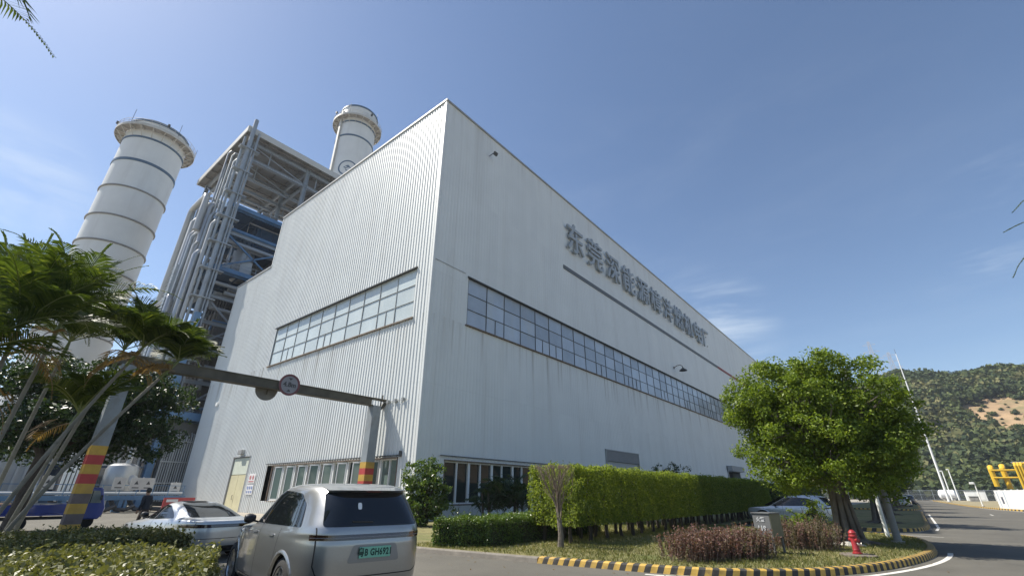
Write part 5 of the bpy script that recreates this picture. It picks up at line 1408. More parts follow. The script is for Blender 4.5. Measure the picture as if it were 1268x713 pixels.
def crown(name, lobes, seed, m, parent, per=44, size=.13, dens=26, cr=.36, aspect=.5, inner=.25):
    """lobes: (x, y, z, r[, rz]); clumps over each lobe's skin, uneven, plus some inside"""
    rng = np.random.default_rng(seed); CC = []; RR = []
    for lb in lobes:
        c = np.array(lb[:3]); r = lb[3]; rz = lb[4] if len(lb) > 4 else r * .85
        n = int(dens * r * r) + 3
        d = unit(rng.normal(size=(n, 3)))
        w_ = 1 + .16 * np.sin(d[:, 0] * 5 + seed) * np.sin(d[:, 1] * 4 + c[0]) + .10 * rng.normal(size=n)
        k = np.where(rng.random(n) < inner, rng.uniform(.35, .8, n), 1.0) * w_
        CC.append(c + d * k[:, None] * np.array([r, r, rz])); RR.append(np.full(n, cr) * rng.uniform(.6, 1.3, n))
    CC = np.concatenate(CC); RR = np.concatenate(RR)
    P_, D, Nn, S = clump_leaves(rng, CC, RR, per, size)
    return leaves_object(name, P_, D, Nn, S, m, parent, aspect=aspect, rng=rng)

def limb(rnd, p, q, r0, r1, n=7, wob=.12):
    p = Vector(p); q = Vector(q); L = (q - p).length; pts = []; rs = []
    for i in range(n + 1):
        t = i / n; v = p.lerp(q, t); s_ = math.sin(t * math.pi) * wob * L
        v += Vector((rnd.uniform(-1, 1), rnd.uniform(-1, 1), rnd.uniform(-.5, .5))) * s_ * .5
        v.z += .10 * L * math.sin(t * math.pi)
        pts.append(v); rs.append(r0 + (r1 - r0) * t)
    return pts, rs

def banyan(name, label, loc, lobes, seed, th=2.3, tr=.30, leaf=L_ban, group=None, per=44, dens=26, size=.13, bark=None, cr=.36, inner=.25):
    t = empty(name, label, 'tree', loc, 0, group)
    rnd = random.Random(seed); b = MB()
    # fused aerial roots make a fluted trunk
    for k in range(9):
        a = 2 * math.pi * k / 9 + rnd.uniform(-.2, .2); rb_ = tr * rnd.uniform(1.1, 1.7); rt = tr * rnd.uniform(.45, .8)
        pts = [(math.cos(a) * rb_ * (1.25 if z == 0 else 1) * (1 - z) + math.cos(a + .3) * rt * z, math.sin(a) * rb_ * (1.25 if z == 0 else 1) * (1 - z) + math.sin(a + .3) * rt * z, -.05 + th * z) for z in (0, .12, .3, .5, .7, .85, 1.0)]
        b.tube(pts, [tr * .46, tr * .34, tr * .30, tr * .28, tr * .28, tr * .30, tr * .28], 8)
    b.tube([(0, 0, -.05), (0, 0, th * .5), (0, 0, th)], [tr * .9, tr * .6, tr * .8], 10)
    for k in range(8): # surface roots
        a = rnd.uniform(0, 6.28); L = rnd.uniform(.5, 1.1)
        b.tube([(math.cos(a) * tr, math.sin(a) * tr, .12), (math.cos(a + .2) * (tr + L * .5), math.sin(a + .2) * (tr + L * .5), .05), (math.cos(a + .1) * (tr + L), math.sin(a + .1) * (tr + L), -.02)], [.07, .05, .02], 6)
    b.build('trunk', bark or M_bark, t, smooth=True, angle=60)
    b = MB()
    for lb in lobes:
        if lb[3] < .7: continue
        pts, rs = limb(rnd, (rnd.uniform(-.2, .2), rnd.uniform(-.2, .2), th * .9), (lb[0], lb[1], lb[2]), tr * .38, .03)
        b.tube(pts, rs, 6)
        for j in range(4):
            d = Vector((rnd.uniform(-1, 1), rnd.uniform(-1, 1), rnd.uniform(-.3, 1))).normalized() * lb[3] * .85
            p2, r2 = limb(rnd, pts[5], Vector(pts[-1]) + d, .04, .012, 4); b.tube(p2, r2, 5)
    b.build('limbs', bark or M_bark, t, smooth=True, angle=60)
    crown('crown', lobes, seed, leaf, t, per=per, dens=dens, size=size, cr=cr, inner=inner)
    return t

# ---- the big round tree on the island
rnd = random.Random(21)
main_l = [(-4.7, 5.4, 1.25), (-3.5, 6.1, 1.2), (-1.9, 6.25, 1.25), (-.5, 5.75, 1.25), (.15, 5.0, .9), (-3.1, 4.7, 1.45), (-1.5, 4.5, 1.5), (-4.5, 4.3, .95), (.1, 4.0, 1.1), (-2.1, 3.3, 1.25), (-1.25, 6.85, .55), (-3.75, 6.85, .5), (-5.2, 4.9, .7), (-.6, 3.0, 1.05), (.5, 4.5, .55), (-2.8, 6.6, .7)]
lobes = []
for x, z, r in main_l:
    lobes.append((x + 2.5, rnd.uniform(-1.2, .4), z, r))
    if r > .9: lobes.append((x + 2.5 + rnd.uniform(-.5, .5), rnd.uniform(.8, 2.6), z - rnd.uniform(0, .6), r * .9))
lobes += [(-.6, -2.0, 3.9, 1.0), (.8, -2.1, 4.3, 1.0), (-1.6, -1.8, 4.9, 1.0), (.2, -1.9, 5.4, .9), (1.8, -1.5, 3.6, .8), (2.1, -1.0, 2.75, .8), (.3, 1.2, 2.8, 1.1), (-1.7, -1.3, 2.7, .95), (-.7, -1.4, 2.35, .8), (.5, -1.5, 2.5, .9), (1.5, -1.1, 2.2, .8), (-2.3, -.6, 3.3, .85), (1.4, .6, 2.2, .9), (2.4, -.4, 3.4, .7), (-1.6, .9, 2.5, .9)]
lobes = [(x * .83 + .05, y * .83, 1.65 + (z + .12 - 1.65) * .857 - .12, r * .86) for x, y, z, r in lobes]
banyan('banyan_tree', 'large round banyan tree with fluted trunk beside the red hydrant', (-2.1, 21.0, .12), [(x - .18, y, z, r) for x, y, z, r in lobes], 5, th=2.0, tr=.27, dens=22, per=120, size=.115, cr=.40, inner=.12)

# ---- row of smaller trees beyond it
def small_lobes(seed, R0=2.6, zc=4.4):
    r_ = random.Random(seed); out = []
    for k in range(15):
        a = r_.uniform(0, 6.28); q = R0 * r_.uniform(.25, .75); out.append((math.cos(a) * q, math.sin(a) * q, zc + r_.uniform(-1.5, 1.5), r_.uniform(.9, 1.35)))
    return out
t2 = banyan('street_tree', 'dark green banyan close behind the big round tree on the second island', (-1.9, 37.5, .12), [(x, y, z - .3, r) for x, y, z, r in small_lobes(3, 3.0, 4.1)], 8, th=1.9, tr=.26, leaf=L_dark, group='trees along the long road', dens=20, per=34, size=.16)
t3 = banyan('street_tree', 'roadside tree at the far end of the second island', (-2.0, 53.0, .12), small_lobes(9), 9, th=2.0, tr=.22, leaf=L_dark, group='trees along the long road', dens=15, per=30, size=.18)
for i, (x, y, rz, lab) in enumerate(((-2.2, 66.0, 1.0, 'roadside tree just past the gap between the second and third islands'), (-2.0, 82.0, 2.1, 'roadside tree at the start of the third island before the parked white car'), (-2.3, 101.0, 3.0, 'roadside tree between the white car and the dark blue car'), (-2.2, 124.0, 4.2, 'roadside tree just past the far dark blue car'), (-2.4, 150.0, 5.0, 'farthest roadside tree on the building side of the road'))):
    dup(t3, (x, y, .12), rz, lab)

# ---- hedges
def hedge(name, label, quad, z0, z1, m, seed, leaf=.065, dens=1500, group=None, cat='hedge', rough=.10, core=None, zvar=.06, stems=0, thick=.16, fill=0):
    """clipped hedge: leaves through a shell of the block, twiggy core inside; quad = 4 ground corners"""
    t = empty(name, label, cat, (quad[0][0], quad[0][1], .12), 0, group)
    rng = np.random.default_rng(seed); Q_ = [np.array(p, float) - np.array(quad[0]) for p in quad]
    def bil(u, v): return (Q_[0][None] * ((1 - u) * (1 - v))[:, None] + Q_[1][None] * (u * (1 - v))[:, None] + Q_[2][None] * (u * v)[:, None] + Q_[3][None] * ((1 - u) * v)[:, None])
    Ps, Ds, Ns = [], [], []
    ctr = sum(Q_) / 4
    def wave(p): return rough * (np.sin(p[:, 0] * 2.7 + seed) * np.sin(p[:, 1] * 2.1) + .6 * np.sin(p[:, 0] * 6.1 + p[:, 1] * 5.3) + .5 * np.sin(p[:, 2] * 5 + p[:, 1] * 3.1))
    for i in range(4):
        a, c = Q_[i], Q_[(i + 1) % 4]; L = np.linalg.norm(c - a); n = int(dens * L * (z1 - z0))
        u = rng.random(n); z = z0 + (z1 - z0) * rng.random(n)
        xy = a + (c - a) * u[:, None]; nn = np.array([(c - a)[1], -(c - a)[0]]); nn /= np.linalg.norm(nn)
        if np.dot(nn, (a + c) / 2 - ctr) < 0: nn = -nn
        p = np.column_stack([xy, z]); 
        edge = np.minimum(1, (z1 - z) / .18)          # rounded shoulder
        dpt = -thick * rng.random(n) ** 1.3 + wave(p) - .10 * (1 - edge) ** 2 + .03 * rng.normal(size=n)
        p[:, :2] += nn * dpt[:, None]
        N3 = np.array([nn[0], nn[1], .45])
        Ps.append(p); Ns.append(unit(N3 + 1.1 * rng.normal(size=p.shape)))
    A = abs(np.cross(Q_[1] - Q_[0], Q_[3] - Q_[0])) * .5 + abs(np.cross(Q_[1] - Q_[2], Q_[3] - Q_[2])) * .5
    n = int(dens * A); u, v = rng.random(n), rng.random(n); xy = bil(u, v)
    p = np.column_stack([xy, np.full(n, z1)]); p[:, 2] += -thick * rng.random(n) ** 1.3 + wave(p) * .7 + zvar * rng.normal(size=n) * .6
    sp = rng.random(n) < .03; p[sp, 2] += rng.uniform(.02, .14, sp.sum())
    Ps.append(p); Ns.append(unit(np.array([0, 0, 1.0]) + .75 * rng.normal(size=p.shape)))
    if fill:   # leaves through the inside, so that light filters in
        n = int(fill * A * (z1 - z0)); xy = bil(rng.random(n), rng.random(n)); p = np.column_stack([xy, z0 + (z1 - z0 - .1) * rng.random(n)]); Ps.append(p); Ns.append(unit(rng.normal(size=p.shape)))
    P_ = np.concatenate(Ps); Nn = np.concatenate(Ns); D = unit(np.cross(Nn, rng.normal(size=P_.shape)) + np.array([0, 0, .45]))
    leaves_object('foliage', P_, D, Nn, leaf, m, t, aspect=.55, rng=rng)
    # core
    b = MB(); k = (thick + .03) if not fill else .62; qs = []
    for q in Q_:
        d = ctr - q; qs.append(q + d / np.linalg.norm(d) * k * 1.45)
    zz0 = z0 + (.10 if stems else -.10)
    b.prism([tuple(q) for q in (qs if np.cross(qs[1] - qs[0], qs[2] - qs[1]) > 0 else qs[::-1])], zz0, z1 - (k if not fill else 1.25))
    if not fill: b.build('core', M_core, t)
    if stems:
        b = MB(); rnd = random.Random(seed)
        for i in range(stems):
            f = (i + .5) / stems
            for row in (.2, .5, .82):
                base = Q_[1] * (1 - row) + Q_[0] * row; end = Q_[2] * (1 - row) + Q_[3] * row
                q = base + (end - base) * (f + rnd.uniform(-.01, .01)); x, y = q
                b.tube([(x, y, -.05), (x + rnd.uniform(-.05, .05), y + rnd.uniform(-.05, .05), z0 * .6), (x + rnd.uniform(-.12, .12), y + rnd.uniform(-.12, .12), z0 + .5), (x + rnd.uniform(-.25, .25), y + rnd.uniform(-.25, .25), z1 - .35)], [.075, .06, .045, .015], 6)
        o = b.build('stems', M_barkd, t, smooth=True); o['kind'] = 'stuff'
    return t
hedge('tall_hedge', 'long tall clipped hedge on bare stems beside the hall', [(-10.9, 14.3), (-8.75, 14.1), (-8.5, 42), (-10.75, 42)], .52, 2.42, L_hedge, 31, leaf=.08, dens=900, stems=26, rough=.08, thick=.34, fill=420)
hedge('low_hedge', 'low square clipped hedge in front of the hall side window', [(-11.95, 10.75), (-10.5, 11.75), (-10.9, 19.5), (-12.9, 19.0)], .0, .78, L_low, 32, leaf=.062, dens=1500, rough=.05, thick=.14)
hedge('near_hedge', 'pale speckled clipped hedge at the lower left corner of the view', [(-10.2, .55), (-4.7, -1.6), (-4.95, 1.85), (-7.95, 3.12)], .0, .81, L_near, 33, leaf=.058, dens=2600, rough=.05, thick=.15)
hedge('back_hedge', 'darker clipped hedge behind the pale one, under the palms', [(-13.3, -.6), (-10.95, -.2), (-10.9, 3.75), (-13.0, 3.7)], .0, .80, L_near, 34, leaf=.062, dens=1700, rough=.06, thick=.15)
hedge('shade_hedge', 'clipped hedge in building shade beyond the parked crossover', [(-10.4, 45), (-8.6, 45), (-8.5, 70), (-10.4, 70)], .3, 2.3, L_low, 35, leaf=.12, dens=250, rough=.08, thick=.22)

# ---- bushes
def bush(name, label, loc, lobes, seed, m, per=40, size=.10, dens=30, cr=.25, cat='bush', stems=True, bark=None, aspect=.5, inner=.35):
    t = empty(name, label, cat, loc)
    if stems:
        b = MB(); rnd = random.Random(seed)
        for lb in lobes:
            for j in range(3):
                q = (lb[0] + rnd.uniform(-.4, .4) * lb[3], lb[1] + rnd.uniform(-.4, .4) * lb[3], lb[2] + lb[3] * rnd.uniform(.2, .7))
                p2, r2 = limb(rnd, (lb[0] * .35 + rnd.uniform(-.1, .1), lb[1] * .35 + rnd.uniform(-.1, .1), -.05), q, .035, .008, 5, .08); b.tube(p2, r2, 5)
        b.build('stems', bark or M_barkd, t, smooth=True)
    crown('foliage', lobes, seed, m, t, per=per, size=size, dens=dens, cr=cr, aspect=aspect, inner=inner)
    return t
bush('corner_bush', 'tall leafy bush against the near corner of the hall', (-19.6, 16.6, .12), [(0, 0, 2.3, .85), (-.5, .2, 1.5, .95), (.5, .2, 1.5, .95), (.1, -.2, .8, .9), (.7, .5, .9, .8), (-.7, .3, .8, .8), (.3, .2, 2.7, .55), (.9, .4, 2.2, .6)], 41, L_bush, per=34, size=.17, dens=30, cr=.3)
bush('dark_bush', 'dark rounded bush top showing above the tall hedge', (-11.6, 29.0, .12), [(0, 0, 2.2, 1.0), (.4, 1.5, 2.35, .9), (-.2, .7, 2.6, .75), (0, .6, 1.0, 1.1)], 42, L_dark, per=34, size=.12, dens=24)
def shoot_shrub(name, label, loc, foot, seed, mats, n=520, h=(.45, .75), leaf=.055, per=26):
    """shrub of many upright leafy shoots; foot = list of (x, y, r) discs; mats = leaf materials, mixed by shoot"""
    t = empty(name, label, 'shrub', loc); rng = np.random.default_rng(seed); rnd = random.Random(seed)
    tot = sum(f[2] ** 2 for f in foot); b = MB(); bins = [[] for _ in mats]
    for fx, fy, fr in foot:
        for _ in range(int(n * fr * fr / tot)):
            a = rnd.uniform(0, 6.28); q = fr * math.sqrt(rnd.random()); x, y = fx + math.cos(a) * q, fy + math.sin(a) * q
            H = rnd.uniform(*h) * (1 - .25 * (q / fr) ** 2) * (1 + .12 * math.sin(x * 4 + seed) * math.sin(y * 3)); lx, ly = math.cos(a) * .16 * q / fr + rnd.uniform(-.10, .10), math.sin(a) * .16 * q / fr + rnd.uniform(-.10, .10)
            pts = [(x, y, -.03), (x + lx * .35, y + ly * .35, H * .5), (x + lx, y + ly, H)]
            b.tube(pts, [.007, .005, .003], 3, caps=False)
            k = per; f = .18 + .82 * rng.random(k); P0, P1, P2 = [np.array(p) for p in pts]
            C = ((1 - f) ** 2)[:, None] * P0 + (2 * f * (1 - f))[:, None] * P1 + (f * f)[:, None] * P2
            d = unit(rng.normal(size=(k, 3)) * np.array([1, 1, .35]) + np.array([0, 0, .55])); C = C + d * leaf * .5
            w_ = .5 + .5 * math.sin(x * 1.7 + y * 1.1 + seed); bins[min(len(mats) - 1, int(rnd.random() * 1.0 * len(mats) * (.55 + .45 * w_)))].append((C, d))
    b.build('stems', M_twig, t)
    for m, L_ in zip(mats, bins):
        if not L_: continue
        C = np.concatenate([c for c, d in L_]); D = np.concatenate([d for c, d in L_]); Nn = unit(rng.normal(size=D.shape) + np.array([0, 0, .7]))
        leaves_object('foliage', C, D, Nn, leaf, m, t, aspect=.5, rng=rng)
    return t
shoot_shrub('red_shrub', 'wide twiggy purple red shrub behind the striped kerb', (-4.30, 13.75, .12), [(-.62, -.95, .48), (-.3, -.55, .55), (0, -.1, .55), (.3, .35, .55), (.55, .8, .52), (-.5, -.3, .5), (0, .5, .52), (.65, 1.15, .42), (.3, .95, .48)], 43, [L_purp, L_purp, L_olive], n=820, h=(.50, .82), leaf=.055)
shoot_shrub('brown_shrub', 'smaller olive brown shrub at the foot of the big round tree', (-2.95, 18.0, .12), [(-.5, -.3, .5), (0, 0, .55), (.45, .3, .5), (.1, .6, .5), (-.7, .3, .5)], 44, [L_olive, L_purp, L_olive], n=520, h=(.55, .9), leaf=.055)
bush('green_shrub', 'small bright green shrub between the crossover and the banyan trunk', (-3.5, 22.6, .12), [(0, 0, .7, .55), (.5, -.1, .5, .45), (.3, .3, 1.0, .4), (-.4, .2, .5, .4)], 45, L_ban, per=26, size=.09, dens=50, cr=.2, cat='shrub')
# ---- half bare small tree against the end of the tall hedge
bt = empty('bare_tree', 'small half bare tree with twiggy branches at the end of the tall hedge', 'tree', (-8.78, 13.15, .12))
rnd = random.Random(77); b = MB()
b.tube([(0, 0, -.05), (.02, .02, .35), (-.03, .03, .8), (-.1, .05, 1.1)], [.11, .085, .075, .06], 8)
b.build('trunk', M_bark, bt, smooth=True)
b = MB()
def twigs(b, p, d, L, r, lev):
    p = Vector(p); d = Vector(d).normalized(); pts = [p]; rs = [r]
    for i in range(4):
        d = (d + Vector((rnd.uniform(-.22, .22), rnd.uniform(-.15, .15), rnd.uniform(-.05, .25)))).normalized(); p = p + d * L / 4; p.z = min(p.z, 2.34 + rnd.uniform(-.1, .05)); pts.append(p); rs.append(r * (1 - .18 * (i + 1)))
    b.tube(pts, rs, 5)
    if lev > 0:
        for k in range(3 if lev > 1 else 4):
            q = pts[rnd.choice((1, 2, 3, 4))]; dd = (d + Vector((rnd.uniform(-.9, .9), rnd.uniform(-.5, .5), rnd.uniform(-.1, .8)))).normalized()
            twigs(b, q, dd, L * .62, r * .55, lev - 1)
for k in range(9):
    a = rnd.uniform(-1, 1)
    twigs(b, (-.02 + .03 * a, .02, .45 + .08 * k), (a * .65 - .15, rnd.uniform(-.25, .15), 1.15), 1.2, .030, 3)
b.build('branches', M_twig, bt, smooth=True)
crown('foliage', [(-.55, .1, 1.2, .40), (-.75, .2, 1.75, .35), (.5, .1, 1.2, .3), (.55, .05, 1.8, .3), (.1, .3, 2.2, .3), (-.2, .2, .8, .3)], 78, L_hedge, bt, per=16, size=.07, dens=90, cr=.16, inner=.5)

# ---- fan palm and sagging fronds in front of the side window
def frond(b, base, az, elev, L, droop, nl=34, ll=.62, wid=.035, vee=.35, rach=.018, back=.0, sag=.5, rng=random, hang=0.0):
    """one feather leaf: curved midrib, two rows of leaflets with a bent tip"""
    p = Vector(base); pts = [p.copy()]; e = elev; N_ = 14; dirs = []
    for i in range(N_):
        d = Vector((math.cos(az) * math.cos(e), math.sin(az) * math.cos(e), math.sin(e))); dirs.append(d)
        p = p + d * L / N_; pts.append(p.copy()); e -= droop / N_ * (0.5 + 1.2 * i / N_)
    dirs.append(dirs[-1])
    b.mi = 1; b.tube(pts, [rach * (1 - .85 * i / N_) for i in range(N_ + 1)], 5); b.mi = 0
    side = Vector((-math.sin(az), math.cos(az), 0))
    for k in range(nl):
        t = .12 + .88 * k / (nl - 1); f = t * N_; i = min(int(f), N_ - 1); q = pts[i].lerp(pts[i + 1], f - i); d = dirs[i]; up = side.cross(d) * -1
        if up.z < 0: up = -up
        l_ = ll * (math.sin(min(1, t * 1.15 + .12) * math.pi) ** .6 * .95 + .08) * rng.uniform(.88, 1.1)
        for sg in (1, -1):
            dd = (side * sg * .80 + d * (.55 + .5 * t) + up * vee * rng.uniform(.6, 1.3)).normalized()
            m_ = q + dd * l_ * .55; tip = m_ + (dd * .8 + Vector((0, 0, -1)) * (sag * rng.uniform(.6, 1.4) + hang)).normalized() * l_ * .5
            w_ = (d * .7 + up * .3).normalized() * wid * rng.uniform(.8, 1.2)
            b.add([q - w_ * .3, q + w_ * .3, m_ + w_ * .5, tip, m_ - w_ * .5], [(0, 1, 2, 4), (4, 2, 3)])

def palm(name, label, base, top, r, fronds, seed, L=2.3, ll=.62, group=None, dry=2, bend=.25, leafm=None, wid=.042, nl=48, shaft=True, sag=.5, azs=None, elevs=None):
    t = empty(name, label, 'palm', base, 0, group); rnd = random.Random(seed)
    bs = Vector(base); tp = Vector(top) - bs; b = MB(); n = 12; pts = []
    for i in range(n + 1):
        f = i / n; v = Vector((tp.x * (f ** (1 + bend)), tp.y * (f ** (1 + bend)), tp.z * f)); pts.append(v)
    r = r * .82; b.tube(pts, [r * (1.25 - .35 * i / n) for i in range(n + 1)], 9)
    for i in range(1, 26):
        f = i / 26; v = Vector((tp.x * (f ** (1 + bend)), tp.y * (f ** (1 + bend)), tp.z * f)); d = (pts[min(n, int(f * n) + 1)] - pts[int(f * n)]).normalized()
        b.tube([v - d * .012, v + d * .012], r * (1.32 - .35 * f), 9)
    b.build('trunk', M_palmb, t, smooth=True)
    if shaft:
        d = (pts[-1] - pts[-2]).normalized()
        b = MB(); b.tube([pts[-1] - d * .1, pts[-1] + d * .25, pts[-1] + d * .55], [r * .95, r * 1.15, r * .5], 9); b.build('crown_shaft', mat('green crown shaft', (.14, .17, .05), .5, var=.2, scale=4), t, smooth=True)
        head = pts[-1] + d * .45
    else: head = pts[-1]
    b = MB()
    for k in range(fronds):
        az = azs[k] if azs else 2.4 * k + rnd.uniform(-.35, .35); e = R(elevs[k] if elevs else rnd.uniform(28, 86))
        frond(b, head, az, e, L * rnd.uniform(.8, 1.12), R(rnd.uniform(45, 100)), nl=nl, ll=ll, wid=wid, rng=rnd, sag=sag)
    b.build('crown', [leafm or L_palm, MATS['green crown shaft'] if shaft else M_palmb], t)
    if dry:
        b = MB()
        for k in range(dry): frond(b, head - Vector((0, 0, .25)), rnd.uniform(0, 6.28), R(rnd.uniform(-25, 10)), L * .75, R(70), nl=24, ll=ll * .8, wid=wid, rng=rnd, sag=1.0)
        b.build('dry_fronds', [L_dry, M_twig], t)
    return t
grp = 'areca palms at the left of the view'
palm('areca_palm', 'areca palm with stem leaning farthest right across the banded post', (-14.1, 1.25, .1), (-13.65, 3.05, 4.25), .045, 10, 51, L=1.25, group=grp, dry=2)
palm('areca_palm', 'areca palm with stem passing just left of the banded post', (-14.0, 1.0, .1), (-13.8, 2.35, 4.45), .045, 11, 52, L=1.6, group=grp, dry=2)
palm('areca_palm', 'areca palm with long upright frond in front of the tall stack', (-14.4, .75, .1), (-14.3, .95, 4.7), .05, 15, 53, L=2.6, group=grp, dry=1)
palm('areca_palm', 'short areca palm with brown drooping fronds at the left edge', (-13.2, .35, .1), (-13.3, .35, 4.2), .05, 14, 54, L=2.3, group=grp, dry=3)
palm('areca_palm', 'tall areca palm cut by the left edge of the view', (-15.6, .2, .1), (-15.7, -.15, 5.0), .06, 14, 55, L=2.6, group=grp, dry=1)
palm('areca_palm', 'areca palm behind the others with crown below the gantry beam end', (-17.2, 1.9, .1), (-17.0, 2.6, 5.0), .05, 12, 56, L=2.0, group=grp, dry=2)
palm('areca_palm', 'low young areca palm among the stems beside the back hedge', (-16.0, 1.6, .1), (-15.8, 2.0, 3.0), .045, 10, 57, L=1.8, group=grp, dry=1)
palm('areca_palm', 'areca palm at the left edge with crown level with the stack foot', (-17.5, .1, .1), (-17.6, .2, 5.6), .06, 15, 61, L=2.7, group=grp, dry=1)
palm('areca_palm', 'slim areca palm behind the others with crown in front of the forked tree', (-18.5, 1.4, .1), (-18.6, 1.6, 5.3), .055, 15, 62, L=2.6, group=grp, dry=2)
palm('areca_palm', 'areca palm with low crown filling the left edge under the taller ones', (-13.0, -.1, .1), (-13.0, -.2, 3.3), .05, 14, 63, L=2.3, group=grp, dry=2)
# palm whose frond tip hangs into the top left corner, and the one at the right edge
palm('tall_palm', 'palm frond with curled leaflets hanging into the top left corner', (-8.9, -3.4, .1), (-8.3, -2.85, 7.6), .10, 8, 58, L=2.9, ll=.75, dry=0, wid=.045, azs=[.70, .52, 2.4, 3.3, 4.2, 5.2, 5.9, -.9], elevs=[44, 62, 40, 60, 30, 50, 20, 40], sag=1.3)
palm('royal_palm', 'palm whose drooping frond tips cut the right edge of the sky', (5.5, 12.5, .005), (5.4, 12.4, 5.5), .14, 11, 59, L=3.3, ll=.55, dry=0, wid=.05, sag=.8, azs=[-2.36, -2.80, -2.95, 2.6, 1.9, 1.0, .2, -.6, -1.2, -1.8, -2.6], elevs=[52, 12, 30, 40, 60, 30, 50, 20, 45, 60, 38])
# dark feathery palm in front of the side window
fp = empty('clump_palm', 'dark feathery clump palm in front of the hall side window', 'palm', (-19.7, 23.4, .12))
rnd = random.Random(66); b = MB()
for k in range(64):
    a = rnd.uniform(0, 6.28); bx_ = (rnd.uniform(-.8, .8), rnd.uniform(-1.6, 1.6), rnd.uniform(.2, 1.4))
    frond(b, bx_, a, R(rnd.uniform(45, 85)), rnd.uniform(1.5, 2.3), R(rnd.uniform(90, 140)), nl=28, ll=.62, wid=.06, rng=rnd, sag=1.0)
b.build('fronds', [L_dark, M_barkd], fp)
b = MB()
for k in range(8):
    x, y = rnd.uniform(-.8, .8), rnd.uniform(-1.6, 1.6); b.tube([(x, y, -.05), (x * 1.1, y * 1.1, 1.5)], .06, 7)
b.build('stems', M_barkd, fp)

# ---- broad dark tree behind the palms
rnd = random.Random(31); lobes = []
for k in range(40):
    a = rnd.uniform(0, 6.28); q = rnd.uniform(.15, .95); lobes.append((-1.3 + math.cos(a) * q * 3.0, 1.4 + math.sin(a) * q * 3.6, 5.3 + rnd.uniform(-2.3, 2.2) * (1 - .3 * q), rnd.uniform(.8, 1.25)))
dt = empty('broadleaf_tree', 'dark broadleaf tree with forked trunk behind the palms', 'tree', (-29.2, 3.1, .1))
b = MB(); b.tube([(0, 0, -.05), (-.02, .05, 1.0), (.0, .05, 2.0), (-.1, .12, 3.0)], [.30, .24, .22, .20], 10)
b.tube([(-.1, .12, 2.9), (-.3, -.4, 3.8), (-.6, -.9, 5.0)], [.17, .13, .07], 8); b.tube([(-.1, .12, 2.9), (-.3, .9, 3.6), (-.8, 1.9, 4.4), (-1.2, 2.6, 5.2)], [.17, .14, .1, .05], 8); b.tube([(-.3, .9, 3.6), (-1.5, 1.2, 5.5)], [.1, .04], 7)
b.build('trunk', M_barkd, dt, smooth=True, angle=60)
b = MB()
for lb in lobes:
    pts, rs = limb(rnd, (-.5, .9, 3.6), lb[:3], .07, .02, 5); b.tube(pts, rs, 5)
b.build('limbs', M_barkd, dt, smooth=True)
crown('crown', lobes, 32, L_dark, dt, per=42, size=.19, dens=20, cr=.4)
# further greenery at the left edge
for i, (x, y, s_, lab) in enumerate(((-40, -4.5, 1.1, 'dark leafy tree behind the palms near the low grey shed'), (-46, 1.2, .8, 'small dark tree between the forked tree and the blue rack'))):
    rnd = random.Random(90 + i); lb = [(math.cos(k * 1.3) * 2.2 * s_ * rnd.random(), math.sin(k * 1.3) * 2.2 * s_ * rnd.random(), 4.2 * s_ + rnd.uniform(-1.4, 1.4) * s_, rnd.uniform(.8, 1.3) * s_) for k in range(14)]
    banyan('background_tree', lab, (x, y, .1), lb, 91 + i, th=2.3 * s_, tr=.2, leaf=L_dark, dens=13, per=26, size=.24, bark=M_barkd)

# ---- grass on the island
rng = np.random.default_rng(99)
from mathutils.geometry import intersect_point_tri_2d
def inside(poly, P_):
    x, y = P_[:, 0], P_[:, 1]; c = np.zeros(len(x), bool); n = len(poly)
    for i in range(n):
        x0, y0 = poly[i]; x1, y1 = poly[i - 1]
        with np.errstate(divide='ignore', invalid='ignore'):
            k = ((y0 > y) != (y1 > y)) & (x < (x1 - x0) * (y - y0) / (y1 - y0) + x0)
        c ^= k
    return c
pts = np.column_stack([rng.uniform(-13, .2, 150000), rng.uniform(10.3, 28, 150000)])
gp = inside(inset(bed_poly, .25), pts)
dens_ = .35 + .65 * (np.sin(pts[:, 0] * 1.1 + 1) * np.sin(pts[:, 1] * .8) * .5 + .5)
pts = pts[gp & (rng.random(len(pts)) < dens_)]
n = len(pts); hgt = rng.uniform(.03, .10, n)
C = np.column_stack([pts, .12 + hgt * .45]); D = unit(np.column_stack([rng.normal(size=(n, 2)) * .55, np.ones(n)])); Nn = unit(np.column_stack([rng.normal(size=(n, 2)), np.full(n, .2)]))
o = leaves_object('grass', C, D, Nn, hgt, L_grass, aspect=.22, rng=rng); tag(o, 'short dry grass tufts growing over the planting bed', 'grass', kind='stuff')
# fallen leaves on the kerb side and road
n = 420
pts = np.column_stack([rng.uniform(-12, 1.0, n * 3), rng.uniform(8.6, 27, n * 3)]); C = np.column_stack([pts, np.where(inside(bed_poly, pts), .135, .014)])
C = C[:n]; D = unit(np.column_stack([rng.normal(size=(len(C), 2)), .1 * rng.normal(size=len(C))])); Nn = unit(np.column_stack([.25 * rng.normal(size=(len(C), 2)), np.ones(len(C))]))
o = leaves_object('fallen_leaves', C, D, Nn, .06, L_dry, aspect=.5, rng=rng); tag(o, 'scattered dry fallen leaves on the bed and the road', 'leaves', kind='stuff')
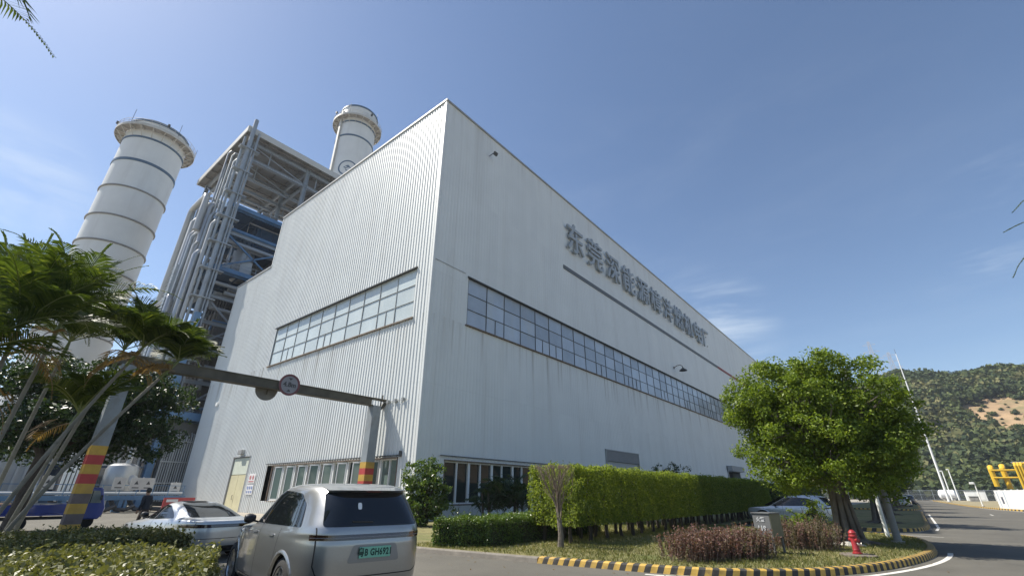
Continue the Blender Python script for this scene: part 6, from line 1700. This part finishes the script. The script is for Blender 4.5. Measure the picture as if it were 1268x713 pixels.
# ================================================================ small things
# ---- red hydrant on a round pad
M_hyd = mat('hydrant red paint', (0.30, 0.022, 0.026), 0.42, var=0.12, scale=5, coat=.15, dirt=(.20, .05, .04), dirt_amt=.5)
hy = empty('fire_hydrant', 'red fire hydrant on a round concrete pad in front of the banyan trunk', 'hydrant', (-1.60, 17.0, .12)); hy.scale = (.8, .8, .78)
b = MB(); b.lathe([(.55, -.02), (.55, .05), (.51, .065), (.001, .065)], 28); b.build('pad', mat('dirty pad', (.15, .125, .105), .9, var=.25, scale=3, bump=.3), hy, smooth=True)
b = MB(); b.lathe([(.15, .076), (.15, .11), (.115, .12), (.108, .18), (.115, .20), (.105, .22), (.10, .58), (.13, .60), (.13, .64), (.11, .66), (.115, .70), (.12, .73), (.07, .80), (.04, .82), (.001, .82)], 24, cap=False); b.build('barrel', M_hyd, hy, smooth=True)
for a in (-.9, 2.2):
    c, q = math.cos(a), math.sin(a); b = MB(); b.lathe([(.05, .08), (.05, .17), (.062, .18), (.062, .215), (.03, .22), (.001, .22)], 16, (0, 0, .50), ((-q, c, 0), (0, 0, 1), (c, q, 0)), cap=False); b.build('outlet', M_hyd, hy, smooth=True)
b = MB(); b.lathe([(.062, .08), (.062, .18), (.075, .19), (.075, .225), (.001, .23)], 18, (0, 0, .38), ((0, 1, 0), (0, 0, 1), (.9, -.43, 0)), cap=False); b.build('large_outlet', mat('hydrant cap metal', (.45, .40, .36), .4, metal=.6, var=.1), hy, smooth=True)
# ---- concrete sign block
sg_ = empty('marker_sign', 'grey stone marker sign reading 119 between the two brown shrubs', 'sign', (-3.5, 16.1, .12), R(-18))
M_sign = mat('grey sign board', (.115, .118, .12), .6, var=.15, scale=3, dirt=(.08, .075, .06), dirt_amt=.5); M_signo = mat('olive sign side', (.15, .145, .09), .7, var=.15, scale=3)
b = MB(); b.box((-.25, -.30, .42), (.25, .26, 1.02)); b.build('panel', M_sign, sg_, bevel=.008)
b = MB(); b.box((.252, -.29, .43), (.262, .25, 1.01)); b.build('side_board', M_signo, sg_)
for x, y in ((-.2, -.26), (.2, -.26), (-.2, .22), (.2, .22)):
    b = MB(); b.box((x - .025, y - .025, -.02), (x + .025, y + .025, .418)); b.build('leg', M_sign, sg_)
b = MB(); b.box((-.28, -.33, 1.022), (.28, .29, 1.045)); b.build('top_edge', M_sign, sg_)
text_obj('lettering', '119', .17, (-.02, -.306, .64), (1, 0, 0), (0, 0, 1), mat('faded lettering', (.42, .43, .44), .6, var=.1), sg_, extrude=.004, offset=.006)
text_obj('lettering', '火警', .13, (-.02, -.306, .86), (1, 0, 0), (0, 0, 1), MATS['faded lettering'], sg_, extrude=.004, offset=.004)
# ---- concrete pole behind the hydrant
M_cpole = mat('grey concrete pole', (.27, .27, .26), .85, var=.12, scale=2, bump=.15, dirt=(.17, .16, .15), dirt_amt=.5)
po = empty('utility_pole', 'grey concrete pole rising through the banyan crown behind the hydrant', 'pole', (-.83, 22.5, .12))
b = MB(); b.tube([(0, 0, -.1), (0, 0, 6.2)], [.12, .09], 14); b.build('shaft', M_cpole, po, smooth=True)
b = MB(); b.tube([(0, 0, -.05), (0, 0, .06)], .20, 16); b.build('footing', M_conc, po)
p2 = empty('short_post', 'short slim white post just behind the grey concrete pole', 'post', (-1.2, 25.1, .12))
b = MB(); b.tube([(0, 0, -.1), (0, 0, 1.55)], .07, 10); b.build('shaft', M_white, p2, smooth=True)
b = MB(); b.lathe([(.09, 1.56), (.10, 1.6), (.001, 1.66)], 12, cap=False); b.build('cap', M_trim, p2)
# ---- white stone rubble at the tree foot
rnd = random.Random(12)
for k in range(9):
    b = MB(); r = rnd.uniform(.08, .2); x, y = -2.3 + rnd.uniform(-.9, .8), 19.9 + rnd.uniform(-.4, .5)
    b.lathe([(.01, -r * .3), (r * .8, -r * .2), (r, r * .15), (r * .6, r * .55), (.01, r * .6)], 7, (0, 0, 0), cap=False)
    o = b.build('stone', mat('pale stone', (.42, .40, .36), .9, var=.2, scale=4, bump=.4)); o.location = (x, y, .14); o.rotation_euler = (rnd.uniform(-.3, .3), rnd.uniform(-.3, .3), rnd.uniform(0, 6)); tag(o, 'pale loose stone lying at the foot of the banyan trunk', 'stone', 'pale stones at the foot of the banyan')

# ---- far end of the road
M_wallw = mat('white hoarding', (0.72, 0.73, 0.73), 0.5, var=0.04, scale=.6, dirt=(.58, .58, .56), dirt_amt=.4)
wl = empty('hoarding_wall', 'white site hoarding with a dark mark on its end panel by the yellow pipes', 'wall', (8.3, 90.6, .12))
b = MB(); A = Vector((0, 0)); Bq = Vector((3.0, -17)); 
def wallseg(b, a, c, z0, z1, th):
    d = Vector((c[0] - a[0], c[1] - a[1], 0)).normalized(); nrm = Vector((-d.y, d.x, 0)) * th
    b.obox(((a[0] + c[0]) / 2, (a[1] + c[1]) / 2, (z0 + z1) / 2), d, nrm, (0, 0, 1), Vector((c[0] - a[0], c[1] - a[1])).length / 2, th / 2, (z1 - z0) / 2)
for k in range(9):
    t0, t1 = k / 9, (k + 1) / 9; b = MB(); a = (.1 + 3.0 * t0, -17 * t0 - .02); c = (.1 + 3.0 * t1, -17 * t1 + .02)
    wallseg(b, a, c, .0, 2.12, .08); b.build('panel', M_wallw, wl)
    b = MB(); b.box((c[0] - .05, c[1] - .07, 0), (c[0] + .07, c[1] + .07, 2.18)); b.build('post', M_wallw, wl)
b = MB(); wallseg(b, (.12, 0.0), (14, 3.5), 0, 2.12, .08); b.build('panel', M_wallw, wl)
b = MB()
d = Vector((3.0, -17, 0)).normalized(); nn = Vector((d.y, -d.x, 0))
for s_, z0, z1, wd in ((2.0, .55, 1.35, .30),):
    c = Vector((.1, 0, 0)) + d * s_ + nn * .046
    if nn.x > 0: c = Vector((.1, 0, 0)) + d * s_ - nn * .046
    b.obox((c.x, c.y, (z0 + z1) / 2), d, nn, (0, 0, 1), wd, .004, (z1 - z0) / 2)
b.build('dark_mark', mat('sign navy', (.03, .045, .09), .5, var=.1), wl)
b = MB()
for s_ in (.9, 3.1):
    c = Vector((.1, 0, 0)) + d * s_ + (nn if nn.x < 0 else -nn) * .046; b.obox((c.x, c.y, 1.06), d, nn, (0, 0, 1), .14, .004, .95)
b.build('grey_stripe', mat('pale blue stripe', (.38, .45, .55), .5, var=.05), wl)
M_yp = mat('yellow gas pipe', (0.62, 0.40, 0.035), 0.4, var=0.1, scale=1.5, coat=.2)
yp = empty('gas_pipework', 'bright yellow gas pipework standing behind the white hoarding', 'pipework', (10.7, 95, -.75))
for (x, z0, z1, r, y) in ((-1.35, 3.5, 6.0, .30, 0), (-.1, 3.2, 6.1, .32, .4), (1.1, .8, 6.4, .15, -.7), (1.4, .8, 6.4, .15, -.65), (1.7, 0, 6.4, .16, -.6), (2.15, 0, 6.4, .16, -.4), (2.6, 0, 6.3, .16, -.2), (3.3, 0, 6.2, .14, 0), (3.9, 0, 6.0, .14, .3), (4.8, 0, 5.6, .14, .3), (5.6, 0, 5.6, .14, .6)):
    b = MB(); b.tube([(x, y, z0), (x, y, z1 - .3), (x + .1, y + .3, z1), (x + .1, y + 1.2, z1)], r, 10); b.build('riser', M_yp, yp, smooth=True)
for z, x0, x1 in ((5.55, -1.4, 7), (4.6, -1.4, 1.8), (6.35, 1.7, 9)):
    b = MB(); b.tube([(x0, -.3, z), (x1, -.3, z)], .12, 8); b.build('header_pipe', M_yp, yp, smooth=True)
b = MB()
for x in (1.2, 4.2, 8.0): b.box((x - .08, .5, .8), (x + .08, .66, 6.6))
for z in (3.1, 6.5): b.box((1.0, .68, z), (8.2, .8, z + .14))
b.build('support_frame', M_st, yp)
b = MB()
for k in range(12):
    b.bar((2.6 + k * .5, 1.2, 3.1), (2.85 + k * .5, 1.2, 6.5), .06); b.bar((2.85 + k * .5, 1.2, 3.1), (2.6 + k * .5, 1.2, 6.5), .06)
b.build('lattice', M_st, yp)
wr = empty('white_cabin', 'white roof of a cabin cut by the right edge above the yellow pipes', 'cabin', (17.5, 104, 0))
b = MB(); b.box((-2.2, -2, 0), (5, 3, 6.4)); b.build('wall', M_wallw, wr)
b = MB(); b.box((-2.5, -2.3, 6.41), (5.3, 3.3, 6.75)); b.build('roof', M_wallw, wr)
b = MB(); b.box((-1.5, -2.05, 2.5), (.5, -2.005, 5)); b.build('window', M_gl_low, wr)
def white_lamp(label, x, y, h, arm=True, r=.09):
    t = empty('road_lamp', label, 'lamp post', (x, y, .1))
    b = MB(); b.tube([(0, 0, 0), (0, 0, h)], [r, r * .75], 10); b.build('post', M_white, t, smooth=True)
    b = MB(); b.box((-.55, -.16, h - .28), (-.02, .16, h + .02)); b.build('lamp_head', M_white, t, bevel=.04)
    b = MB(); b.tube([(0, 0, -.02), (0, 0, .12)], .2, 10); b.build('foot', M_conc, t)
    return t
white_lamp('short white lamp post standing on the verge left of the hoarding', 7.5, 100.0, 3.3)
white_lamp('left one of a pair of tall white posts near the road end', 9.0, 205.0, 8.6, r=.18)
white_lamp('right one of a pair of tall white posts near the road end', 10.6, 205.0, 9.0, r=.18)
ma = empty('lightning_mast', 'very tall thin white mast standing at the far end of the road', 'mast', (6.35, 160, 0))
b = MB(); b.tube([(0, 0, 0), (0, 0, 12), (0, 0, 24), (0, 0, 37)], [.28, .22, .16, .09], 12); b.build('shaft', M_wallw, ma, smooth=True)
b = MB(); b.tube([(0, 0, 37), (0, 0, 38.4)], .04, 6); b.build('tip', M_dark, ma)
b = MB(); b.lathe([(.6, -.1), (.6, .25), (.001, .26)], 16); b.build('foot', M_conc, ma)
tw_ = empty('water_tank', 'rounded white tank lying beside the mast at the road end', 'tank', (8.6, 212, 0))
b = MB(); b.lathe([(.02, -2.3), (1.0, -2.1), (1.4, -1.7), (1.4, 1.7), (1.0, 2.1), (.02, 2.3)], 22, (0, 0, 1.8), ((0, 1, 0), (0, 0, 1), (1, 0, 0)), cap=False); b.build('shell', M_wallw, tw_, smooth=True)
for x in (-1.2, 1.2):
    b = MB(); b.box((x - .25, -1.0, 0), (x + .25, 1.0, 1.0)); b.build('cradle', M_conc, tw_)
fn = empty('end_fence', 'grey mesh fence closing the far end of the road below the hill', 'fence', (0, 218, 0))
for k in range(24):
    x = -30 + k * 3.2
    b = MB(); b.box((x - .06, -.06, 0), (x + .06, .06, 3.3)); b.build('post', M_st, fn)
b = MB()
for k in range(290): b.box((-30 + k * .25, -.02, .2), (-29.96 + k * .25, .02, 3.1))
for z in (.3, 1.7, 3.05): b.box((-30, .021, z), (43.6, .06, z + .08))
b.build('mesh_panel', M_st, fn)
rnd = random.Random(6)
for i, (x, y, sx, h_, m, lab) in enumerate(((14, 196, 2.2, 2.6, M_white, 'white equipment box near the fence right of the tall posts'), (19, 190, 1.6, 1.8, M_duct, 'grey equipment box near the fence further right of the tall posts'), (12.2, 178, .9, 1.2, M_roofu, 'brown crate on the verge before the equipment boxes'), (23, 160, 1.4, 2.3, M_white, 'white switch cabinet on the verge behind the short lamp post'))):
    t = empty('equipment_box', lab, 'equipment', (x, y, .1)); b = MB(); b.box((-sx, -1, 0), (sx, 1, h_)); b.build('casing', m, t, bevel=.05)
    b = MB(); b.box((-sx * .8, -1.04, .3), (-.05, -1.002, h_ - .3)); b.box((.05, -1.04, .3), (sx * .8, -1.002, h_ - .3)); b.build('door', m, t)
    b = MB(); b.box((-sx - .1, -1.1, h_ + .001), (sx + .1, 1.1, h_ + .12)); b.build('roof', M_trim, t)
# ---- lattice towers on the hill
M_tow = mat('faded tower steel', (.42, .42, .44), .6, var=.05)
def pylon(label, x, y, h):
    z0 = float(hill_h(x, y)); t = empty('power_pylon', label, 'pylon', (x, y, z0)); b = MB(); w0 = 3.6
    lv_ = [0, .2, .38, .54, .68, .80, .9, 1.0]
    for a, c in zip(lv_, lv_[1:]):
        wa, wc = w0 * (1 - a * .82), w0 * (1 - c * .82)
        cs = [(1, 1), (-1, 1), (-1, -1), (1, -1)]
        for i in range(4):
            p, q = cs[i], cs[(i + 1) % 4]
            b.bar((p[0] * wa, p[1] * wa, a * h), (p[0] * wc, p[1] * wc, c * h), .22)
            b.bar((p[0] * wa, p[1] * wa, a * h), (q[0] * wc, q[1] * wc, c * h), .12); b.bar((q[0] * wa, q[1] * wa, a * h), (p[0] * wc, p[1] * wc, c * h), .12)
            b.bar((p[0] * wc, p[1] * wc, c * h), (q[0] * wc, q[1] * wc, c * h), .12)
    b.build('tower', M_tow, t)
    for z, L in ((.70, 6.5), (.82, 5.5), (.94, 4.2)):
        b = MB(); b.bar((-L, 0, z * h), (L, 0, z * h), .2); b.bar((-L, 0, z * h), (0, 0, z * h + 2), .12); b.bar((L, 0, z * h), (0, 0, z * h + 2), .12); b.build('cross_arm', M_tow, t)
    return t
pylon('taller lattice pylon on the hill just above the big round tree', 3.5, 452, 48)
pylon('shorter lattice pylon on the hill right of the taller one', 14.0, 470, 42)

# ---- the person walking past the silver sedan
def person(label, loc, rz):
    P_ = bpy.data.objects.new('person', None)
    J = {'pel': (0, 0, .95), 'bel': (.0, .02, 1.10), 'che': (0, .05, 1.32), 'nek': (0, .07, 1.47), 'hd0': (0, .09, 1.55), 'hd1': (0, .10, 1.66),
         'ls': (-.18, .05, 1.40), 'le': (-.24, .0, 1.13), 'lw': (-.21, .12, .92), 'lh': (-.20, .17, .84),
         'rs': (.18, .05, 1.40), 're': (.24, .06, 1.12), 'rw': (.18, .22, 1.02), 'rh': (.13, .29, 1.00),
         'lp': (-.09, 0, .90), 'lk': (-.10, .10, .50), 'la': (-.10, .0, .09), 'lt': (-.11, .14, .04),
         'rp': (.09, 0, .90), 'rk': (.10, -.02, .50), 'ra': (.10, -.24, .12), 'rt': (.11, -.12, .04)}
    rad = {'pel': (.155, .115), 'bel': (.15, .11), 'che': (.175, .12), 'nek': (.06, .06), 'hd0': (.075, .085), 'hd1': (.085, .10), 'ls': (.075, .075), 'le': (.055, .055), 'lw': (.04, .04), 'lh': (.045, .03), 'rs': (.075, .075), 're': (.055, .055), 'rw': (.04, .04), 'rh': (.045, .03),
           'lp': (.10, .10), 'lk': (.068, .07), 'la': (.05, .05), 'lt': (.045, .035), 'rp': (.10, .10), 'rk': (.068, .07), 'ra': (.05, .05), 'rt': (.045, .035)}
    Ed = [('pel', 'bel'), ('bel', 'che'), ('che', 'nek'), ('nek', 'hd0'), ('hd0', 'hd1'), ('che', 'ls'), ('ls', 'le'), ('le', 'lw'), ('lw', 'lh'), ('che', 'rs'), ('rs', 're'), ('re', 'rw'), ('rw', 'rh'), ('pel', 'lp'), ('lp', 'lk'), ('lk', 'la'), ('la', 'lt'), ('pel', 'rp'), ('rp', 'rk'), ('rk', 'ra'), ('ra', 'rt')]
    # fingers
    for s_, h_, f in (('l', 'lh', Vector((0.02, .06, -.9))), ('r', 'rh', Vector((-.3, .8, -.25)))):
        base = Vector(J[h_]); f = f.normalized(); sd_ = f.cross(Vector((0, 0, 1))).normalized() if abs(f.z) < .9 else Vector((0, 1, 0))
        for k in range(4):
            a = base + sd_ * (k - 1.5) * .022 + f * .035; J[f'{s_}f{k}a'] = tuple(a); J[f'{s_}f{k}b'] = tuple(a + f * (.045, .05, .048, .038)[k] + Vector((0, 0, -.012))); Ed += [(h_, f'{s_}f{k}a'), (f'{s_}f{k}a', f'{s_}f{k}b')]; rad[f'{s_}f{k}a'] = (.010, .010); rad[f'{s_}f{k}b'] = (.008, .008)
        a = base + sd_ * .05 + f * .005; J[s_ + 'tha'] = tuple(a); J[s_ + 'thb'] = tuple(a + (f + sd_ * .5).normalized() * .04); Ed += [(h_, s_ + 'tha'), (s_ + 'tha', s_ + 'thb')]; rad[s_ + 'tha'] = (.011, .011); rad[s_ + 'thb'] = (.009, .009)
    keys = list(J); ix = {k: i for i, k in enumerate(keys)}
    me = bpy.data.meshes.new('person'); me.from_pydata([J[k] for k in keys], [(ix[a], ix[c]) for a, c in Ed], []); me.update()
    o = bpy.data.objects.new('person', me); COL.objects.link(o)
    o.modifiers.new('skin', 'SKIN'); 
    if not me.skin_vertices: bpy.context.view_layer.objects.active = o
    lay = me.skin_vertices[0].data if me.skin_vertices else None
    if lay is None:
        with bpy.context.temp_override(object=o, active_object=o): bpy.ops.mesh.customdata_skin_add()
        lay = me.skin_vertices[0].data
    for k in keys: lay[ix[k]].radius = rad[k]; lay[ix[k]].use_root = (k == 'pel')
    sb = o.modifiers.new('sub', 'SUBSURF'); sb.levels = 2; sb.render_levels = 2
    bpy.context.view_layer.update()
    m2 = bpy.data.meshes.new_from_object(o.evaluated_get(bpy.context.evaluated_depsgraph_get()))
    bpy.data.objects.remove(o, do_unlink=True)
    mj = mat('navy work jacket', (.022, .026, .036), .85, var=.2, scale=5, bump=.3, bscale=12); mtz = mat('brown work trousers', (.055, .038, .030), .85, var=.2, scale=5, bump=.3, bscale=12); msk = mat('skin', (.36, .21, .14), .55, var=.05, scale=8); msh = mat('dark shoes', (.02, .018, .016), .6, var=.1)
    m2.materials.clear()
    for m in (mj, mtz, msk, msh): m2.materials.append(m)
    for p in m2.polygons:
        c = p.center; arm = abs(c.x) > .165
        if c.z > 1.475: k = 2
        elif c.z < .10: k = 3
        elif c.y > .24 and c.z > .9 and c.x < .165: k = 2
        elif arm and c.z < .90 and c.x < -.15: k = 2
        elif c.z < .93 and not (arm and c.z > .80): k = 1
        else: k = 0
        p.material_index = k
    m2.shade_smooth()
    ob = link_mesh('person', m2); ob.location = loc; ob.rotation_euler = (0, 0, rz); tag(ob, label, 'person')
    b = MB(); b.lathe([(.001, .125), (.05, .115), (.09, .075), (.103, .03), (.102, -.02), (.088, -.06), (.07, -.075)], 20, (0, .088, 1.655), cap=False); b.build('hair', mat('black hair', (.012, .011, .010), .5, var=.1, scale=20), ob, smooth=True)
    for sg in (1, -1):
        b = MB(); b.lathe([(.001, .012), (.02, .008), (.026, 0), (.018, -.006)], 10, (sg * .088, .095, 1.615), ((0, 1, 0), (0, 0, 1.3), (sg, 0, 0)), cap=False); b.build('ear', msk, ob, smooth=True)
    b = MB(); b.tube([(0, .185, 1.635), (0, .205, 1.605), (0, .190, 1.595)], [.008, .014, .008], 6); b.build('nose', msk, ob, smooth=True)
    b = MB()
    for sg in (1, -1): b.lathe([(.001, .006), (.010, .003), (.012, -.004)], 8, (sg * .034, .182, 1.64), ((1, 0, 0), (0, 0, .6), (0, 1, 0)), cap=False)
    b.build('eyes', mat('eye dark', (.02, .015, .012), .2, var=.05), ob)
    b = MB(); b.bar((-.024, .183, 1.572), (.024, .183, 1.572), .006, .007); b.build('mouth', mat('lips', (.25, .10, .08), .5, var=.05), ob)
    return ob
person('person in dark jacket and brown trousers walking away past the pale sedan', (-26.0, 6.75, .01), R(120))

# ---- thin haze in the air of the whole place
b = MB(); b.box((-905, -405, -1.6), (905, 1505, 124))
M_haze = bpy.data.materials.new('haze'); M_haze.use_nodes = True
t = M_haze.node_tree; t.nodes.clear(); ho = t.nodes.new('ShaderNodeOutputMaterial'); hv = t.nodes.new('ShaderNodeVolumePrincipled')
hv.inputs['Color'].default_value = (.80, .88, 1.0, 1); hv.inputs['Density'].default_value = 0.00025; hv.inputs['Anisotropy'].default_value = 0.2
t.links.new(hv.outputs[0], ho.inputs['Volume'])
tag(b.build('haze', M_haze), kind='stuff')
